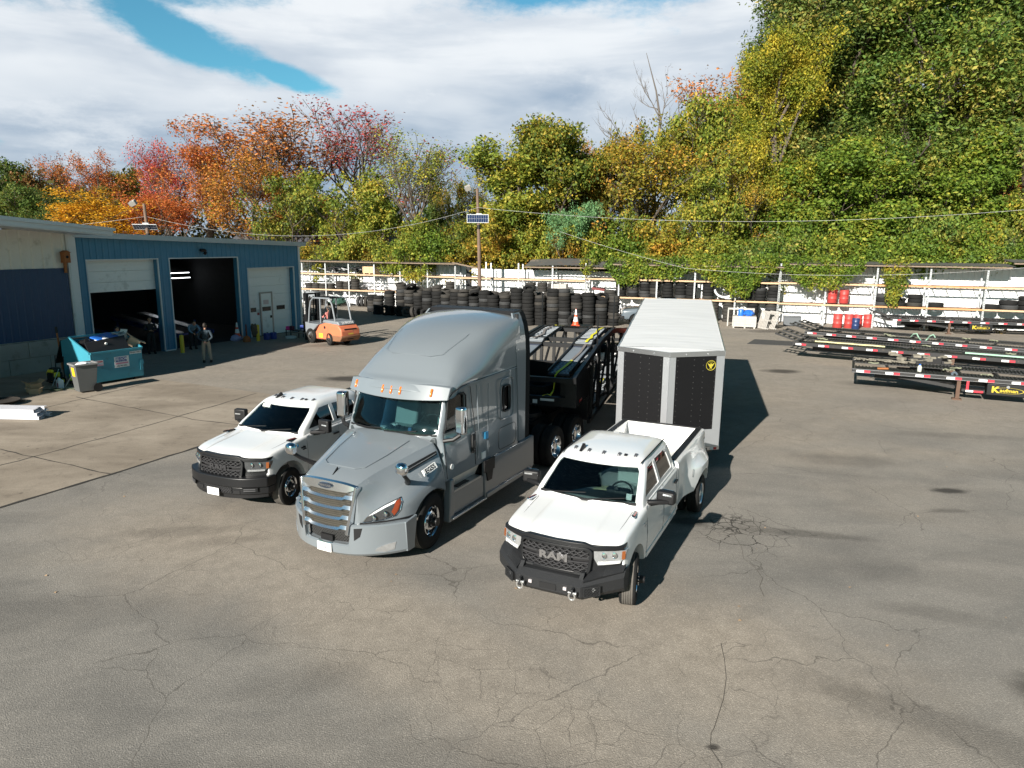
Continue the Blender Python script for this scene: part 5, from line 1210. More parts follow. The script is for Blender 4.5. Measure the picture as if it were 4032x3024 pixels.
q.lathe([(0, 0), (.135, 0), (.145, .006), (.135, .012), (0, .012)], 28)
for i in range(len(q.v)): pass
q2 = MB(); A = frame((0, Cg(0, 1.43)-.03, 1.43), (1, 0, 0), (0, .14, 1)) @ Matrix.Diagonal((1, .30, 1, 1)); q2.M = A; q2.lathe([(0, -.01), (.142, -.01), (.15, .0), (.142, .012), (0, .012)], 28); bdg = q2.build('badge_oval', mat('badge_dark', (.03, .04, .06), .3, .3), T)
q2 = MB(); q2.M = A; q2.lathe([(.140, .012), (.150, .018), (.160, .010), (.152, .0), (.140, .012)], 28); q2.build('badge_rim', CHROME, bdg)
text('badge_letters', 'FREIGHTLINER', .042, CHROME, bdg, frame((0, Cg(0, 1.43)-.045, 1.428), (1, 0, 0), (0, .14, 1)) @ Matrix.Diagonal((.92, 1, 1, 1)), .003, .0015)
# bumper
def Cb(u, w): return -.06+.66*min(1.2, abs(u)/1.24)**2.7+.10*max(0, .42-w)
for nm, u0, u1, lo, hi_ in [('bumper', -1.235, 1.235, lambda u: .235+.03*abs(u), lambda u: .455+(.36*min(1, max(0, abs(u)-.47)/.05)))]:
    q = MB(); us = sorted(set([-1.235+i*.065 for i in range(39)]+[-.53, -.47, .47, .53])); V = []
    us = [u for u in us if -1.236 <= u <= 1.236]
    for u in us:
        a, b = lo(u), hi_(u); bot = 1 if abs(u) > .5 else 0
        V += [(u, Cb(u, a)+.05, a), (u, Cb(u, a+.05)-.0, a+.05), (u, Cb(u, b)-.0, b-.02), (u, Cb(u, b)+.03, b), (u, Cb(u, b)+.20, b), (u, Cb(u, a)+.20, a)]
    n = len(us)-1; q.add(V, [(6*i+j, 6*i+(j+1) % 6, 6*i+6+(j+1) % 6, 6*i+6+j) for i in range(n) for j in range(6)]+[tuple(range(6)), tuple(range(6*n, 6*n+6))[::-1]])
    bmp = q.build('bumper', GREY, T, ang=30)
for s in (-1, 1):
    q = MB(); q.prism([(.60, .275), (.80, .28), (.90, .84), (.56, .81)], 'x', s*1.19, s*1.2365); q.build('bumper_side', GREY, bmp, bevel=.01)
    q = MB(); pts = [(s*.86, .36), (s*.90, .42), (s*1.02, .47), (s*1.12, .49), (s*1.10, .36), (s*1.0, .33)]; curve_panel(pts, Cb, -.008, .04, None, q); fg = q.build('fog_lamp', CLEAR, bmp)
    q = MB(); pts = [(s*.57, .76), (s*.70, .77), (s*.66, .62), (s*.57, .55)]; curve_panel(pts, Cb, -.006, .03, None, q); q.build('air_slot', DARK, bmp)
def Cm(u, w): return .0+.10*(u/.5)**2
q = MB(); grid_panel(-.47, .47, lambda u: .44, lambda u: .68, Cm, .07, .02, 8, q); q.build('lower_grille_back', DARK, bmp)
q = MB(); honey(q, -.46, .46, .46, .66, Cm, .045, .05, .035, .006, .012); q.build('lower_grille_mesh', mat('mesh_black', (.05, .05, .05), .5), bmp)
q = MB(); q.box(-.13, .13, -.01, .05, .45, .56); q.build('radar_cover', BLACKP, bmp)
q = MB(); q.tube([(-.48, Cm(.48, 0)-.0, .66), (-.46, Cm(.46, 0), .47), (-.40, Cm(.4, 0)-.03, .44), (0, -.06, .437), (.40, Cm(.4, 0)-.03, .44), (.46, Cm(.46, 0), .47), (.48, Cm(.48, 0), .66)], .018, 8); q.build('grille_lower_trim', CHROME, bmp)
q = MB(); q.cbox((.0, -.078, .365), (.31, .012, .155)); pl = q.build('licence_plate', LABELW, bmp, bevel=.006)
text('plate_number', 'P1318879', .085, mat('plate_dark', (.06, .06, .12), .6), pl, frame((0, -.0855, .358), (1, 0, 0), (0, 0, 1)) @ Matrix.Diagonal((.72, 1, 1, 1)), .001)
# headlights following the fender
us_ = [.60, .83, 1.035, 1.175, 1.235]; vs_ = [.10, .30, .55, .85, 1.35]
def Ch(u, w): return float(np.interp(abs(u), us_, vs_))+.55*max(0, w-.93)+.35*max(0, .85-w)*0
DKL = mat('dark_headlamp', (.10, .105, .11), .12, .5, var=.5, vs=16)
for s in (-1, 1):
    P0 = [(.66, .84), (.71, .93), (.80, 1.02), (.92, 1.11), (1.05, 1.185), (1.09, 1.11), (1.085, .99), (1.04, .90), (.9, .86)]
    pts = dense([(s*a_, b_) for a_, b_ in P0], 4)
    q = MB(); proj_panel(pts, Chd, -.012, .05, 6, q); h = q.build('headlight', DKL, T, ang=60)
    rim = MB(); rim.tube([(u, Chd(u, w)-.012, w) for u, w in pts+pts[:1]], .009, 5); rim.build('lamp_rim', CHROME, h)
    st_ = dense([(s*.74, .95), (s*.80, 1.015), (s*.92, 1.10), (s*1.02, 1.155), (s*1.015, 1.115), (s*.93, 1.065), (s*.82, .99)], 3)
    q = MB(); proj_panel(st_, Chd, -.022, .03, 3, q); q.build('led_strip', mat('led_white', (.72, .74, .76), .2, coat=.5), h)
    for (u, w) in ((.80, .915), (.93, .965)):
        q = MB(); q.lathe([(.055, -.010), (.045, -.026), (.03, -.010), (0, -.018)], 18, axis='y', c=(s*u, Chd(s*u, w)-.012, w)); q.build('reflector', CHROME, h)
    q = MB(); proj_panel(dense([(s*1.02, 1.14), (s*1.05, 1.17), (s*1.075, 1.10), (s*1.068, .99), (s*1.03, .91), (s*1.00, .98), (s*1.02, 1.06)], 2), Chd, -.022, .04, 3, q); q.build('amber_marker', mat('dark_amber', (.25, .045, .015), .2, coat=.5), h)
    # hood mirror
    q = MB(); q.tube([(s*.98, .98, 1.34), (s*1.08, .86, 1.42), (s*1.18, .66, 1.56), (s*1.22, .52, 1.68)], [.06, .045, .035, .035], 8); hmr = q.build('hood_mirror', BLACKP, T)
    q = MB(); q.cbox((s*1.22, .50, 1.76), (.22, .18, .22)); q.build('mirror_housing', CHROME, hmr, bevel=.085, seg=5)
    # door mirror
    q = MB(); q.tube([(s*1.10, 1.95, 1.86), (s*1.28, 2.0, 1.90), (s*1.38, 2.08, 1.98)], .04, 8); dm = q.build('door_mirror', BLACKP, T)
    q = MB(); q.cbox((s*1.39, 2.10, 2.25), (.21, .15, .52), (0, 0, s*-.15)); q.build('mirror_housing', CHROME, dm, bevel=.05, seg=4)
    q = MB(); q.cbox((s*1.39, 2.18, 2.25), (.18, .02, .50), (0, 0, s*-.15)); q.build('mirror_back', BLACKP, dm, bevel=.01)
    # hood side vent
    q = MB(); V = [(.86, .95, 1.555), (1.085, 1.70, 1.735), (1.10, 1.70, 1.665), (.935, 1.02, 1.50)]
    vv = [(s*(a+.022), b, c+.012) for a, b, c in V]+[(s*(a-.06), b, c-.03) for a, b, c in V]; q.add(vv, [(0, 1, 2, 3), (7, 6, 5, 4), (0, 4, 5, 1), (1, 5, 6, 2), (2, 6, 7, 3), (3, 7, 4, 0)]); ve = q.build('hood_vent', BLACKP, T)
    q = MB(); q.bar((s*.925, .99, 1.535), (s*1.12, 1.68, 1.712), .012, .012); q.build('vent_strip', CHROME, ve)
    # steps, skirts
    q = MB(); q.prism([(1.93, .30), (1.98, 1.12), (2.10, 1.12), (2.10, .30)], 'x', s*1.08, s*1.235); q.build('step_front_panel', GREYD, T, bevel=.02)
    q = MB(); q.add([(s*a, v, w) for v in (2.1, 3.12) for a, w in ((1.175, 1.13), (1.075, .885), (1.0, .885), (1.0, 1.13))], [(0, 1, 2, 3), (7, 6, 5, 4), (0, 4, 5, 1), (1, 5, 6, 2), (2, 6, 7, 3), (3, 7, 4, 0)]); q.build('step_back_panel', mat('step_panel_pale', (.60, .59, .55), .5, .3, var=.15), T)
    q = MB(); q.box(min(s*1.05, s*1.225), max(s*1.05, s*1.225), 2.1, 3.12, .84, .88); q.build('step_tread', TREADP, T); 
    q = MB(); q.box(min(s*1.08, s*1.19), max(s*1.08, s*1.19), 2.30, 2.72, .881, .892); q.build('step_pad', BLACKP, T)
    q = MB(); q.prism([(2.101, .40), (3.25, .40), (3.25, .838), (2.101, .838)], 'x', s*1.16, s*1.205); q.build('step_panel', GREYD, T, bevel=.01)
    q = MB(); q.box(min(s*1.16, s*1.285), max(s*1.16, s*1.285), 1.98, 3.25, .345, .385); q.build('step_tread', TREADP, T, bevel=.01)
    q = MB(); q.prism([(3.26, .36), (3.26, 1.13), (5.50, 1.13), (5.52, .42), (5.3, .36)], 'x', s*1.15, s*1.235); q.build('side_skirt', GREYD, T, bevel=.015)
    q = MB(); q.box(min(s*1.225, s*1.27), max(s*1.225, s*1.27), 3.30, 5.35, .35, .45); q.build('skirt_lip', GREYD, T, bevel=.015)
    q = MB(); q.box(min(s*1.0, s*1.19), max(s*1.0, s*1.19), 1.95, 4.85, 1.131, 1.18); q.build('sill_gap', DARK, T)
    q = MB(); q.prism([(3.28, .90), (3.55, .90), (3.50, .70), (3.34, .70)], 'x', s*1.235, s*1.262); q.box(min(s*1.235, s*1.26), max(s*1.235, s*1.26), 3.2, 3.62, .90, 1.15); q.build('fuel_strap', BLACKP, T)
    wheel(T, s*1.04, 1.42, .51, .51, .29, s, 'front', steer=R(7), worn=True)
    for v in (6.85, 8.17):
        wheel(T, s*1.09, v, .51, .51, .26, s, 'rear'); wheel(T, s*.79, v, .51, .51, .26, s, 'rear')
        
    q = MB(); q.box(min(s*.38, s*.46), max(s*.38, s*.46), 1.0, 9.0, .70, .98); q.build('frame_rail', BLACKM, T)
for s in (1,):
    q = MB(); q.box(1.19, 1.226, 3.16, 3.30, 1.20, 1.34); q.build('door_notice', LABELW, T)
    q = MB(); q.box(1.20, 1.2275, 3.30, 3.40, 1.58, 1.72); q.build('blue_sticker', mat('sticker_blue', (.05, .35, .65), .4), T)
    M_ = frame((1.16, 1.33, 1.50), (-.16, -1, -.06), (-.42, -.05, 1)); M_ = frame((1.150, 1.50, 1.53), (-.22, -1, -.16), (-.50, -.0, 1)); 
    q = MB(); q.M = frame((1.152, 1.42, 1.49), (.10, 1, .22), (-.52, -.18, 1)); q.box(-.17, .17, -.055, .055, -.03, .012); lb = q.build('unit_label', LABELW, T)
    text('unit_number', 'EG5S', .12, mat('black_ink', (.01, .01, .01), .6), lb, frame((1.152, 1.42, 1.49), (.10, 1, .22), (-.52, -.18, 1)) @ Matrix.Translation((0, 0, .014)) @ Matrix.Diagonal((1.0, 1, 1, 1)), .002, .003)
q = MB(); q.cyl((1.19, 2.08, 1.35), (1.208, 2.08, 1.35), .055, n=16); q.build('round_sticker', LABELW, T)
q = MB(); q.box(-.9, .9, 6.75, 6.95, .42, .6); q.box(-.9, .9, 8.07, 8.27, .42, .6); q.box(-.6, .6, .4, 1.7, .5, .68); q.cyl((-.9, 1.42, .5), (.9, 1.42, .5), .07); q.build('axles', BLACKM, T)
q = MB(); q.cyl((0, 7.5, 1.05), (0, 7.5, 1.15), .45, n=24); q.box(-.4, .4, 7.0, 7.9, .98, 1.05); q.build('fifth_wheel', BLACKM, T)
q = MB(); q.box(-.6, .6, 5.3, 6.1, .98, 1.02); q.build('deck_plate', BLACKM, T)
q = MB(); q.box(-1.05, -.55, 3.0, 5.3, .4, 1.05); q.box(.55, 1.05, 3.3, 5.3, .4, 1.05); q.build('fuel_tank', BLACKM, T, bevel=.06)
for s in (-1, 1):
    P_ = [(s*u, Chd(u, .80)-.006, .825) for u in (.62, .72, .82, .92, 1.02, 1.12, 1.17)]
    q = MB(); q.tube(P_, .016, 6); q.build('bumper_gap', DARK, T)
# ------------------------------------------------------------------ car hauler behind the truck
HT = thing('car_hauler', 'black two deck car hauling trailer with grey ramp tracks and yellow straps behind the semi', 'trailer', (.5, 17.9, 0), 17)
up = [(-.35, 2.15), (0, 2.22), (1.2, 2.36), (2.7, 2.56), (3.4, 2.66), (5.5, 2.73), (7.2, 2.55), (9, 2.30), (10.8, 2.12), (13, 1.45)]
def upz(v): return float(np.interp(v, [a for a, b in up], [b for a, b in up]))
lo = [(1.6, .62), (4.7, .72), (7, .85), (13.5, .85)]
def loz(v): return float(np.interp(v, [a for a, b in lo], [b for a, b in lo]))
for s in (-1, 1):
    q = MB()
    for i in range(len(up)-1): q.bar((s*1.2, up[i][0], up[i][1]-.08), (s*1.2, up[i+1][0], up[i+1][1]-.08), .10, .16)
    q.build('upper_rail', BLACKM, HT)
    q = MB()
    for i in range(len(lo)-1): q.bar((s*1.22, lo[i][0], lo[i][1]-.05), (s*1.22, lo[i+1][0], lo[i+1][1]-.05), .09, .13)
    q.build('lower_rail', BLACKM, HT)
    for v in (1.9, 3.0, 4.7, 5.6, 7.4, 9.2, 11, 12.8):
        q = MB(); q.bar((s*1.22, v, loz(v)), (s*1.2, v+.05, upz(v)-.12), .10, .10); q.build('post', BLACKM, HT)
    for (a, b) in [(1.9, 2.9), (3.0, 4.6), (5.6, 7.3), (7.4, 9.1)]:
        q = MB(); q.bar((s*1.23, a, loz(a)+.1), (s*1.21, b, upz(b)-.2), .06, .08); q.build('brace', BLACKM, HT)
    for k in range(10): q = MB(); q.bar((s*1.16, 3.4+k*.55, 1.0), (s*1.24, 3.4+k*.55, 1.0), .02)
    q = MB(); q.cyl((s*1.2, 2.75, upz(2.75)), (s*1.2, 2.72, 3.42), .022, n=8); q.build('tie_pole', BLACKM, HT)
    q = MB(); q.cyl((s*1.2, 5.6, 2.7), (s*1.2, 5.6, 3.75), .022, n=8); q.build('tie_pole', BLACKM, HT)
    # upper tracks
    def tk(v0, v1, z0, z1, nm, m, holes=False, u0=.46, u1=1.02):
        a, b = s*u0, s*u1; q = MB(); q.add([(a, v0, z0), (b, v0, z0), (b, v1, z1), (a, v1, z1), (a, v0, z0-.05), (b, v0, z0-.05), (b, v1, z1-.05), (a, v1, z1-.05)], [(0,1,2,3),(7,6,5,4),(0,4,5,1),(1,5,6,2),(2,6,7,3),(3,7,4,0)]); o = q.build(nm, m, HT)
        if holes:
            q = MB(); n1_ = int((v1-v0)/.16)
            for i in range(n1_):
                for j in range(5):
                    v = v0+(i+.5)*(v1-v0)/n1_; z = z0+(z1-z0)*(i+.5)/n1_; u = a+(b-a)*(j+.5+.25*(i % 2))/5.5; q.cyl((u, v, z+.001), (u, v, z+.004), .032, n=8)
            q.build('drain_hole', DARK, o)
        q = MB()
        for e in (a, b): q.bar((e, v0, z0+.03), (e, v1, z1+.03), .03, .07)
        q.build('track_edge', BLACKM, o)
        if m is TKM:
            q = MB(); n1_ = int((v1-v0)/.22)
            for i in range(n1_): v = v0+(i+.5)*(v1-v0)/n1_; z = z0+(z1-z0)*(i+.5)/n1_; q.bar((a+(b-a)*.08, v, z+.006), (b-(b-a)*.08, v, z+.006), .07, .016)
            q.build('grip_bar', mat('grip_grey', (.28, .30, .32), .5, .4), o)
    TKM = mat('ramp_grey', (.16, .18, .20), .6, .2, var=.2, vs=5); PBL = mat('perforated_blue_black', (.025, .035, .06), .4, .3, var=.2)
    tk(-.1, 1.18, 2.19, 2.31, 'perforated_plate', PBL, True); tk(1.2, 2.72, 2.32, 2.46, 'track_plate', TKM.copy() if False else mat('ramp_plate', (.22, .25, .28), .55, .2, var=.2, vs=4)); tk(2.74, 2.98, 2.48, 2.53, 'perforated_plate', PBL, True)
    tk(3.0, 5.25, 2.57, 2.70, 'grip_track', TKM); tk(5.3, 9.0, 2.70, 2.28, 'grip_track', TKM); tk(9.05, 10.75, 2.27, 2.10, 'grip_track', TKM); tk(10.8, 13, 2.08, 1.42, 'grip_track', TKM)
    tk(2.2, 4.7, .66, .72, 'lower_track', TKM, u1=1.08); tk(4.8, 7.0, .86, .92, 'lower_track', TKM, u1=1.08); tk(7.1, 13.3, .92, .92, 'lower_track', TKM, u1=1.08)
    wheel(HT, s*1.08, 10.2, .42, .42, .24, s, 'rear'); wheel(HT, s*1.08, 11.3, .42, .42, .24, s, 'rear')
for v in (-.3, 2.86, 3.5, 5.4, 8, 10.6, 13):
    q = MB(); q.box(-1.16, 1.16, v-.05, v+.05, upz(v)-.16, upz(v)-.04); q.build('cross_beam', BLACKM, HT)
for v in (3.0, 4.75, 7.05, 10, 13.3): q = MB(); q.box(-1.18, 1.18, v-.06, v+.06, loz(v)-.08, loz(v)+.02); q.build('cross_beam', BLACKM, HT)
q = MB(); q.box(-1.2, 1.2, -.02, .10, 1.30, 1.55); q.box(.75, 1.2, .1, 1.6, 1.3, 2.1); q.box(-1.2, -.75, .1, 1.6, 1.3, 2.1); q.box(-.74, .74, .3, 1.6, 1.32, 1.42); q.box(-1.2, 1.2, 1.6, 1.7, .6, 2.2); q.box(.9, 1.2, -.02, .098, 1.55, 2.1); q.build('gooseneck', BLACKM, HT)
q = MB(); q.lathe([(.2, -.11), (.38, -.11), (.41, 0), (.38, .11), (.2, .11), (.2, -.11)], 28, c=(.0, .75, 1.60)); q.build('spare_tyre', RUBBER, HT)
q = MB(); q.box(.25, .62, -.028, -.02, 1.44, 1.50); q.box(.05, .17, -.028, -.021, 1.36, 1.46); q.build('data_plate', LABELW, HT)
q = MB(); q.tube([(-.7, .2, 1.95), (.6, .2, 1.95)], .03, 8); q.build('winch_bar', CHROME, HT)
q = MB(); q.box(1.201, 1.206, .4, .7, 1.36, 1.44); q.build('reflector', RED, HT)
STR = mat('yellow_strap', (.72, .66, .02), .6); STRG = mat('grey_strap', (.18, .16, .15), .8)
def ribbon(nm, pts, wd, m, par):
    q = MB(); V = []
    for i, p in enumerate(pts):
        p = Vector(p); a = Vector(pts[max(0, i-1)]); b = Vector(pts[min(len(pts)-1, i+1)]); d = (b-a).normalized(); sd = d.cross(Vector((0, 0, 1)))
        if sd.length < .2: sd = Vector((1, 0, 0))
        sd.normalize(); V += [p+sd*wd/2, p-sd*wd/2, p-sd*wd/2+Vector((0, 0, .006)), p+sd*wd/2+Vector((0, 0, .006))]
    n = len(pts)-1; q.add(V, [(4*i+j, 4*i+(j+1) % 4, 4*i+4+(j+1) % 4, 4*i+4+j) for i in range(n) for j in range(4)]+[(0, 1, 2, 3), tuple(range(4*n, 4*n+4))]); return q.build(nm, m, par)
ribbon('strap', [(.55, -.2, 1.62), (.62, -.12, 1.75), (.66, -.13, 2.15), (.70, -.05, 2.215), (.74, .4, 2.25), (.80, .9, 2.31), (.80, 1.15, 2.34)], .07, STR, HT)
ribbon('strap', [(.80, 1.2, 2.345), (.84, 2.0, 2.41), (.84, 2.9, 2.55)], .07, STRG, HT)
ribbon('strap', [(.83, 2.95, 2.60), (.82, 3.3, 2.63), (.86, 3.6, 2.64), (.80, 4.0, 2.67), (.85, 4.5, 2.69), (.80, 5.0, 2.72), (.86, 5.6, 2.72), (.9, 6.5, 2.60), (.85, 8., 2.44), (1.0, 9.5, 2.26)], .08, STR, HT)
ribbon('strap', [(-.8, 3.1, 2.62), (-.7, 3.9, 2.66), (-.85, 4.6, 2.70), (-.75, 5.3, 2.74)], .08, STRG, HT)
ribbon('strap', [(-.7, 5.5, 2.75), (-.6, 5.9, 2.70), (-.5, 6.4, 2.62)], .08, STR, HT)
ribbon('strap', [(.85, 5.1, .96), (.9, 5.4, .97), (.88, 5.9, .98)], .08, STR, HT)
ribbon('strap', [(.3, .0, 1.56), (.4, .05, 1.60), (.52, -.1, 1.62)], .07, STR, HT)
# traffic cones
CO = mat('cone_orange', (.75, .09, .03), .45); CW = mat('cone_white', (.78, .78, .78), .4)
def cone(loc, lab, s=1.):
    t = thing('traffic_cone', lab, 'traffic cone', loc, 10, 'traffic cones'); 
    q = MB(); q.lathe([(.14, .03), (.125, .10), (.108, .18), (.106, .18), (.082, .32), (.070, .37), (.055, .46), (.028, .68), (.02, .70), (0, .70)], 20, ms=[0, 0, 0, 1, 1, 0, 1, 0, 0]); q.build('body', [CO, CW], t, ang=50)
    q = MB(); q.box(-.18, .18, -.18, .18, 0, .03); q.build('base', CO, t, bevel=.01); t.scale = (s, s, s)
hm_ = poseM(.5, 17.9, 17)
q = MB(); q.box(-1.35, -.45, 9.9, 10.9, 2.12, 2.19); q.build('deck_plate', BLACKM, HT)
p = hm_ @ Vector((-1.05, 10.35, 2.19)); cone(tuple(p), 'orange and white cone standing on the left of the car hauler deck', .95)
q = MB(); q.box(1.15, 1.75, 8.9, 9.7, 2.10, 2.18); q.build('deck_plate', BLACKM, HT)
p = hm_ @ Vector((1.50, 9.3, 2.18)); cone(tuple(p), 'orange and white cone beside the corner of the white enclosed trailer', .95)
# ------------------------------------------------------------------ enclosed trailer
ET = thing('enclosed_trailer', 'enclosed trailer with pale flat roof, black V shaped nose and aluminium corner trim', 'trailer', (3.91, 17.24, 0), 13.6)
TI = Matrix.Rotation(R(2.1), 4, 'X')
BKS = mat('trailer_black_skin', (.006, .006, .007), .5, spec=.25, var=.2, vs=1.5)
DIA = mat('diamond_plate', (.55, .57, .60), .38, .7, bump=.25, bs=40, var=.08)
ROOFW = bpy.data.materials.new('trailer_roof'); ROOFW.use_nodes = True
_n = ROOFW.node_tree; _b = _n.nodes['Principled BSDF']; _P = node(_n, 'ShaderNodeTexCoord').outputs['Object']
_st = node(_n, 'ShaderNodeMapping', ins={'Vector': _P, 'Scale': (.5, 3.2, 1)}).outputs[0]
_n.links.new(mixc(_n, sstep(_n, noise(_n, _st, 1.2, 5, .6), .35, .75), (.70, .71, .71), (.62, .63, .63)), _b.inputs['Base Color']); _b.inputs['Roughness'].default_value = .6
_n.links.new(node(_n, 'ShaderNodeBump', ins={'Height': noise(_n, _st, .9, 4, .55), 'Strength': .35, 'Distance': .04}).outputs[0], _b.inputs['Normal'])
L, HWD, ZB, ZT = 10.7, 1.27, .45, 2.90
plan = [(-HWD, 0), (0, -.55), (HWD, 0), (HWD, L), (-HWD, L)]
q = MB(); q.M = TI; q.prism(plan, 'z', ZB, ZT-.02); q.build('body', BKS, ET, ang=20)
q = MB(); q.M = TI
pl2 = [(-HWD-.012, -.01), (0, -.565), (HWD+.012, -.01), (HWD+.012, L+.01), (-HWD-.012, L+.01)]
n = 24; V = []; F = []
for i in range(n+1):
    v = -.0+L*i/n
    for j in range(9):
        u = -HWD+2*HWD*j/8; V.append((u, v, ZT+.012+.035*(1-(u/HWD)**2)+.006*math.sin(i*2.1+j)))
q.add(V, [(i*9+j, i*9+j+1, (i+1)*9+j+1, (i+1)*9+j) for i in range(n) for j in range(8)])
q.add([(-HWD, 0, ZT+.012), (0, -.55, ZT+.008), (HWD, 0, ZT+.012), (0, 0, ZT+.047), (-.6, 0, ZT+.04), (.6, 0, ZT+.04)], [(0, 1, 4), (1, 3, 4), (1, 5, 3), (1, 2, 5)])
q.build('roof', ROOFW, ET, ang=60)
tr = MB(); tr.M = TI
for i in range(5):
    a, b = pl2[i], pl2[(i+1) % 5]; tr.bar((*a, ZT-.03), (*b, ZT-.03), .03, .115)
tr.build('top_rail', ALU, ET)
q = MB(); q.M = TI
for i in range(5):
    a, b = pl2[i], pl2[(i+1) % 5]; q.bar((*a, ZB+.03), (*b, ZB+.03), .03, .09)
q.build('bottom_rail', ALU, ET)
def facepanel(a, b, t0, t1, z0, z1, off, nm, m, th=.012):
    a = Vector((*a, 0)); b = Vector((*b, 0)); d = (b-a); nrm = Vector((d.y, -d.x, 0)).normalized(); 
    p, r_ = a.lerp(b, t0), a.lerp(b, t1); q = MB(); q.M = TI
    V = []
    for z in (z0, z1):
        for (pt, o) in ((p, 0), (r_, 0), (r_, 1), (p, 1)): x = pt+nrm*(off+th*o); V.append((x.x, x.y, z))
    q.add(V, [(0,3,2,1),(4,5,6,7),(0,1,5,4),(1,2,6,5),(2,3,7,6),(3,0,4,7)]); return q.build(nm, m, ET)
A_, N_, B_ = (-HWD, 0), (0, -.55), (HWD, 0)
facepanel(A_, N_, .0, .12, ZB+.5, ZT-.09, .002, 'corner_trim', DIA); facepanel(A_, N_, .885, 1.0, ZB+.5, ZT-.09, .002, 'nose_trim', DIA)
facepanel(N_, B_, .0, .11, ZB+.5, ZT-.09, .002, 'nose_trim', DIA); facepanel(N_, B_, .86, 1.0, ZB+.5, ZT-.09, .002, 'corner_trim', DIA)
facepanel(A_, N_, .0, 1., ZB+.08, ZB+.52, .006, 'stone_guard', DIA); facepanel(N_, B_, .0, 1., ZB+.08, ZB+.52, .006, 'stone_guard', DIA)
facepanel(B_, (HWD, L), .0, .02, ZB+.08, ZT-.09, .002, 'side_trim', DIA)
facepanel(N_, B_, .90, .96, ZB-.005, ZB+.055, .03, 'tape_red', RED); facepanel(N_, B_, .84, .898, ZB-.005, ZB+.055, .03, 'tape_white', LABELW)
RV = mat('rivet', (.10, .10, .10), .4)
q = MB(); q.M = TI
for (a, b) in ((A_, N_), (N_, B_)):
    a3, b3 = Vector((*a, 0)), Vector((*b, 0)); d = b3-a3; nr = Vector((d.y, -d.x, 0)).normalized()
    for t in (.15, .45, .62, .84):
        for k in range(13): p = a3.lerp(b3, t)+nr*.003; z = 1.05+k*.14; q.cyl((p.x, p.y, z), (p.x+nr.x*.004, p.y+nr.y*.004, z), .008, n=6)
rv = q.build('rivets', RV, ET); rv['kind'] = 'stuff'
# round emblem on the right nose face
YEL = mat('emblem_yellow', (.45, .38, .04), .5)
d = Vector((B_[0]-N_[0], B_[1]-N_[1], 0)).normalized(); c = Vector((*N_, 0)).lerp(Vector((*B_, 0)), .76); nr = Vector((d.y, -d.x, 0)); c = c+nr*.006; c.z = 2.58
EM = TI @ frame(c, d, (0, 0, 1))
q = MB(); q.M = EM; q.lathe([(.115, 0), (.125, .004), (.118, .004), (.113, .002), (.115, 0)], 30); em = q.build('emblem', YEL, ET)
q = MB(); q.M = EM
for s in (-1, 1):
    for k in range(4):
        q.prism([(s*.01, .02-k*.012), (s*(.085-k*.014), .055-k*.024), (s*(.08-k*.014), .035-k*.024), (s*.01, .005-k*.012)], 'z', .001, .005)
q.prism([(-.012, .045), (0, .06), (.012, .045), (.016, -.03), (.03, -.085), (0, -.07), (-.03, -.085), (-.016, -.03)], 'z', .001, .0055)
q.build('emblem_bird', YEL, em)
text('emblem_letters', 'EAGLE', .035, YEL, em, EM @ Matrix.Translation((0, .083, .002)), .001)
for (t, s_) in ((.3, 0), (.7, 0)):
    for (a, b) in ((A_, N_), (N_, B_)):
        p = Vector((*a, 0)).lerp(Vector((*b, 0)), t); q = MB(); q.M = TI; q.cyl((p.x, p.y-.02, ZT-.03), (p.x, p.y-.045, ZT-.03), .016, n=8); q.build('marker_lamp', CLEAR, ET)
q = MB(); q.bar((-1.1, .1, .42), (0, -1.9, .5), .09, .12); q.bar((1.1, .1, .42), (0, -1.9, .5), .09, .12); q.box(-.1, .1, -2.1, -1.7, .5, .62); q.cyl((0, -1.5, .05), (0, -1.5, .75), .04); q.build('tongue', BLACKM, ET)
for s in (-1, 1):
    for v in (5.6, 6.6): wheel(ET, s*1.12, v, .36, .36, .22, s, 'front')
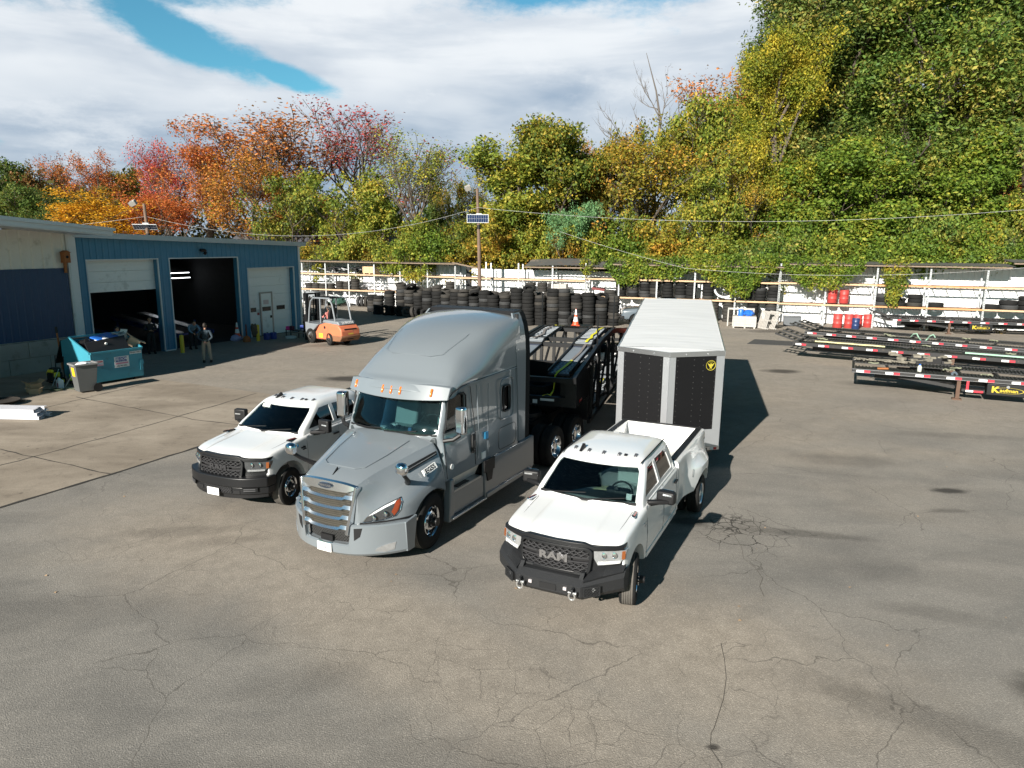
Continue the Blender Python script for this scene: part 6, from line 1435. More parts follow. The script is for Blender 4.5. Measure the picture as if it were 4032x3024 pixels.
# ------------------------------------------------------------------ flat wedge trailers
TW = mat('tape_white', (.72, .72, .72), .4); TR = mat('tape_red', (.55, .03, .05), .4)
LOGO = mat('logo_yellow', (.52, .40, .03), .45)
CHN = mat('thin_chrome_line', (.35, .36, .38), .3, .6)
def flatbed(loc, az, L, lab, logo_v=None, leg_v=None, ramps=True, z=.88, u_w=2.6, clutter=0, tape0=.3, lines=True):
    t = thing('flatbed_trailer', lab, 'trailer', (*loc, 0), az, 'black flat car trailers parked side by side')
    for s, u in ((0, 0), (1, -u_w)):
        q = MB(); q.box(u-.06, u+.0, 0, L, z-.17, z); q.build('side_rail', BLACKD, t, bevel=.008, seg=1)
        q = MB(); a, b = (u-.85, u-.10) if s == 0 else (u+.04, u+.79)
        n = int(L/.12)
        q.box(a, b, .1, L, z-.07, z-.045)
        for i in range(n): v = .1+i*(L-.1)/n; q.box(a, b, v, v+.05, z-.045, z-.015)
        q.build('deck_track', BLACKD, t)
    v = .15; k = 0
    while v < L-.5:
        q = MB(); q.box(.001, .006, v, v+.26, z-.145, z-.06); q.build('white_tape', TW, t)
        q = MB(); q.box(.001, .006, v+.27, v+.47, z-.145, z-.06); q.build('red_tape', TR, t)
        v += 1.02 if not lines else .98; k += 1
    if lines:
        for zz in (z-.04, z-.158): q = MB(); q.box(.001, .008, 0, L, zz, zz+.014); q.build('rub_line', CHN, t)
    for i in range(int(L/1.2)+1):
        q = MB(); q.box(-u_w+.02, -.07, min(L-.1, i*1.2), min(L-.1, i*1.2)+.09, z-.17, z-.08); q.build('cross_member', BLACKD, t)
    for u in (-.75, -u_w+.75): q = MB(); q.box(u-.06, u+.06, .8, L, z-.42, z-.18); q.build('main_beam', BLACKD, t)
    if ramps:
        for u in (-.95, -u_w+.05):
            q = MB()
            A = Matrix.Translation((u, .25, z)) @ Matrix.Rotation(R(-16), 4, 'X'); q.M = A
            q.box(0, .08, -1.15, 0, -.03, .05); q.box(.80, .88, -1.15, 0, -.03, .05)
            for i in range(5): q.box(.08, .80, -1.1+i*.26, -1.1+i*.26+.07, -.01, .03)
            q.build('loading_ramp', BLACKD, t)
    if leg_v:
        q = MB(); q.box(-.16, -.06, leg_v-.06, leg_v+.06, .05, z-.17); q.box(-.24, .02, leg_v-.16, leg_v+.14, 0, .05); q.build('landing_leg', mat('rusty_leg', (.10, .055, .035), .7, var=.4, vs=8), t)
        q = MB(); q.bar((-.3, leg_v-2.0, z-.22), (-.3, leg_v-.1, .42), .07, .12); q.build('gooseneck_brace', BLACKD, t)
        q = MB(); q.box(-2.3, -.3, leg_v-1.9, leg_v-.2, z-.32, z-.18); q.build('belly_plate', BLACKM, t)
    if logo_v:
        q = MB(); q.box(-.5, -.02, logo_v, logo_v+1.25, z-.60, z-.19); bx = q.build('tool_box', BLACKM, t, bevel=.02)
        FM_ = lambda x, zz: frame((-.016, logo_v+x, zz), (0, 1, 0), (0, 0, 1))
        text('logo_initial', 'K', .30, LOGO, bx, FM_(.25, z-.40) @ Matrix.Diagonal((1.15, 1, 1, 1)), .003, .012)
        text('logo_letters', 'aufman', .165, LOGO, bx, FM_(.66, z-.405) @ Matrix.Diagonal((1.15, 1, 1, 1)), .003, .004)
        q = MB(); q.M = FM_(.66, z-.40) @ Matrix.Diagonal((1, .24, 1, 1)); q.lathe([(.415, 0), (.44, .002), (.425, .004), (.41, .002), (.415, 0)], 40); q.build('logo_oval', LOGO, bx)
        q = MB(); q.cyl((-.02, logo_v+.62, z-.27), (-.005, logo_v+.62, z-.27), .05, n=14); q.build('latch', ALU, bx)
        q = MB(); q.box(-.4, -.03, logo_v-.75, logo_v-.05, z-.55, z-.45); q.build('step_bar', BLACKD, t)
    for vv in (L-2.6, L-1.5):
        if leg_v: wheel(t, -.25, vv, .38, .38, .22, 1, 'rear'); wheel(t, -u_w+.2, vv, .38, .38, .22, -1, 'rear')
    rc = random.Random(int(loc[0]*10))
    for i in range(clutter):
        v = rc.uniform(.5, L*.8); u = rc.uniform(-u_w+.3, -.3); q = MB()
        pts = [(u+rc.uniform(-.1, .1), v+k*.07, z+.02+rc.uniform(0, .05)) for k in range(6)]
        q.tube(pts, .025, 5); tag(q.build('loose_strap', mat('dirty_strap', (.25, .26, .18), .9, var=.3), t), None)
    return t
t1 = flatbed((12.89, 26.36), 115.6, 13, 'nearest flat trailer with yellow logo tool box and landing leg on the ground', logo_v=4.35, leg_v=3.5, ramps=False, clutter=7)
q = MB(); q.box(.008, .02, 3.72, 3.80, .40, .72); q.build('red_tape', TR, t1)
q = MB(); q.box(.008, .02, 3.72, 3.95, .33, .40); q.build('white_tape', TW, t1); q = MB(); q.box(.008, .02, 3.96, 4.25, .33, .40); q.build('red_tape', TR, t1)
t2 = flatbed((13.43, 33.59), 123.3, 13, 'second nearest flat trailer with raised ramps and continuous red and white tape', logo_v=None, leg_v=6.6, ramps=True, clutter=6, lines=False)
q = MB(); q.box(-.5, -.03, 5.0, 6.2, .35, .68); q.build('tool_box', BLACKM, t2, bevel=.02)
t3 = flatbed((15.79, 37.96), 128.5, 14, 'third nearest flat trailer with raised ramps behind the second one', logo_v=None, leg_v=5.2, ramps=True, clutter=6)
t4 = flatbed((24.09, 44.96), 105.8, 13, 'farthest flat trailer parked against the racks with a yellow logo tool box', logo_v=4.5, leg_v=3.4, ramps=True, clutter=3)
# things lying on the near trailers
M1 = poseM(12.89, 26.36, 115.6)
def on1(u, v, z=.88): return M1 @ Vector((u, v, z))
p = on1(-.45, 2.25, .865); bt = thing('plastic_bottle', 'clear plastic bottle with blue cap standing on the nearest flat trailer', 'bottle', p, 0)
q = MB(); q.lathe([(0, 0), (.07, 0), (.075, .02), (.075, .16), (.05, .22), (.03, .235), (0, .235)], 16); q.build('body', mat('milky_plastic', (.55, .57, .5), .3, var=.3), bt)
q = MB(); q.lathe([(.035, .235), (.035, .28), (0, .28)], 12); q.build('cap', BLUEP, bt)
p = on1(-.3, 3.35, .865); q = MB(); q.M = Matrix.Rotation(R(70), 4, 'X'); q.lathe([(.05, 0), (.12, 0), (.125, .012), (.12, .024), (.05, .024), (.05, 0)], 24); tag(q.build('metal_disc', ALU, None, p), 'round metal disc propped on the nearest flat trailer', 'disc')
p = on1(-.15, .85, .88); q = MB(); q.bar((0, 0, .03), (.35, -.12, .05), .07, .06); tag(q.build('rusty_tool', RUSTO, None, p), 'rusty orange bar lying on the nearest flat trailer', 'bar')
M2 = poseM(13.43, 33.59, 123.3)
for i in range(26):
    rc = random.Random(100+i)
    if i == 0: rub = MB()
    x = rc.uniform(-2.0, -.3); v = rc.uniform(3.9, 6.3); rub.M = M1 @ Matrix.Translation((x-2.4, v-2.6, .0)) @ Matrix.Rotation(rc.uniform(0, 3), 4, 'Z')
    rub.box(-.14, .14, -.05, .05, .9+rc.uniform(0, .06), .95+rc.uniform(0, .08))
rub.M = None
for i in range(60):
    rc = random.Random(300+i)
    rub.M = M1 @ Matrix.Translation((-2.3+rc.uniform(-.3, .25), 1.0+rc.uniform(-.9, 1.2), .9)) @ Matrix.Rotation(rc.uniform(0, 3), 4, 'Z') @ Matrix.Rotation(rc.uniform(-.4, .4), 4, 'X')
    rub.box(-.10, .10, -.03, .03, 0, .03)
rub.M = None
tag(rub.build('scrap_pile', mat('scrap_mixed', (.22, .20, .16), .8, var=.5, vs=9)), 'heap of loose straps and scrap on the far side of the nearest flat trailer', 'scrap', kind='stuff')
ps = [(M2 @ Vector((-.6, .9+i*.5, .90+.01*(i % 2)))) for i in range(7)]
q = MB(); q.tube(ps, .035, 6); tag(q.build('yellow_pole', mat('cream_strap', (.62, .58, .32), .7)), 'long cream coloured pole lying along the second flat trailer', 'pole')
q = MB(); q.tube([(M2 @ Vector((-.5, 7+i*.8, .92))) for i in range(6)], .04, 6); tag(q.build('green_hose', mat('mint_green', (.33, .52, .40), .6)), 'mint green hose lying along the second flat trailer at the right edge', 'hose')
M3 = poseM(15.79, 37.96, 128.5)
q = MB(); q.tube([(M3 @ Vector((-.5+.2*(i % 2), 5+i*.12, .95+.2*math.sin(i)))) for i in range(10)], .03, 6); tag(q.build('green_webbing', mat('mint_green', (.33, .52, .4), .6)), 'tangled mint green webbing hanging over the third flat trailer', 'strap')
# ------------------------------------------------------------------ grey pickup by the tyre wall
def greypickup():
    T = thing('pickup_truck', 'slate grey pickup parked against the tyre wall behind the enclosed trailer', 'pickup truck', (7.35, 48.0, 0), 95)
    P = mat('slate_paint', (.10, .125, .15), .3, coat=.7)
    def S(v, ws, zb, zs, zh, zc): return [(0, v, zb), (.6, v, zb), (ws*.96, v, zb+.02), (ws, v, zb+.2), (ws, v, .95), (ws*.95, v, zs), (ws*.88, v, zh), (.5, v, zc-.01), (0, v, zc)]
    b = boolm(meshof(loft([S(0, .80, .5, .92, .98, 1.0), S(.15, .92, .45, 1.0, 1.06, 1.08), S(.8, 1.0, .42, 1.08, 1.15, 1.18), S(1.7, 1.0, .42, 1.12, 1.2, 1.22), S(3.9, 1.0, .42, 1.14, 1.2, 1.22), S(5.8, .98, .45, 1.14, 1.22, 1.22)], 3, 2)), [])
    cs = []
    for v in (.95, 4.6):
        for s in (-1, 1): q = MB(); q.cyl((s*.65, v, .40), (s*1.4, v, .40), .46, n=30); cs.append(q)
    q = MB(); q.box(-.78, .78, 4.0, 5.72, .7, 1.5); cs.append(q)
    b = boolm(b, cs); b.materials.clear(); b.materials.append(P); link('body', b, T, ang=30)
    def CL(i): return layers([(1.1, 1.55, 3.95, .93, .93, .15, .1), (1.25, 1.62, 3.93, .90, .90, .15, .1), (1.7, 2.25, 3.75, .72, .72, .1, .1), (1.85, 2.6, 3.6, .6, .6, .1, .12)], k=3, inset=i)
    cu = []
    q = MB(); q.prism([(1.95, 1.28), (2.35, 1.68), (3.4, 1.68), (3.6, 1.28)], 'x', -1.3, 1.3); cu.append(q)
    q = MB(); q.prism([(-.78, 1.28), (.78, 1.28), (.66, 1.68), (-.66, 1.68)], 'y', 1.2, 2.6); cu.append(q)
    inn = layers([(1.0, 1.7, 3.9, .88, .88, .1, .1), (1.25, 1.7, 3.9, .85, .85, .1, .1), (1.8, 2.5, 3.65, .6, .6, .1, .1)], k=2)
    c = boolm(meshof(CL(0)), [inn]+cu); c.materials.clear(); c.materials.append(P); link('cab', c, T, ang=30)
    g = boolm(meshof(CL(.02)), cu, 'INTERSECT') if False else None
    gl = meshof(CL(.02)); gl.materials.append(GLASST); link('window_glass', gl, T, ang=30)
    for s in (-1, 1):
        q = MB(); q.cbox((s*.72, .04, .92), (.34, .12, .22)); q.build('headlight', CLEAR, T, bevel=.03)
        q = MB(); q.box(min(s*.86, s*.985), max(s*.86, s*.985), 5.70, 5.82, .82, 1.14); q.build('tail_light', RED, T, bevel=.02)
        for v, k in ((.95, 'front'), (4.6, 'front')): wheel(T, s*.87, v, .39, .39, .25, s, k)
    q = MB(); q.box(-.45, .45, -.03, .1, .72, 1.0); q.build('grille', DARK, T)
    q = MB(); q.box(-.95, .95, -.1, .2, .45, .66); q.build('front_bumper', BLACKP, T, bevel=.04)
    q = MB(); q.box(-.95, .95, 5.8, 6.0, .48, .68); q.build('rear_bumper', CHROME, T, bevel=.03)
greypickup()
# ------------------------------------------------------------------ forklift, local +v = rear, forks towards -v
FKO = mat('forklift_orange', (.62, .17, .08), .55, coat=.1, var=.18, vs=3, dirt=(.20, .13, .09), dirtamt=.4, ds=4); FKG = mat('forklift_grey', (.20, .22, .24), .45, var=.15)
FK = thing('forklift', 'orange and grey forklift carrying low forks beside the workshop corner', 'forklift', (-10.8, 38.5, 0), 127)
FK.scale = (1.12, 1.12, 1.12)
q = MB(); q.prism([(.15, .22), (1.75, .25), (2.35, .45), (2.35, 1.02), (1.45, 1.06), (.95, .92), (.55, .45), (.15, .38)], 'x', -.50, .50); q.build('body', FKO, FK, bevel=.05, seg=3)
q = MB(); q.prism([(1.55, .28), (2.45, .30), (2.62, .50), (2.60, .78), (2.40, .98), (1.7, 1.0)], 'x', -.56, .56); cw = q.build('counterweight', FKO, FK, bevel=.06, seg=3)
q = MB(); q.prism([(1.95, .22), (2.50, .24), (2.64, .44), (2.62, .52), (1.9, .50)], 'x', -.575, .575); q.build('rusty_skirt', mat('forklift_rust', (.22, .10, .05), .7, var=.4, vs=6), FK, bevel=.03)
q = MB(); q.prism([(1.15, 1.03), (2.42, .98), (2.30, 1.16), (1.25, 1.18)], 'x', -.50, .50); q.build('engine_hood', FKG, FK, bevel=.05, seg=3)
q = MB(); q.prism([(-.05, .35), (.2, .35), (.95, .95), (.75, .95), (.2, .95), (-.05, 1.0)], 'x', -.56, .56); q.build('front_cowl', FKG, FK, bevel=.03)
for z in (.80, .70): q = MB(); q.box(-.35, .35, 2.555, 2.60, z-.03, z+.03); q.build('vent_slot', DARK, cw)
q = MB(); q.cbox((0, 2.60, .58), (.30, .03, .07)); q.build('warning_label', mat('label_yellow', (.7, .55, .05), .5), cw)
q = MB(); q.cbox((0, 2.56, .38), (.34, .06, .12)); q.build('tow_slot', DARK, cw)
q = MB(); q.cbox((-.563 , 1.05, .42), (.008, .28, .20)); q.build('side_label', mat('label_yellow', (.7, .55, .05), .5), FK)
q = MB(); q.cbox((.505, 1.05, .42), (.012, .28, .20)); q.build('side_label', mat('label_yellow', (.7, .55, .05), .5), FK)
q = MB(); q.cyl((.503, 1.35, .82), (.512, 1.35, .82), .07, n=14); q.build('fuel_cap', DARK, FK)
text('maker_letters', 'TOYOTA', .17, LABELW, FK, frame((0, 2.40, 1.085), (-1, 0, 0), (0, -.45, 1)) , .004, .004)
for s in (-1, 1):
    q = MB(); q.tube([(s*.47, .12, .95), (s*.47, .22, 1.6), (s*.47, .34, 2.0), (s*.47, .55, 2.17), (s*.47, 1.75, 2.20), (s*.47, 1.92, 1.9), (s*.47, 2.10, 1.16)], .04, 8); q.build('guard_frame', FKG, FK)
    q = MB(); q.bar((s*.47, 1.05, 2.17), (s*.47, 1.05, 1.0), .055, .07); q.build('guard_post', FKG, FK)
    wheel(FK, s*.46, .35, .36, .36, .24, s, 'front', 'front_wheel'); wheel(FK, s*.46, 1.72, .30, .30, .22, s, 'front', 'rear_wheel', steer=R(-14))
    q = MB(); q.box(min(s*.26, s*.42), max(s*.26, s*.42), -.30, -.08, .08, 2.35); q.build('mast_rail', BLACKM, FK)
    q = MB(); q.box(min(s*.24, s*.40), max(s*.24, s*.40), -1.55, -.30, .34, .385); q.box(min(s*.24, s*.40), max(s*.24, s*.40), -.34, -.29, .34, .95); q.build('fork', mat('fork_steel', (.16, .14, .12), .5, .4, var=.3), FK)
q = MB()
for i in range(7): q.bar((-.45, .5+i*.2, 2.195), (.45, .5+i*.2, 2.195), .03)
q.build('guard_roof', BLACKM, FK)
q = MB(); q.box(-.42, .42, -.26, -.16, 2.27, 2.35); q.box(-.42, .42, -.26, -.16, 1.3, 1.36); q.cyl((-.1, -.2, .3), (-.1, -.2, 2.2), .03); q.cyl((.1, -.2, .3), (.1, -.2, 2.2), .03); q.build('mast_cross', BLACKM, FK)
q = MB()
for i in range(5): q.box(-.48+i*.235, -.46+i*.235, -.31, -.28, .45, 1.25)
q.box(-.5, .5, -.31, -.27, .45, .55); q.box(-.5, .5, -.31, -.27, .9, .98); q.box(-.5, .5, -.31, -.28, 1.22, 1.27); q.build('load_backrest', BLACKM, FK)
q = MB(); q.box(.31, .46, -.33, -.315, .65, .9); q.build('yellow_plate', mat('label_yellow', (.7, .55, .05), .5), FK)
seat(FK, 0, 1.05, 1.0, BLACKP, .45); steering(FK, 0, .55, 1.25, -60, .16)
text('mast_letters', 'TOYOTA 42', .12, LABELW, FK, frame((.425, -.2, 1.65), (0, 0, 1), (0, -1, 0)), .002, .002)
for w_ in FK.children:
    if 'wheel' in w_.name:
        for c_ in w_.children:
            if c_.name.split('.')[0] in ('rim', 'hub', 'lug_nut'): c_.data.materials[0] = mat('dirty_rim', (.05, .045, .04), .7)
# vehicle tail under the left rack
_p = FW(-.2, -4.0); pt = thing('pickup_bed', 'grey pickup bed parked under the left rack behind the forklift', 'pickup bed', (_p.x, _p.y, 0), 17.7)
q = MB(); q.box(-.9, .9, 0, 1.2, .55, 1.12); q.build('tailgate', mat('bed_grey', (.22, .24, .26), .4, coat=.4), pt, bevel=.05); q = MB(); q.box(-.92, .92, -.12, .0, .42, .56); q.build('bumper', BLACKP, pt, bevel=.03)
for s in (-1, 1): q = MB(); q.box(min(s*.78, s*.91), max(s*.78, s*.91), -.02, .02, .75, 1.05); q.build('tail_light', LABELW, pt); wheel(pt, s*.75, .7, .36, .36, .22, s, 'front')
_p = FW(.2, -1.0); eg = thing('scrap_engine', 'dark green machine engine lying on the ground under the left rack', 'engine', (_p.x, _p.y, 0), 17.7)
me_ = crumple((0, 0, .5), .5, seed=51, sq=(1.5, .8, .8)); me_.materials.append(mat('machine_green', (.02, .06, .045), .5, var=.5, vs=5)); link('block', me_, eg, ang=30)
q = MB(); q.cyl((-.5, -.3, .6), (-.5, -.5, .6), .2, n=14); q.tube([(-.6, 0, .8), (0, -.2, 1.0), (.6, 0, .7)], .06, 6); q.build('pipework', STEEL, eg)
# ------------------------------------------------------------------ people
def skin(name, verts, edges, radii, m, parent=None, sub=2, root=0):
    me = bpy.data.meshes.new(name); me.from_pydata(verts, edges, []); me.materials.append(m)
    o = bpy.data.objects.new(name, me); COL.objects.link(o)
    md = o.modifiers.new('skin', 'SKIN'); md.use_smooth_shade = True; md.branch_smoothing = .4
    for i, r in enumerate(radii):
        sv = me.skin_vertices[0].data[i]; sv.radius = r if hasattr(r, '__len__') else (r, r); sv.use_root = (i == root)
    s_ = o.modifiers.new('sub', 'SUBSURF'); s_.levels = sub; s_.render_levels = sub
    dg = bpy.context.evaluated_depsgraph_get(); dg.update()
    m2 = bpy.data.meshes.new_from_object(o.evaluated_get(dg)); bpy.data.objects.remove(o)
    return link(name, m2, parent, ang=180, recalc=False)
SKIN = mat('skin_tone', (.45, .24, .16), .5, var=.06); HAIRD = mat('dark_hair', (.02, .014, .01), .7)
def head(parent, c, yaw=0, hair=HAIRD, cap=None, bald=False, sc=1.):
    """c = centre; faces -y at yaw 0"""
    A = Matrix.Translation(c) @ Matrix.Rotation(yaw, 4, 'Z')
    bm = bmesh.new(); bmesh.ops.create_uvsphere(bm, u_segments=20, v_segments=14, radius=1)
    for v in bm.verts:
        x, y, z = v.co; wd = .074*(1-.18*max(0, -z)); v.co = Vector((x*wd, y*.094, z*.118))
        if z < -.3 and y < 0: v.co.y -= .008
    me = bpy.data.meshes.new('head'); bm.to_mesh(me); bm.free(); me.transform(A); me.materials.append(SKIN)
    h = link('head', me, parent, ang=180)
    q = MB(); q.M = A; q.add([(0, -.118, -.02), (-.016, -.09, -.03), (.016, -.09, -.03), (0, -.088, .03)], [(0, 1, 2), (0, 3, 1), (0, 2, 3), (1, 3, 2)])
    for s in (-1, 1): q.cbox((s*.076, 0, -.005), (.014, .035, .055))
    q.build('nose_and_ears', SKIN, h, ang=180)
    q = MB(); q.M = A
    for s in (-1, 1): q.cbox((s*.03, -.088, .018), (.022, .012, .01)); q.cbox((s*.03, -.086, .036), (.032, .012, .007))
    q.cbox((0, -.088, -.055), (.044, .012, .008)); q.build('face_features', HAIRD, h)
    if not bald:
        bm = bmesh.new(); bmesh.ops.create_uvsphere(bm, u_segments=20, v_segments=14, radius=1)
        for v in bm.verts:
            x, y, z = v.co; v.co = Vector((x*.082, y*.102+.006, z*.122+.008))
        bmesh.ops.bisect_plane(bm, geom=bm.verts[:]+bm.edges[:]+bm.faces[:], plane_co=(0, -.02, .01), plane_no=(0, .75, .66), clear_inner=True)
        me = bpy.data.meshes.new('hair'); bm.to_mesh(me); bm.free(); me.transform(A); me.materials.append(cap or hair); link('hair' if not cap else 'cap', me, parent if False else h, ang=180)
        if cap: q = MB(); q.M = A; q.prism([(-.07, -.08), (-.05, -.16), (.05, -.16), (.07, -.08)], 'z', .045, .055); q.build('visor', cap, h)
    return h
def hand(parent, w, d, curl=.8, m=SKIN, side=1):
    """five fingers from wrist w along direction d"""
    w = Vector(w); d = Vector(d).normalized(); s = d.cross(Vector((0, 0, 1)))
    if s.length < .3: s = Vector((1, 0, 0))
    s.normalize(); n = s.cross(d)
    V = [w, w+d*.045, w+d*.09]; E = [(0, 1), (1, 2)]; Rr = [(.026, .02), (.038, .018), (.036, .015)]
    for k in range(4):
        b = w+d*.088+s*(.027-.018*k); L = [.068, .078, .072, .055][k]; i0 = len(V)
        p1 = b+d*L*.45+n*(-.015*curl); p2 = p1+d*L*.3*(1-curl*.5)+n*(-.022*curl); p3 = p2+d*L*.1-n*.018*curl
        V += [b, p1, p2, p3]; E += [(2, i0), (i0, i0+1), (i0+1, i0+2), (i0+2, i0+3)]; Rr += [.0095, .009, .0085, .007]
    i0 = len(V); t1 = w+d*.03+s*side*.035; V += [t1, t1+d*.03+s*side*.015, t1+d*.055+s*side*.008-n*.01]; E += [(0, i0), (i0, i0+1), (i0+1, i0+2)]; Rr += [.013, .011, .009]
    return skin('hand', V, E, Rr, m, parent, 1)
def person(loc, az, label, shirt, pants, J, hd_yaw=0., hair=HAIRD, cap=None, hands='both', shoes=None, pattern=None, bald=False, long_sleeve=True):
    """J: dict of joints in metres; body faces -y"""
    t = thing('person', label, 'person', loc, az)
    g = lambda k: Vector(J[k])
    # legs / trousers
    V = [g('pelvis'), g('hipL'), g('kneeL'), g('ankL'), g('hipR'), g('kneeR'), g('ankR'), g('pelvis')+Vector((0, 0, .12))]
    V.insert(3, (V[2]+V[3])/2+Vector((0, .012, .03))); # calf L index 3
    V = [g('pelvis'), g('hipL'), g('kneeL'), g('ankL'), g('hipR'), g('kneeR'), g('ankR'), g('pelvis')+(g('chest')-g('pelvis')).normalized()*.12]
    skin('trousers', V, [(0, 1), (1, 2), (2, 3), (0, 4), (4, 5), (5, 6), (0, 7)], [(.15, .12), .105, .078, .062, .105, .078, .062, (.155, .11)], pants, t)
    # torso with arms
    up_ = (g('chest')-g('pelvis')).normalized()
    V = [g('pelvis')+up_*.06, g('pelvis')+up_*.22, g('chest'), g('neck'), g('shL'), g('elL'), g('wrL'), g('shR'), g('elR'), g('wrR')]
    skin('shirt', V, [(0, 1), (1, 2), (2, 3), (2, 4), (4, 5), (5, 6), (2, 7), (7, 8), (8, 9)], [(.165, .125), (.155, .115), (.17, .12), (.062, .06), .068, .050, .040, .068, .050, .040], shirt, t)
    hc = g('head'); skin('neck', [g('neck')-up_*.04, g('neck')+(hc-g('neck'))*.6], [(0, 1)], [.055, .05], SKIN, t, 1)
    head(t, hc, hd_yaw, hair, cap, bald)
    for s in ('L', 'R'):
        if s in hands or hands == 'both': hand(t, J['wr'+s], J['hd'+s], side=1 if s == 'L' else -1)
        a = g('ank'+s); q = MB(); q.M = Matrix.Translation((a.x, a.y, 0)); zz = a.z-.09
        q.prism([(.08, zz+.0), (-.17, zz+.0), (-.19, zz+.03), (-.15, zz+.06), (-.02, zz+.11), (.08, zz+.11)], 'x', -.045, .045); q.build('shoe', shoes or BLACKP, t, bevel=.02, seg=2)
    return t
def standing(dx=.11, lean=0.):
    return dict(pelvis=(0, 0, .96), hipL=(.10, 0, .90), kneeL=(.12, -.02, .50), ankL=(.13, .01, .10), hipR=(-.10, 0, .90), kneeR=(-.12, -.02, .50), ankR=(-.13, .02, .10),
        chest=(0, lean, 1.34), neck=(0, lean, 1.50), head=(0, lean-.02, 1.665), shL=(.20, lean, 1.42), shR=(-.20, lean, 1.42))
KHA = mat('khaki_trousers', (.30, .265, .215), .85, var=.12, vs=6); BLK = mat('black_clothes', (.012, .012, .014), .85)
CAMO = mat('dark_patterned_shirt', (.02, .035, .05), .8, dirt=(.10, .16, .20), dirtamt=.35, ds=14)
LBL = mat('light_blue_shirt', (.16, .25, .34), .8, var=.1)
J = standing(lean=.02); J.update(elL=(.30, .10, 1.15), wrL=(.07, .17, .98), hdL=(-.9, .1, -.2), elR=(-.30, .10, 1.15), wrR=(-.05, .18, .96), hdR=(.9, .1, -.3), kneeL=(.13, -.03, .50), ankR=(-.17, .0, .10))
p1 = person((-13.72, 31.3, 0), 165, 'person in khaki trousers and dark patterned shirt, seen from behind with hands clasped', CAMO, KHA, J, hd_yaw=R(-15))
q = MB(); q.cbox((0, .26, .95), (.05, .02, .07)); q.build('cigarette_box', mat('red_white_box', (.7, .35, .3), .5), p1)
J = standing(); J.update(elL=(.27, -.02, 1.16), wrL=(.05, -.22, 1.17), hdL=(-1, -.1, 0), elR=(-.27, -.02, 1.16), wrR=(-.03, -.24, 1.14), hdR=(1, -.1, 0))
person((-17.35, 33.6, 0), -35, 'person in dark jacket standing in the left bay doorway beside the blue pillar', BLK, BLK, J, hd_yaw=R(-10), shoes=BLACKP)
J = dict(pelvis=(0, .05, .92), hipL=(.10, .03, .86), kneeL=(.12, -.08, .48), ankL=(.13, .03, .10), hipR=(-.10, .03, .86), kneeR=(-.12, -.08, .48), ankR=(-.13, .05, .10), chest=(0, -.20, 1.18), neck=(0, -.32, 1.27), head=(0, -.42, 1.36),
         shL=(.19, -.24, 1.22), elL=(.26, -.40, 1.0), wrL=(.12, -.52, .85), hdL=(-.4, -.6, -.3), shR=(-.19, -.24, 1.22), elR=(-.26, -.42, 1.02), wrR=(-.12, -.55, .88), hdR=(.4, -.6, -.3))
person((-16.05, 35.15, 0), 20-60, 'person in light blue shirt bending forward in the middle bay doorway', LBL, BLK, J)
J = standing(); J.update(elL=(.27, .02, 1.14), wrL=(.28, -.10, .92), hdL=(0, -.2, -1), elR=(-.27, .02, 1.14), wrR=(-.28, -.1, .92), hdR=(0, -.2, -1))
person((-19.0, 31.2, -.12), -30, 'person with shaved head standing behind the dumpster at its left end', BLK, BLK, J, bald=True)
person((-17.2, 30.5, -.08), -60, 'person in dark cap standing behind the dumpster at its right end', BLK, BLK, J, cap=BLACKP)
# forklift driver sits
PNK = mat('pink_fabric', (.62, .22, .20), .8, var=.15)
J = dict(pelvis=(0, .0, 1.16-1.0+1.0), hipL=(.10, -.03, 1.14), kneeL=(.14, -.42, 1.22), ankL=(.14, -.52, .86), hipR=(-.10, -.03, 1.14), kneeR=(-.14, -.42, 1.22), ankR=(-.14, -.52, .86), chest=(0, .06, 1.50), neck=(0, .07, 1.66), head=(0, .04, 1.80),
         shL=(.19, .05, 1.58), elL=(.26, -.10, 1.36), wrL=(.12, -.34, 1.36), hdL=(-.2, -1, 0), shR=(-.19, .05, 1.58), elR=(-.26, -.10, 1.36), wrR=(-.12, -.34, 1.36), hdR=(.2, -1, 0))
fp = poseM(-10.8, 38.5, 127) @ Vector((0, 1.14, 0))
dr = person((fp.x, fp.y, .04), 127, 'person in black clothes and cap with pink sleeves seated driving the forklift', PNK, BLK, J, cap=BLACKP)
# ------------------------------------------------------------------ dumpster
DTL = mat('dumpster_teal', (.045, .27, .36), .5, coat=.15, var=.12, vs=2, dirt=(.05, .13, .15), dirtamt=.2, ds=3)
DAZ = 31.5
DM = thing('dumpster', 'teal front load dumpster with open black lids overflowing with rubbish', 'dumpster', (-15.72, 25.92, 0), DAZ)
LD, WD = 2.0, 2.0
# local v along the front face (left to right), -u into the back
ft, bt_ = 1.22, 1.72
q = MB()
q.prism([(0, .10), (0, ft), (-.75, 1.50), (-1.35, 1.72), (-WD, 1.55), (-WD, .3), (-1.8, .10)], 'y', 0, .04); q.prism([(0, .10), (0, ft), (-.75, 1.50), (-1.35, 1.72), (-WD, 1.55), (-WD, .3), (-1.8, .10)], 'y', LD-.04, LD)
q.box(-.04, 0, .041, LD-.041, .10, ft); q.box(-WD+.0, -WD+.04, .041, LD-.041, .3, 1.55); q.box(-1.8, -.041, .041, LD-.041, .10, .14)
q.build('body', DTL, DM, bevel=.008, seg=1)
q = MB(); q.bar((.02, 0, ft), (.02, LD, ft), .07, .07); q.bar((-.0, -.02, ft), (-1.35, -.02, 1.74), .05, .06); q.bar((0, LD+.02, ft), (-1.35, LD+.02, 1.74), .05, .06); q.bar((-1.35, 0, 1.74), (-1.35, LD, 1.74), .06)
q.build('rim', DTL, DM)
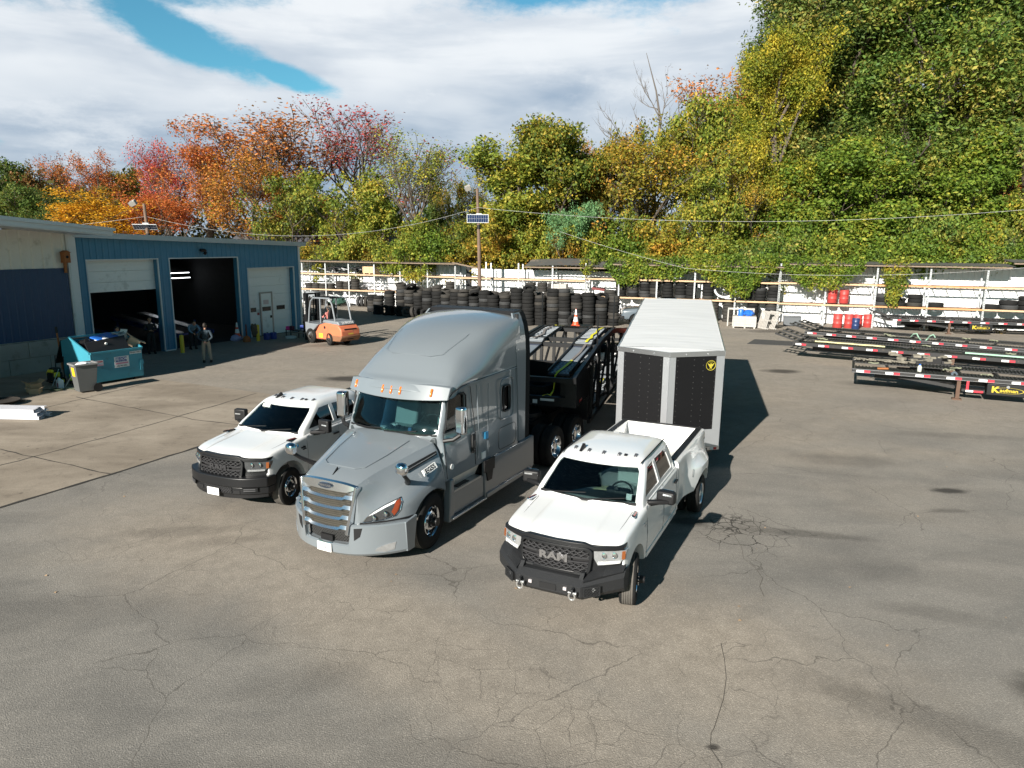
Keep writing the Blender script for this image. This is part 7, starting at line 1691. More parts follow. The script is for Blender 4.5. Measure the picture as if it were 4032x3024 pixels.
for v in (.3, LD-.3): q = MB(); q.box(-.12, -.02, v-.05, v+.05, 0, .10); q.box(-1.6, -1.5, v-.05, v+.05, 0, .10); q.build('foot', BLACKM, DM)
q = MB(); q.box(-.9, -.1, LD, LD+.10, .55, .72); q.box(-.02, .04, LD-.14, LD-.02, .35, .75); q.build('fork_pocket', DTL, DM)
LIDM = mat('black_lid', (.012, .012, .013), .5)
q = MB(); q.add([(-.02, .0, ft+.02), (-.02, LD-.45, ft+.02), (-.30, LD-.48, ft+.52), (-.30, .02, ft+.38), (-.06, .0, ft+.02), (-.06, LD-.45, ft+.02), (-.34, LD-.48, ft+.52), (-.34, .02, ft+.38)], [(0,1,2,3),(7,6,5,4),(0,4,5,1),(1,5,6,2),(2,6,7,3),(3,7,4,0)])
ld = q.build('lid', LIDM, DM); q = MB(); q.cyl((-.17, .72, ft+.30), (-.12, .72, ft+.29), .045, n=12); q.build('lid_button', LABELW, ld)
q = MB(); q.add([(-WD, .0, 1.55), (-WD, LD, 1.55), (-WD-.55, LD, .62), (-WD-.55, .0, .62), (-WD-.04, .0, 1.57), (-WD-.04, LD, 1.57), (-WD-.59, LD, .64), (-WD-.59, .0, .64)], [(0,1,2,3),(7,6,5,4),(0,4,5,1),(1,5,6,2),(2,6,7,3),(3,7,4,0)]); q.build('lid', LIDM, DM)
def sign(t, v0, v1, z0, z1, m, nm, u=.002): q = MB(); q.box(u, u+.004, v0, v1, z0, z1); return q.build(nm, m, t)
NB = mat('sign_navy', (.03, .06, .30), .5); PKS = mat('sign_pink', (.65, .25, .35), .5)
s1 = sign(DM, .88, 1.45, .56, .98, LABELW, 'company_sign'); sign(s1, .94, 1.36, .78, .95, NB, 'sign_field', .0065); sign(s1, .93, 1.41, .69, .745, PKS, 'sign_band', .0065)
FD = lambda v, z: frame((.0115, v, z), (0, 1, 0), (0, 0, 1))
text('sign_name', 'BLOOM', .135, LABELW, s1, FD(1.155, .875) @ Matrix.Diagonal((.9, 1, 1, 1)), .001, .004, shear=.2); text('sign_phone', '856-781-0222', .07, mat('black_ink', (.01, .01, .01), .6), s1, FD(1.165, .615), .001, .001)
text('sign_tagline', 'DISPOSAL SERVICES', .035, LABELW, s1, FD(1.15, .80), .001)
s2 = sign(DM, .12, .46, .72, .93, LABELW, 'danger_sign'); text('sign_word', 'DANGER', .075, mat('sign_red', (.6, .03, .04), .5), s2, FD(.29, .875), .001, .003); sign(s2, .15, .43, .79, .80, NB, 'sign_line', .0065); sign(s2, .13, .45, .73, .76, PKS, 'sign_band', .0065)
s3 = sign(DM, 1.50, 1.97, 1.02, 1.12, LABELW, 'trash_sign', .003); text('sign_word', 'TRASH ONLY', .075, mat('black_ink', (.01, .01, .01), .6), s3, frame((.0125, 1.735, 1.07), (0, 1, 0), (0, 0, 1)), .001, .001)
DMI = poseM(-15.72, 25.92, DAZ)
def dl(u, v, z): return DMI @ Vector((u, v, z))
CARD = mat('cardboard', (.45, .31, .19), .85, var=.08); CARDI = mat('cardboard_tan', (.50, .36, .24), .85)
def flaps(loc, az, sx, sy, sz, lab, m=CARD, ang=40, rx=0.):
    t = thing('cardboard_box', lab, 'box', loc, az); t.rotation_euler.x = rx
    q = MB(); th = .012
    q.box(-sx/2, sx/2, -sy/2, sy/2, 0, th); q.box(-sx/2, -sx/2+th, -sy/2, sy/2, th, sz); q.box(sx/2-th, sx/2, -sy/2, sy/2, th, sz); q.box(-sx/2+th, sx/2-th, -sy/2, -sy/2+th, th, sz); q.box(-sx/2+th, sx/2-th, sy/2-th, sy/2, th, sz); q.build('body', m, t)
    for (a, b, ax) in (((-sx/2, -sy/2), (sx/2, -sy/2), 'f'), ((-sx/2, sy/2), (sx/2, sy/2), 'b')):
        y = a[1]; d = -1 if ax == 'f' else 1; q = MB(); c, s = math.cos(R(ang))*sy*.45, math.sin(R(ang))*sy*.45
        q.add([(a[0], y, sz), (b[0], y, sz), (b[0], y+d*c, sz+s), (a[0], y+d*c, sz+s), (a[0], y, sz-.01), (b[0], y, sz-.01), (b[0], y+d*c, sz+s-.01), (a[0], y+d*c, sz+s-.01)], [(0,1,2,3),(7,6,5,4),(0,4,5,1),(1,5,6,2),(2,6,7,3),(3,7,4,0)]); q.build('flap', m, t)
    return t
p = dl(-1.0, .45, 1.38); tag(link('rubbish_bag', crumple(tuple(p), .33, seed=5, sq=(1.1, 1.1, .8)), ang=40), 'black rubbish bag at the left inside the dumpster', 'bag'); bpy.data.objects['rubbish_bag'].data.materials.append(mat('bag_black', (.012, .012, .013), .25))
o = link('rubbish_bag', crumple(tuple(dl(-.75, 1.0, 1.50)), .30, seed=9, sq=(1.3, 1.3, .6)), ang=40); o.data.materials.append(mat('bag_white', (.72, .73, .76), .4)); tag(o, 'white rubbish bag heaped on the dumpster', 'bag')
o = link('rubbish_bag', crumple(tuple(dl(-.6, .55, 1.22)), .26, seed=12, sq=(1, 1, .8)), ang=40); o.data.materials.append(CARD); tag(o, 'brown paper bag in the dumpster corner', 'bag')
q = MB(); q.M = DMI @ Matrix.Translation((-.85, 1.05, 1.66)) @ Matrix.Rotation(R(14), 4, 'Y') @ Matrix.Rotation(R(20), 4, 'Z'); q.box(-.25, .25, -.45, .45, 0, .05); tag(q.build('blue_sheet', BLUEP), 'bright blue sheet lying on the dumpster rubbish', 'sheet')
q = MB(); q.M = DMI @ Matrix.Translation((-1.25, 1.45, 1.62)) @ Matrix.Rotation(R(-14), 4, 'Y') @ Matrix.Rotation(R(10), 4, 'X'); q.box(-.4, .4, -.42, .42, 0, .03); tag(q.build('grey_board', mat('grey_board', (.22, .22, .21), .8)), 'grey board slanting on top of the dumpster rubbish', 'board')
flaps(tuple(dl(-.6, 1.92, 1.25)), 60, .5, .4, .35, 'open cardboard box hanging over the right end of the dumpster', CARDI, 10, R(-35))
flaps(tuple(dl(-.9, 1.75, 1.5)), 20, .36, .3, .25, 'small pale cardboard box on the dumpster rubbish', LABELW, 50, .2)
flaps((-17.15, 24.75, 0), 35, .42, .36, .34, 'empty cardboard box with open flaps on the pavement by the wall')
flaps((-16.95, 24.5, 0), 70, .001+.3, .3, .2, 'torn cardboard flap piece beside the empty box on the pavement', CARD, 20)
# wheelie bin
BNG = mat('bin_grey', (.10, .105, .105), .55, var=.1)
WB = thing('wheelie_bin', 'dark grey wheeled bin with yellow label in front of the dumpster', 'bin', (-15.42, 24.95, 0), 40)
q = MB(); a = [(-.24, -.27), (.24, -.27), (.24, .27), (-.24, .27)]; b = [(-.31, -.36), (.31, -.36), (.31, .38), (-.31, .38)]
q.add([(x, y, .05) for x, y in a]+[(x, y, 1.02) for x, y in b]+[(x*.93, y*.93, 1.02) for x, y in b]+[(x*.9, y*.9, .80) for x, y in b], [(0, 3, 2, 1)]+[(i, (i+1) % 4, 4+(i+1) % 4, 4+i) for i in range(4)]+[(4+i, 4+(i+1) % 4, 8+(i+1) % 4, 8+i) for i in range(4)]+[(8+i, 8+(i+1) % 4, 12+(i+1) % 4, 12+i) for i in range(4)]+[(12, 13, 14, 15)]); q.build('body', BNG, WB, bevel=.03)
q = MB()
for i in range(4): p, r_ = b[i], b[(i+1) % 4]; q.bar((p[0]*1.04, p[1]*1.04, 1.03), (r_[0]*1.04, r_[1]*1.04, 1.03), .05, .05)
q.build('rim', mat('bin_rim', (.22, .22, .22), .5), WB)
for s in (-1, 1): q = MB(); q.lathe([(0, -.03), (.10, -.03), (.155, -.035), (.16, 0), (.155, .035), (.10, .03), (0, .03)], 20, axis='x', c=(s*.33, .30, .16)); q.build('wheel', BLACKP, WB)
q = MB(); q.add([(-.13, -.352, .92), (.13, -.352, .92), (.13, -.325, .60), (-.13, -.325, .60)], [(0, 1, 2, 3)]); q.add([(-.13, -.345, .92), (.13, -.345, .92), (.13, -.318, .60), (-.13, -.318, .60)], [(3, 2, 1, 0)]); q.build('yellow_label', mat('label_orange_yellow', (.80, .50, .02), .5), WB)
o = link('bin_rubbish', crumple((-15.42, 24.95, 1.0), .22, seed=21, sq=(1.1, 1.1, .4)), ang=40); o.data.materials.append(mat('bag_white', (.72, .73, .76), .4)); tag(o, 'pale crumpled rubbish filling the wheeled bin', 'rubbish')
# pressure washers, jug, hose, black round tray, beams
YG = mat('yellow_plastic', (.62, .50, .03), .5); LG = mat('lime_plastic', (.38, .55, .06), .5)
def washer(loc, az, m, lab, s=1.):
    t = thing('pressure_washer', lab, 'pressure washer', loc, az); 
    q = MB(); q.cbox((0, 0, .28), (.38, .34, .30)); q.cbox((0, .02, .50), (.30, .26, .16)); q.build('engine', BLACKP, t, bevel=.04)
    q = MB(); q.tube([(-.22, .18, .2), (-.22, .22, .95), (.22, .22, .95), (.22, .18, .2)], .018, 6); q.tube([(-.22, -.18, .12), (-.22, .18, .2), (.22, .18, .2), (.22, -.18, .12), (-.22, -.18, .12)], .018, 6); q.build('handle_frame', BLACKP, t)
    q = MB(); q.cbox((0, -.12, .48), (.26, .10, .10)); q.cbox((.20, -.05, .36), (.05, .2, .18)); q.cbox((-.20, -.05, .36), (.05, .2, .18)); q.build('cover', m, t, bevel=.03)
    for s_ in (-1, 1): q = MB(); q.lathe([(0, -.03), (.07, -.03), (.13, -.035), (.14, 0), (.13, .035), (.07, .03), (0, .03)], 18, axis='x', c=(s_*.28, .05, .14)); w_ = q.build('wheel', BLACKP, t); q = MB(); q.lathe([(0, -.036), (.075, -.036), (.075, .036), (0, .036)], 14, axis='x', c=(s_*.28, .05, .14)); q.build('rim', m, w_)
    q = MB(); q.tube([(.25, .0, .55), (.35, -.2, .3), (.38, -.35, .04)], .012, 6); q.build('lance', STEEL, t); t.scale = (s, s, s); return t
washer((-17.3, 26.2, 0), 25, YG, 'yellow and black pressure washer left of the white jug', 1.1); washer((-16.45, 26.0, 0), 60, LG, 'lime green pressure washer between the white jug and the dumpster', .85)
jg = thing('plastic_jug', 'white plastic jug with a red label on the pavement', 'jug', (-16.72, 25.55, 0), 40)
q = MB(); q.cbox((0, 0, .15), (.26, .18, .30)); q.tube([(-.05, 0, .30), (-.08, 0, .37), (.05, 0, .37), (.10, 0, .29)], .02, 8); q.build('body', mat('jug_white', (.70, .72, .76), .35), jg, bevel=.035, seg=3); q = MB(); q.cyl((-.09, 0, .30), (-.09, 0, .35), .03, n=12); q.build('cap', LABELW, jg); q = MB(); q.box(-.0, .11, -.095, -.091, .05, .20); q.build('label', mat('jug_red', (.35, .05, .10), .5), jg)
q = MB(); q.tube([(-17.1+i*.09, 24.95+.12*math.sin(i*.9)+i*.035, .02) for i in range(20)], .018, 6); q.tube([(-16.5+.2*math.cos(a), 25.0+.14*math.sin(a), .03+.004*a) for a in [i*.5 for i in range(26)]], .015, 6); tag(q.build('garden_hose', mat('dull_green_hose', (.05, .07, .04), .6)), 'coiled dark green hose on the pavement before the washers', 'hose')
rt = thing('round_tray', 'round black tray on a low stand at the left edge of the pavement', 'tray', (-16.9, 22.8, 0), 0)
q = MB(); q.lathe([(0, .12), (.42, .12), (.50, .16), (.52, .15), (.44, .09), (0, .09)], 30); q.build('tray', mat('tray_black', (.03, .025, .02), .8), rt); q = MB(); q.box(-.3, .5, -.45, -.38, .02, .09); q.box(-.3, .5, .38, .45, .02, .09); q.box(-.04, .04, -.38, .38, .0, .09); q.build('stand', mat('stand_tan', (.3, .25, .2), .8), rt)
bmS = thing('beam_bundle', 'bundle of long white metal beams lying on the pavement at the left edge', 'beams', (-14.36, 21.0, 0), 0)
for i in range(4):
    for k in range(3):
        q = MB(); y = -.22+i*.15; z = .02+k*.105; x1 = -(.05*(i % 3)+.07*k)+(.02*((i+k) % 2)); x0 = -4.5
        q.box(x0, x1, y, y+.135, z, z+.012); q.box(x0, x1, y, y+.135, z+.083, z+.095); q.box(x0, x1, y, y+.012, z+.012, z+.083); q.build('beam', mat('beam_white', (.66, .67, .72), .45, .1, var=.05), bmS)
bmS.rotation_euler = (0, 0, R(-2))
# bollards, cone, ash stand, jugs, bags by the doors
BY = mat('bollard_yellow', (.62, .47, .03), .55, var=.1, dirt=(.25, .18, .04), dirtamt=.25)
for (x, y, h, lab) in ((-16.0, 33.85, .90, 'yellow bollard beside the blue pillar and the middle bay'), (-13.85, 38.15, .92, 'yellow bollard with a jacket hung on it by the closed door')):
    t = thing('bollard', lab, 'bollard', (x, y, 0), 0, 'yellow bollards by the doors'); q = MB(); q.lathe([(0, 0), (.095, 0), (.095, h-.06), (.08, h-.015), (.04, h), (0, h)], 20); q.build('post', BY, t)
    q = MB(); q.lathe([(0, 0), (.14, 0), (.13, .025), (0, .025)], 16); q.build('base', BLOCK, t)
o = link('jacket', crumple((-14.0, 38.1, .62), .2, seed=31, sq=(.9, .9, 1.9)), ang=60); o.data.materials.append(mat('jacket_brown', (.09, .075, .055), .9)); tag(o, 'brown jacket draped over the bollard by the closed door', 'jacket')
cone((-15.05, 38.35, 0.22), 'tall traffic cone standing in the purple bag beside the middle bay', 1.15)
o = link('purple_bag', crumple((-15.08, 38.2, .15), .25, seed=41, sq=(1.1, .9, .75)), ang=40); o.data.materials.append(mat('lilac_bag', (.42, .40, .62), .6)); tag(o, 'lilac plastic bag under the tall cone', 'bag')
asd = thing('ash_stand', 'rusty brown ash stand between the blue pillar and the bollard', 'ash stand', (-14.40, 37.95, 0), 0)
q = MB(); q.lathe([(0, 0), (.19, 0), (.20, .05), (.19, .2), (.14, .28), (.05, .34), (0, .34)], 20); q.build('base', RUSTO, asd); q = MB(); q.cyl((0, 0, .34), (0, 0, .95), .045, .035); q.build('tube', mat('ash_brown', (.12, .05, .035), .7), asd)
NBJ = mat('navy_jug', (.03, .06, .28), .4)
for i, (x, y) in enumerate(((-13.62, 38.85), (-13.35, 39.15))):
    t = thing('blue_canister', ['left', 'right'][i]+' blue plastic canister beside the bollard', 'canister', (x, y, 0), 25, 'blue canisters by the closed door'); q = MB(); q.cbox((0, 0, .19), (.26, .26, .38)); q.build('body', NBJ, t, bevel=.03); q = MB(); q.cyl((.05, 0, .38), (.05, 0, .42), .035); q.build('cap', BLACKP, t)
pk = thing('toolbag', 'pink and black bag on a small table at the shop corner', 'bag', (-12.75, 40.0, .42), 30)
q = MB(); q.cbox((0, 0, .1), (.30, .2, .2)); q.build('body', mat('hot_pink', (.75, .04, .28), .6), pk, bevel=.04); q = MB(); q.cbox((.27, 0, .12), (.24, .2, .24)); q.build('side_pocket', mat('maroon', (.08, .01, .03), .7), pk, bevel=.04)
tb = thing('side_table', 'low grey table holding bags at the shop corner', 'table', (-12.5, 40.15, 0), 30); q = MB(); q.box(-.5, .6, -.2, .2, .37, .41); q.build('top', BLACKM, tb)
for x in (-.45, .55):
    for y in (-.17, .17): q = MB(); q.box(x-.02, x+.02, y-.02, y+.02, 0, .37); q.build('leg', BLACKM, tb)
q = MB(); q.cbox((0, 0, .12), (.28, .24, .24)); o = q.build('blue_crate', NBJ, None, (-12.05, 40.4, .41), bevel=.02); tag(o, 'small navy crate on the low table at the shop corner', 'crate')
q = MB(); q.lathe([(.14, 0), (.28, 0), (.30, .03), (.30, .10), (.27, .12), (.16, .12), (.14, .08), (.14, 0)], 24); tag(q.build('wheel_rim', TRIMW, None, (-12.5, 39.55, .0)), 'white wheel rim lying on the ground below the fork tips', 'wheel rim')
rp_ = thing('rusty_pole', 'rusty orange pole leaning on the concrete base of the warehouse', 'pole', (-17.9, 27.6, 0), 0); q = MB(); q.tube([(.15, -.2, .35), (0, 0, 1.1), (-.12, .12, 1.75)], .035, 8); q.build('pole', RUSTO, rp_); q = MB(); q.tube([(-.12, .12, 1.75), (-.15, .15, 2.0)], .05, 8); q.build('handle', BLACKP, rp_)
# white vehicle part and red jack seen between hauler and trailer
wc = thing('white_car', 'white car bonnet seen low behind the car hauler', 'car', (3.9, 30.0, 0), 100)
q = MB(); q.prism([(-1.2, .35), (-1.25, .75), (-.7, .95), (1.2, 1.0), (1.2, .35)], 'y', -.85, .85); q.build('body', WHITE, wc, bevel=.12, seg=4)
q = MB(); q.prism([(.2, 1.0), (.9, 1.4), (1.2, 1.4), (1.2, 1.0)], 'y', -.72, .72); q.build('cabin', GLASST, wc, bevel=.05)
for s in (-1, 1): wheel(wc, -.6, s*.78, .32, .32, .2, 1, 'front')
# ------------------------------------------------------------------ trees
def foliage(name, cols, trans=.35, rough=.6):
    m = bpy.data.materials.new('foliage_'+name); m.use_nodes = True; nt = m.node_tree; nt.nodes.clear()
    o = node(nt, 'ShaderNodeOutputMaterial'); geo = node(nt, 'ShaderNodeNewGeometry'); oi = node(nt, 'ShaderNodeObjectInfo')
    P = node(nt, 'ShaderNodeTexCoord').outputs['Object']
    cl = noise(nt, P, .55, 2, .5)
    r = mth(nt, 'ADD', mth(nt, 'MULTIPLY', geo.outputs['Random Per Island'], .55), mth(nt, 'MULTIPLY', sstep(nt, cl, .3, .7), .45))
    n = len(cols)
    c = ramp(nt, r, [((i+.5)/n, cols[i]) for i in range(n)])
    k = mth(nt, 'ADD', .72, mth(nt, 'MULTIPLY', node(nt, 'ShaderNodeMath', operation='FRACT', ins={0: mth(nt, 'MULTIPLY', geo.outputs['Random Per Island'], 17.3)}).outputs[0], .56))
    c = mixc(nt, 1., c, node(nt, 'ShaderNodeCombineXYZ', ins={0: k, 1: k, 2: k}).outputs[0], 'MULTIPLY')
    d = node(nt, 'ShaderNodeBsdfPrincipled', ins={'Base Color': c, 'Roughness': rough, 'Specular IOR Level': .3})
    t = node(nt, 'ShaderNodeBsdfTranslucent', ins={'Color': c})
    mx = node(nt, 'ShaderNodeMixShader', ins={0: trans, 1: d.outputs[0], 2: t.outputs[0]}); nt.links.new(mx.outputs[0], o.inputs[0]); return m
FOL = {
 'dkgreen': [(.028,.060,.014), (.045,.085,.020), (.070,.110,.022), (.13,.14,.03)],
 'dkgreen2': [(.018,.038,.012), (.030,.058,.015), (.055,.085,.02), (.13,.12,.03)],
 'green': [(.045,.095,.022), (.075,.130,.028), (.12,.165,.032), (.24,.22,.05)],
 'green2': [(.035,.075,.022), (.065,.112,.03), (.12,.155,.04), (.24,.21,.06)],
 'vgreen': [(.045,.088,.014), (.07,.125,.018), (.105,.16,.022), (.19,.20,.03)],
 'ygreen': [(.06,.10,.018), (.105,.15,.024), (.17,.19,.028), (.27,.22,.035)],
 'ygreen2': [(.08,.13,.022), (.13,.18,.028), (.20,.22,.035), (.30,.25,.045)],
 'ygold': [(.07,.095,.018), (.13,.14,.02), (.22,.18,.024), (.30,.17,.03)],
 'yellow2': [(.08,.12,.018), (.14,.17,.02), (.22,.21,.025), (.30,.25,.03)],
 'gold': [(.24,.15,.012), (.36,.21,.014), (.42,.25,.018), (.30,.13,.015)],
 'olive': [(.055,.075,.018), (.095,.105,.02), (.17,.14,.022), (.28,.15,.03)],
 'olive2': [(.04,.075,.018), (.07,.11,.02), (.13,.15,.022), (.25,.19,.03)],
 'rust': [(.16,.10,.04), (.28,.12,.04), (.38,.14,.04), (.30,.20,.08)],
 'rust2': [(.10,.08,.02), (.24,.11,.025), (.36,.15,.03), (.16,.16,.03)],
 'orange': [(.16,.085,.025), (.27,.10,.03), (.32,.085,.03), (.24,.15,.03)],
 'red': [(.16,.03,.035), (.24,.04,.05), (.30,.06,.05), (.20,.10,.06)],
 'redb': [(.20,.04,.035), (.29,.045,.045), (.33,.06,.05), (.14,.08,.03)],
 'redo': [(.22,.055,.025), (.31,.085,.03), (.36,.12,.03), (.2,.10,.03)],
 'brick': [(.22,.07,.025), (.32,.09,.03), (.26,.10,.03), (.12,.08,.02)],
 'brown': [(.10,.06,.025), (.17,.08,.03), (.09,.08,.02), (.06,.07,.02)],
 'teal': [(.05,.13,.06), (.08,.18,.09), (.11,.22,.11), (.09,.16,.06)]}
FOLM = {}
def fol(k):
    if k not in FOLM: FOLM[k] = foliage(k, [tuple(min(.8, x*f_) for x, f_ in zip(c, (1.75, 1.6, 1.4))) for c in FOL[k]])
    return FOLM[k]
BARK = mat('bark', (.10, .080, .062), .9, var=.35, vs=3, bump=.5, bs=8); BARKP = mat('pale_bark', (.12, .105, .095), .9, var=.25, vs=3)
def skeleton(seed, H, trunk=.32, spread=.5, up=.35, levels=3, kids=(6, 5, 4), lr=.55, r0=.02, droop=0.):
    rd = random.Random(seed); segs = []; tips = []
    def grow(p, d, L, r, lv):
        n = 4 if lv < levels else 3; pts = [p.copy()]; rs = [r]
        for i in range(n):
            d = (d+Vector((rd.uniform(-1, 1), rd.uniform(-1, 1), rd.uniform(-.6, .8)))*.16+Vector((0, 0, (up*.12 if lv < levels else up*.12-droop))))
            d.normalize(); p = p+d*L/n; pts.append(p.copy()); rs.append(r*(1-.62*(i+1)/n))
        segs.append((pts, rs, lv))
        if lv >= levels:
            tips.extend([(pts[-1], d.copy()), (pts[-2], d.copy())]); return
        k = kids[min(lv, len(kids)-1)]
        for j in range(k):
            t = rd.uniform(.35 if lv else trunk, 1.0) if j else 1.; i = min(n-1, int(t*n)); q = pts[i].lerp(pts[i+1], t*n-i) if i < n else pts[-1]
            a = rd.uniform(0, 2*math.pi) if lv else 2*math.pi*j/k+rd.uniform(-.4, .4)
            sd = Vector((math.cos(a), math.sin(a), 0)); nd = (d*(1-spread)+sd*spread+Vector((0, 0, up*rd.uniform(.3, 1.)))).normalized()
            grow(q, nd, L*lr*rd.uniform(.75, 1.2)*(1.05-.45*(t-.35) if lv == 0 else 1), rs[i]*.62, lv+1)
    grow(Vector((0, 0, 0)), Vector((0, 0, 1)), H*.62, H*r0, 0)
    return segs, tips
def woodmesh(segs, minr=.012, nmax=99):
    q = MB()
    for pts, rs, lv in segs: q.tube(pts, [max(minr, a) for a in rs], 7 if lv == 0 else (5 if lv == 1 else 3), cap=False)
    me = bpy.data.meshes.new('w'); me.from_pydata(q.v, [], q.f); me.polygons.foreach_set('use_smooth', [True]*len(me.polygons)); return me
def leafmesh(centers, n, rad, size, seed, upb=.3, flat=1., elong=1.5, kill=.10):
    rg = np.random.RandomState(seed); cc_ = np.array(centers); cr_ = .55+.9*rg.rand(len(cc_)); cnt = np.maximum(2, (n*(cr_**1.6)*(rg.rand(len(cc_)) > kill)).astype(int))
    C = np.repeat(cc_, cnt, 0); rr = np.repeat(cr_, cnt)[:, None]; N = len(C)
    off = rg.normal(size=(N, 3)); off /= np.linalg.norm(off, axis=1)[:, None]+1e-6; off *= (rg.rand(N, 1)**.55)*rr*np.array([[rad, rad, rad*flat]])
    P = C+off
    nr = off/rad*.9+rg.normal(size=(N, 3))*.75+np.array([[0, 0, upb]]); nr /= np.linalg.norm(nr, axis=1)[:, None]
    a = np.cross(nr, rg.normal(size=(N, 3))); a /= np.linalg.norm(a, axis=1)[:, None]+1e-6; b = np.cross(nr, a)
    s = size*(.45+1.0*rg.rand(N, 1)**1.3); l, w_ = a*s*elong*.5, b*s*.5
    V = np.stack([P-l, P+w_*.9, P+l, P-w_*.9], 1).reshape(-1, 3)
    V[1::4] += nr*s*.18; V[3::4] += nr*s*.18
    me = bpy.data.meshes.new('leaves'); me.vertices.add(4*N); me.vertices.foreach_set('co', V.ravel()); me.loops.add(4*N); me.polygons.add(N)
    me.loops.foreach_set('vertex_index', np.arange(4*N)); me.polygons.foreach_set('loop_start', np.arange(0, 4*N, 4)); me.polygons.foreach_set('loop_total', np.full(N, 4)); me.update(); me.validate(); return me
TPL = {}
def template(kind, var):
    key = (kind, var)
    if key in TPL: return TPL[key]
    sd = 100+var*7
    if kind == 'broad': segs, tips = skeleton(sd, 12, .22, .60, .35, 3, (9, 5, 4), .56); n, rad, size, fl = 44, .80, .17, .8
    elif kind == 'tall': segs, tips = skeleton(sd+1, 12, .15, .50, .30, 3, (14, 6, 4), .40); n, rad, size, fl = 48, .62, .115, .9
    elif kind == 'airy': segs, tips = skeleton(sd+6, 12, .22, .52, .50, 3, (9, 6, 4), .54); n, rad, size, fl = 38, .66, .10, .9
    elif kind == 'giant': segs, tips = skeleton(sd+1, 24, .08, .50, .28, 3, (22, 7, 5), .36); n, rad, size, fl = 118, .82, .105, 1.5
    elif kind == 'sparse': segs, tips = skeleton(sd+2, 12, .30, .42, .55, 3, (8, 6, 5), .58, .016); n, rad, size, fl = 13, .45, .09, 1.
    elif kind == 'sparse2': segs, tips = skeleton(sd+3, 12, .25, .46, .60, 3, (9, 6, 5), .56, .016); n, rad, size, fl = 9, .40, .085, 1.1
    elif kind == 'shrub': segs, tips = skeleton(sd+4, 6, .08, .62, .25, 2, (10, 7), .62, .012); n, rad, size, fl = 70, .62, .13, .9
    pts = np.array([p for p, d in tips]); ctr = [list(p+d*.15) for p, d in tips]
    c_ = pts[:, :2].mean(0)/max(1., pts[:, 2].mean())
    for pp, _, _ in segs:
        for p in pp: p.x -= c_[0]*p.z; p.y -= c_[1]*p.z
    pts[:, :2] -= c_[None, :]*pts[:, 2:3]; ctr = [[a-c_[0]*z_, b-c_[1]*z_, z_] for a, b, z_ in ctr]
    wood = woodmesh(segs); lv = leafmesh(ctr, n, rad, size, sd, flat=fl, kill=.42 if kind == 'giant' else (.22 if kind == 'airy' else .10), elong=1.9 if kind == 'giant' else 1.5)
    mx = pts[:, 2].max()+rad*.6; wdt = (np.percentile(np.abs(pts[:, :2]), 97)+rad*.8)*2
    TPL[key] = (wood, lv, mx, wdt); return TPL[key]
def tree(x, y, h, w, kind, col, label, var=0, group='trees beyond the fence', cat='tree', name='tree', bark=None, rot=None):
    wood, lv, H0, W0 = template(kind, var)
    t = thing(name, label, cat, (x, y, 0), 0, group); t.rotation_euler = (0, 0, rot if rot is not None else (x*7.3+y*3.1) % 6.28)
    sxy = w/W0; sz = h/H0; t.scale = (sxy, sxy, sz)
    for nm, me, m in (('trunk', wood, bark or BARK), ('crown', lv, fol(col))):
        if not me.materials: me.materials.append(m)
        o = bpy.data.objects.new(nm, me); COL.objects.link(o); o.parent = t
        o.material_slots[0].link = 'OBJECT'; o.material_slots[0].material = m
    return t
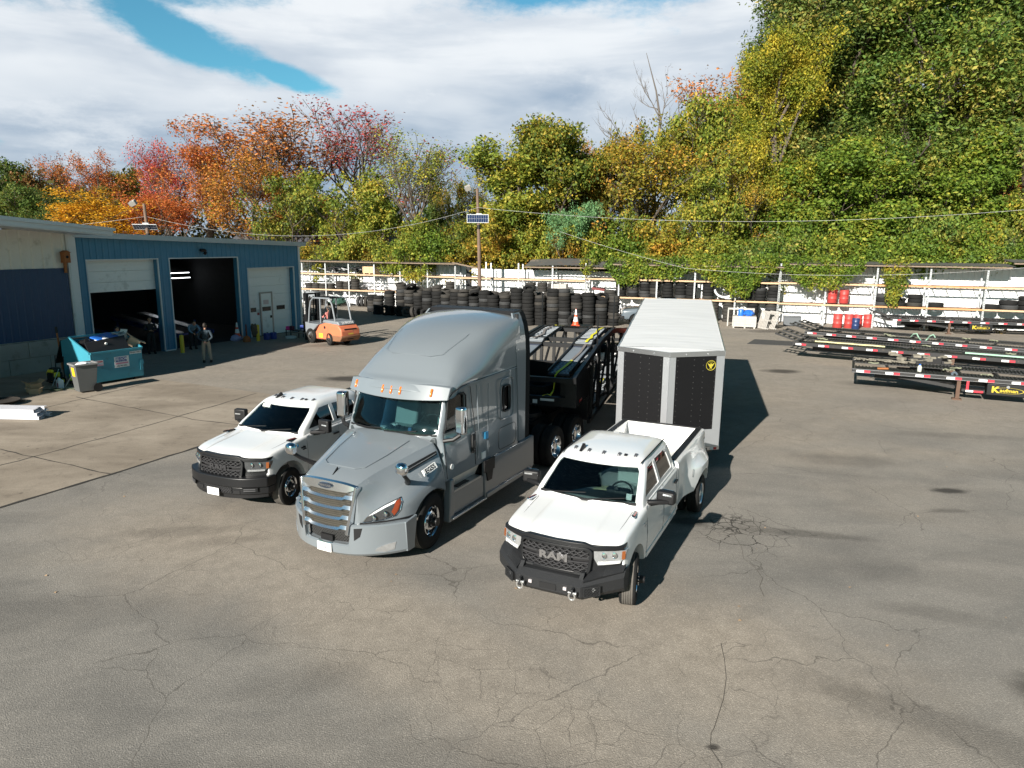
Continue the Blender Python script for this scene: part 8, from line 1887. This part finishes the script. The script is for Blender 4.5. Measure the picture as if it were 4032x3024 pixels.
TREES = [
(40.3,58.9,27.8,16.2,'tall','green2','tall dark green tree at the right edge of the woods'),
(32.6,57.3,27.5,15.8,'tall','green','tallest bright green tree, second from the right edge'),
(26.8,61.0,27.5,15.2,'tall','green2','tall green tree whose crown leaves the top of the picture'),
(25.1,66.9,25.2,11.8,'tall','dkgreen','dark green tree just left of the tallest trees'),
(20.5,58.2,21.1,7.6,'tall','yellow2','bright yellow green tree below the dark tall trees'),
(21.4,72.0,23.0,10.9,'sparse','rust','thin rust coloured tree left of the tall green trees'),
(14.7,59.7,16.9,7.8,'broad','ygreen','yellow green tree in front of the dead tree on the right'),
(11.2,58.6,15.3,8.5,'broad','ygold','golden green tree directly below the dead bare tree'),
(7.7,62.6,14.8,8.6,'broad','olive','olive tree with orange tips left of the dead tree'),
(8.5,72.7,15.4,7.6,'broad','rust2','brown orange tree seen between olive crowns'),
(3.4,60.7,15.7,7.6,'tall','olive2','pointed olive green tree right of the wooden pole'),
(0.1,60.7,14.3,7.6,'tall','ygreen','pale yellow green tree just right of the wooden pole'),
(-4.1,67.8,11.4,6.7,'broad','ygold','golden tree directly behind the wooden pole'),
(-7.2,72.5,12.0,5.2,'broad','dkgreen','small dark green tree left of the wooden pole'),
(-8.2,62.1,14.4,6.9,'sparse','ygreen2','sparse light green tree left of the wooden pole'),
(-16.4,82.4,21.1,14.6,'sparse2','red','tall half bare crimson tree in the middle'),
(-13.7,66.5,12.2,9.2,'broad','ygreen','yellow green tree below the crimson tree'),
(-26.0,79.1,19.2,15.6,'sparse','rust','tall half bare orange tree over the workshop roof'),
(-26.1,73.7,13.9,12.6,'broad','rust2','orange and green tree below the half bare orange tree'),
(-21.3,70.5,11.9,7.9,'broad','olive2','green and orange tree beside the workshop corner'),
(-33.0,79.1,17.7,8.8,'broad','orange','orange red tree left of the half bare orange tree'),
(-41.0,86.4,16.9,7.4,'broad','redb','bright red maple behind the workshop'),
(-36.7,74.8,11.0,6.9,'broad','redo','red orange tree right of the yellow tree'),
(-41.6,74.5,10.7,10.3,'broad','gold','rounded golden yellow tree behind the workshop roof'),
(-56.0,97.0,16.6,9.6,'broad','brick','brick orange tree in the far row on the left'),
(-52.0,99.6,15.6,7.8,'broad','olive','olive tree between the brick and red trees'),
(-63.2,98.7,15.5,8.4,'broad','brown','brown autumn tree in the far row at left'),
(-67.8,98.2,15.6,10.3,'broad','dkgreen','dark green tree at the left edge'),
(-74.0,98.1,15.8,10.3,'broad','dkgreen','dark green tree cut by the left edge'),
(-51.1,83.9,11.4,7.7,'broad','dkgreen2','dark green tree left of the golden tree'),
(-58.1,87.4,11.6,8.6,'broad','dkgreen','lower dark green tree over the warehouse roof'),
(-22.1,80.0,11.3,5.8,'broad','redo','small red tree behind the workshop corner'),
(26.0,54.5,11.8,9.3,'broad','vgreen','bright green vine covered tree in front of the tall trees'),
(33.0,53.7,12.1,9.2,'broad','vgreen','second bright green vine covered tree near the right edge'),
(35.4,50.7,9.6,6.0,'broad','ygreen','yellow green bushy tree at the right edge'),
(23.3,56.3,13.3,7.4,'tall','vgreen','narrow vine draped green tree right of the yellow tree'),
(18.6,56.5,12.3,7.4,'broad','ygold','golden green tree left of the vine covered trees'),
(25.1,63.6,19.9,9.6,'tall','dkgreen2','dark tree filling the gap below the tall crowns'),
(37.0,58.5,17.8,10.0,'tall','dkgreen2','dark leaved tree near the right edge'),
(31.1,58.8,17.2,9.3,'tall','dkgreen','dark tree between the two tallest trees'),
(36.0,54.1,14.1,5.0,'sparse','rust','orange tinted thin tree near the right edge'),
(15.0,56.4,12.2,6.7,'broad','ygreen','leafy yellow green tree above the trailer'),
(5.0,56.7,8.7,4.1,'broad','teal','small blue green sumac tree behind the grey roof'),
]
SHRUBS = [(-18.5, 64.6, 5.2), (-16.3, 64.6, 5.2), (-13.8, 63.1, 7.6), (-11.8, 63.4, 6.1), (-9.2, 60.6, 7.5), (-7.1, 60.0, 7.1), (-5.2, 61.0, 7.2), (-3.1, 59.8, 6.2), (-1.0, 58.6, 7.3), (0.9, 59.1, 8.2), (2.9, 59.1, 8.3), (4.8, 57.7, 8.1), (6.6, 56.7, 7.1), (8.4, 55.9, 7.4), (10.3, 56.1, 8.0), (11.8, 54.6, 7.1), (13.9, 55.5, 6.6), (15.3, 53.9, 7.2), (17.4, 54.9, 7.8), (18.3, 52.2, 6.3), (20.5, 53.4, 8.2), (22.3, 53.3, 6.5), (23.4, 51.8, 6.3), (24.9, 51.4, 7.0), (26.6, 51.3, 7.1), (27.4, 49.6, 7.4), (29.3, 50.1, 7.8), (31.3, 50.5, 7.0), (32.0, 49.0, 7.6), (34.0, 49.5, 7.1), (35.2, 49.0, 7.6)]
for i, (x, y, h, w, k, c, lab) in enumerate(TREES):
    if k == 'tall' and h > 17: k = 'giant'; w *= .92
    if c == 'vgreen' and k == 'broad': k = 'tall'; w *= .80; h *= 1.12
    if c in ('orange', 'rust2', 'redb', 'redo', 'brick', 'ygold', 'gold') and k == 'broad': k = 'airy'
    tree(x, y, h, w*1.12, k, c, lab, var=i % 3 if k in ('broad', 'tall', 'airy') else (i % 2 if k == 'giant' else 0))
# dead tree
def deadtree(x, y, h):
    t = thing('dead_tree', 'bare dead tree with forked grey branches rising above the golden crowns', 'tree', (x, y, 0), 0)
    rd = random.Random(12); q = MB(); pts = [Vector((0, 0, 0)), Vector((.2, 0, 6)), Vector((-.1, 0, 12)), Vector((.3, 0, 16)), Vector((-.2, 0, 18.5)), Vector((-1.2, 0, h))]
    q.tube(pts, [.30, .24, .18, .12, .07, .02], 8); q.build('trunk', BARKP, t)
    def br(p, d, L, r, lv, par):
        q = MB(); P = [p]; dd_ = d.normalized(); n = 5
        for i in range(n):
            dd_ = (dd_+Vector((rd.uniform(-.3, .3), rd.uniform(-.3, .3), rd.uniform(-.12, .30)))).normalized(); P.append(P[-1]+dd_*L/n)
        q.tube(P, [r*(1-.8*i/n) for i in range(n+1)], 5, cap=False); o = q
        out = [o]
        if lv < 4:
            for j in range(4 if lv < 2 else 3):
                i = rd.randint(1, n); s = Vector((rd.uniform(-1, 1), rd.uniform(-.5, .5), rd.uniform(0, .9))); out += br(P[i], (dd_*.8+s*.8), L*.55, r*.5, lv+1, par)
        return out
    for (p, d, L, r) in [((0, 0, 12.5), (-1, 0, .35), 5.5, .11), ((.1, 0, 14), (1, 0, .55), 4.0, .10), ((.3, 0, 16), (-.35, 0, .9), 3, .07), ((.2, 0, 15.5), (.4, 0, 1), 2.8, .07), ((0, 0, 17), (-.8, 0, .4), 2.0, .05)]:
        parts = br(Vector(p), Vector(d), L, r, 1, t); m = MB()
        for a in parts: m.add(a.v, a.f)
        m.build('branch', BARKP, t)
deadtree(12.6, 65.7, 21.6)
# shrubs and undergrowth behind the fence
for i, (x, y, h) in enumerate(SHRUBS):
    c = ['ygold', 'ygreen', 'ygreen2', 'olive', 'ygreen', 'vgreen', 'olive2', 'ygold'][i % 8] if x < 14 else ['vgreen', 'green', 'ygreen', 'vgreen', 'green2'][i % 5]
    tree(x, y, h*1.0, 5.4, 'shrub', c, '%s shrub from the left in the row just behind the fence' % (ORD[i] if i < len(ORD) else ['third last', 'second last', 'very last'][i-len(ORD)]), var=i % 2, group='shrubs behind the fence', cat='shrub', name='shrub')
rg = np.random.RandomState(8); cs = []
for i in range(620):
    v = rg.uniform(-14, 62); u = rg.uniform(-9, -2.6); p = FW(u, v); cs.append((p.x, p.y, rg.uniform(.3, 3.6)))
for i in range(420):
    cs.append((rg.uniform(-75, -18), rg.uniform(78, 96), rg.uniform(.5, 5.)))
me = leafmesh(cs, 60, 1.25, .17, 9); me.materials.append(foliage('undergrowth', [(.03,.05,.015), (.05,.08,.02), (.10,.11,.02), (.13,.09,.03)])); o = bpy.data.objects.new('undergrowth', me); COL.objects.link(o)
tag(o, 'tangled green and brown undergrowth beyond the fence', 'undergrowth', kind='stuff')
# far belt of woods closing the horizon
cs = []
for i in range(1500):
    a = R(rg.uniform(-48, 52)); d = rg.uniform(112, 140); cs.append((d*math.sin(a), d*math.cos(a), rg.uniform(0, 10.5+2*math.sin(a*9)+1.5*math.sin(a*23))))
me = leafmesh(cs, 40, 2.2, .5, 10); me.materials.append(foliage('far_woods', [(.05,.06,.02), (.08,.09,.025), (.16,.11,.03), (.10,.10,.03)])); o = bpy.data.objects.new('far_woods', me); COL.objects.link(o)
tag(o, 'distant belt of mixed autumn woods', 'woods', kind='stuff')
# vines over the fence
def vine(vs, lab, col, zt_=4.3, n=900, u0=-1.6, u1=.35, seed=1, size=.16):
    rg = np.random.RandomState(seed); cs = []
    for (v0, v1, z0, z1, k) in vs:
        for i in range(k):
            v = rg.uniform(v0, v1); e = min(v-v0, v1-v)/(v1-v0)*2; z = z1-(z1-z0)*rg.rand()*(.35+.65*min(1, e*1.6)); u = rg.uniform(.0, u1) if z < z1-.5 else rg.uniform(u0, u1)
            p = FW(u, v); cs.append((p.x, p.y, z))
    me = leafmesh(cs, 16, .28, size*.72, seed+3, upb=.1); me.materials.append(fol(col)); t = thing('vine', lab, 'vine', (0, 0, 0), 0, 'vines on the fence')
    o = bpy.data.objects.new('leaves', me); COL.objects.link(o); o.parent = t
    q = MB()
    for i in range(0, len(cs), 14):
        c = Vector(cs[i]); q.tube([(c.x, c.y, zt_), (c.x+.1, c.y, (c.z+zt_)/2), c], .012, 4)
    q.build('stem', BARK, t)
vine([(21.6, 24.5, 2.5, 4.35, 260), (23., 28.2, 3.0, 4.5, 420)], 'left mass of green vines hanging over the tyre rack', 'vgreen', seed=1)
vine([(27.6, 33.2, 2.7, 4.6, 620), (29.6, 32.2, 1.9, 3.6, 230)], 'middle mass of green vines hanging over the rack above the crate', 'vgreen', seed=2)
vine([(33.6, 38.6, 2.6, 4.55, 560)], 'right mass of green vines above the red drums', 'vgreen', seed=3)
vine([(39.9, 41.3, 1.9, 4.6, 150), (40.2, 40.9, 1.5, 3., 50)], 'narrow yellow green vine strand hanging right of the red drums', 'ygreen', seed=4)
vine([(19.6, 20.6, 3.1, 4.1, 60)], 'small vine tuft on the grey roof edge', 'ygreen', seed=5)
vine([(2.6, 4.9, 2.9, 3.9, 90), (4.8, 7.2, 2.4, 3.5, 130)], 'yellow green vine trailing over the left rack', 'ygreen2', seed=6)
vine([(-3.6, -2.6, 2.9, 3.7, 24), (-3.3, -2.9, 1.8, 2.8, 16)], 'small yellow vine on the rack beside the workshop', 'yellow2', seed=7)
# weeds at the right post foot
cs = [tuple(FW(rg.uniform(-.8, .4), rg.uniform(42.9, 47.))+Vector((0, 0, rg.uniform(0, .3)))) for i in range(50)]
me = leafmesh(cs, 14, .2, .09, 12, upb=1.); me.materials.append(foliage('dry_weeds', [(.30,.18,.08), (.22,.16,.06), (.12,.16,.04), (.35,.22,.12)])); o = bpy.data.objects.new('weeds', me); COL.objects.link(o); tag(o, 'dry orange weeds at the foot of the right rack', 'weeds', kind='stuff')
# ------------------------------------------------------------------ poles, lamps, solar panels, wires
POLE = mat('old_pole_wood', (.17, .115, .085), .9, var=.3, vs=2)
def solarpole(x, y, ztop, zp, lab, lamp, tilt, yaw):
    t = thing('utility_pole', lab, 'pole', (x, y, 0), 0, 'wooden poles with solar lamps')
    q = MB(); q.tube([(.16, 0, 0), (.06, 0, ztop*.6), (-.06, 0, ztop)], [.15, .125, .10], 10); q.build('post', POLE, t)
    q = MB(); q.tube([(.045, 0, zp-.75), (.055, 0, zp-.45)], [.14, .14], 12); q.build('black_band', BLACKP, t)
    sp_ = thing('solar_panel', 'blue solar panel with white rim on '+lab.split(' with ')[0], 'solar panel', (x-.02, y-.2, zp), 0, 'solar panels on the poles'); sp_.rotation_euler = (R(tilt), 0, R(yaw))
    q = MB(); q.box(-.76, .76, -.012, .012, -.27, .27); q.build('cell', mat('solar_blue', (.015, .04, .12), .15, .3, coat=.6), sp_)
    q = MB()
    for b in [(-.80, -.76, -.31, .31), (.76, .80, -.31, .31), (-.76, .76, .27, .31), (-.76, .76, -.31, -.27)]: q.box(b[0], b[1], -.02, .02, b[2], b[3])
    for i in range(1, 9): xx = -.76+i*.169; q.box(xx-.004, xx+.004, -.0135, .0, -.27, .27)
    q.box(-.76, .76, -.0135, .0, -.004, .004); q.build('frame', TRIMW, sp_)
    q = MB(); q.box(-.1, .3, .03, .10, .24, .36); q.build('bracket', TRIMW, sp_)
    fl_ = thing('flood_light', 'box shaped grey flood light on '+lab.split(' with ')[0], 'lamp', (x-.72, y-.2, ztop+.02), 0, 'flood lights on the poles')
    q = MB(); q.cbox((0, 0, 0), (.42, .36, .36), (R(25), R(-25), 0)); q.build('housing', mat('lamp_grey', (.33, .31, .28), .5), fl_, bevel=.03)
    q = MB(); q.cbox((-.07, -.16, -.06), (.34, .04, .28), (R(25), R(-25), 0)); q.build('lamp_glass', CLEAR, fl_)
    q = MB(); q.tube([(.0, 0, -.22), (.05, 0, -.38), (.66, .18, -.42)], .03, 6); q.build('arm', BLACKM, fl_)
solarpole(-2.62, 53.6, 9.25, 7.1, 'tall wooden pole with brown shaft rising from the tyre wall', 1, 12, 0)
solarpole(-26.4, 52, 7.89, 6.25, 'wooden pole with shaft half hidden behind the workshop roof', 1, 55, 12)
WIRE = mat('pale_cable', (.42, .42, .42), .5)
def wire(a, b, sag, lab, r=.009, n=24):
    q = MB(); a, b = Vector(a), Vector(b); q.tube([a.lerp(b, i/n)-Vector((0, 0, 4*sag*(i/n)*(1-i/n))) for i in range(n+1)], r, 5); tag(q.build('cable', WIRE), lab, 'cable', 'overhead cables')
wire((-2.6, 53.4, 7.9), (36, 41.5, 8.2), 1.15, 'long overhead cable from the wooden pole to the right edge')
wire((-2.6, 53.4, 7.9), (-26.4, 52, 7.0), 1.7, 'overhead cable between the two wooden poles')
wire((-26.4, 52, 7.0), (-60, 44, 7.5), 1.6, 'overhead cable running left from the pole behind the workshop')
wire((3.4, 52.6, 6.2), (12, 49.8, 3.75), .1, 'upper length of the low cable sloping to the vines'); wire((12, 49.8, 3.75), (36., 41.8, 4.9), .75, 'low cable sagging in front of the right racks')
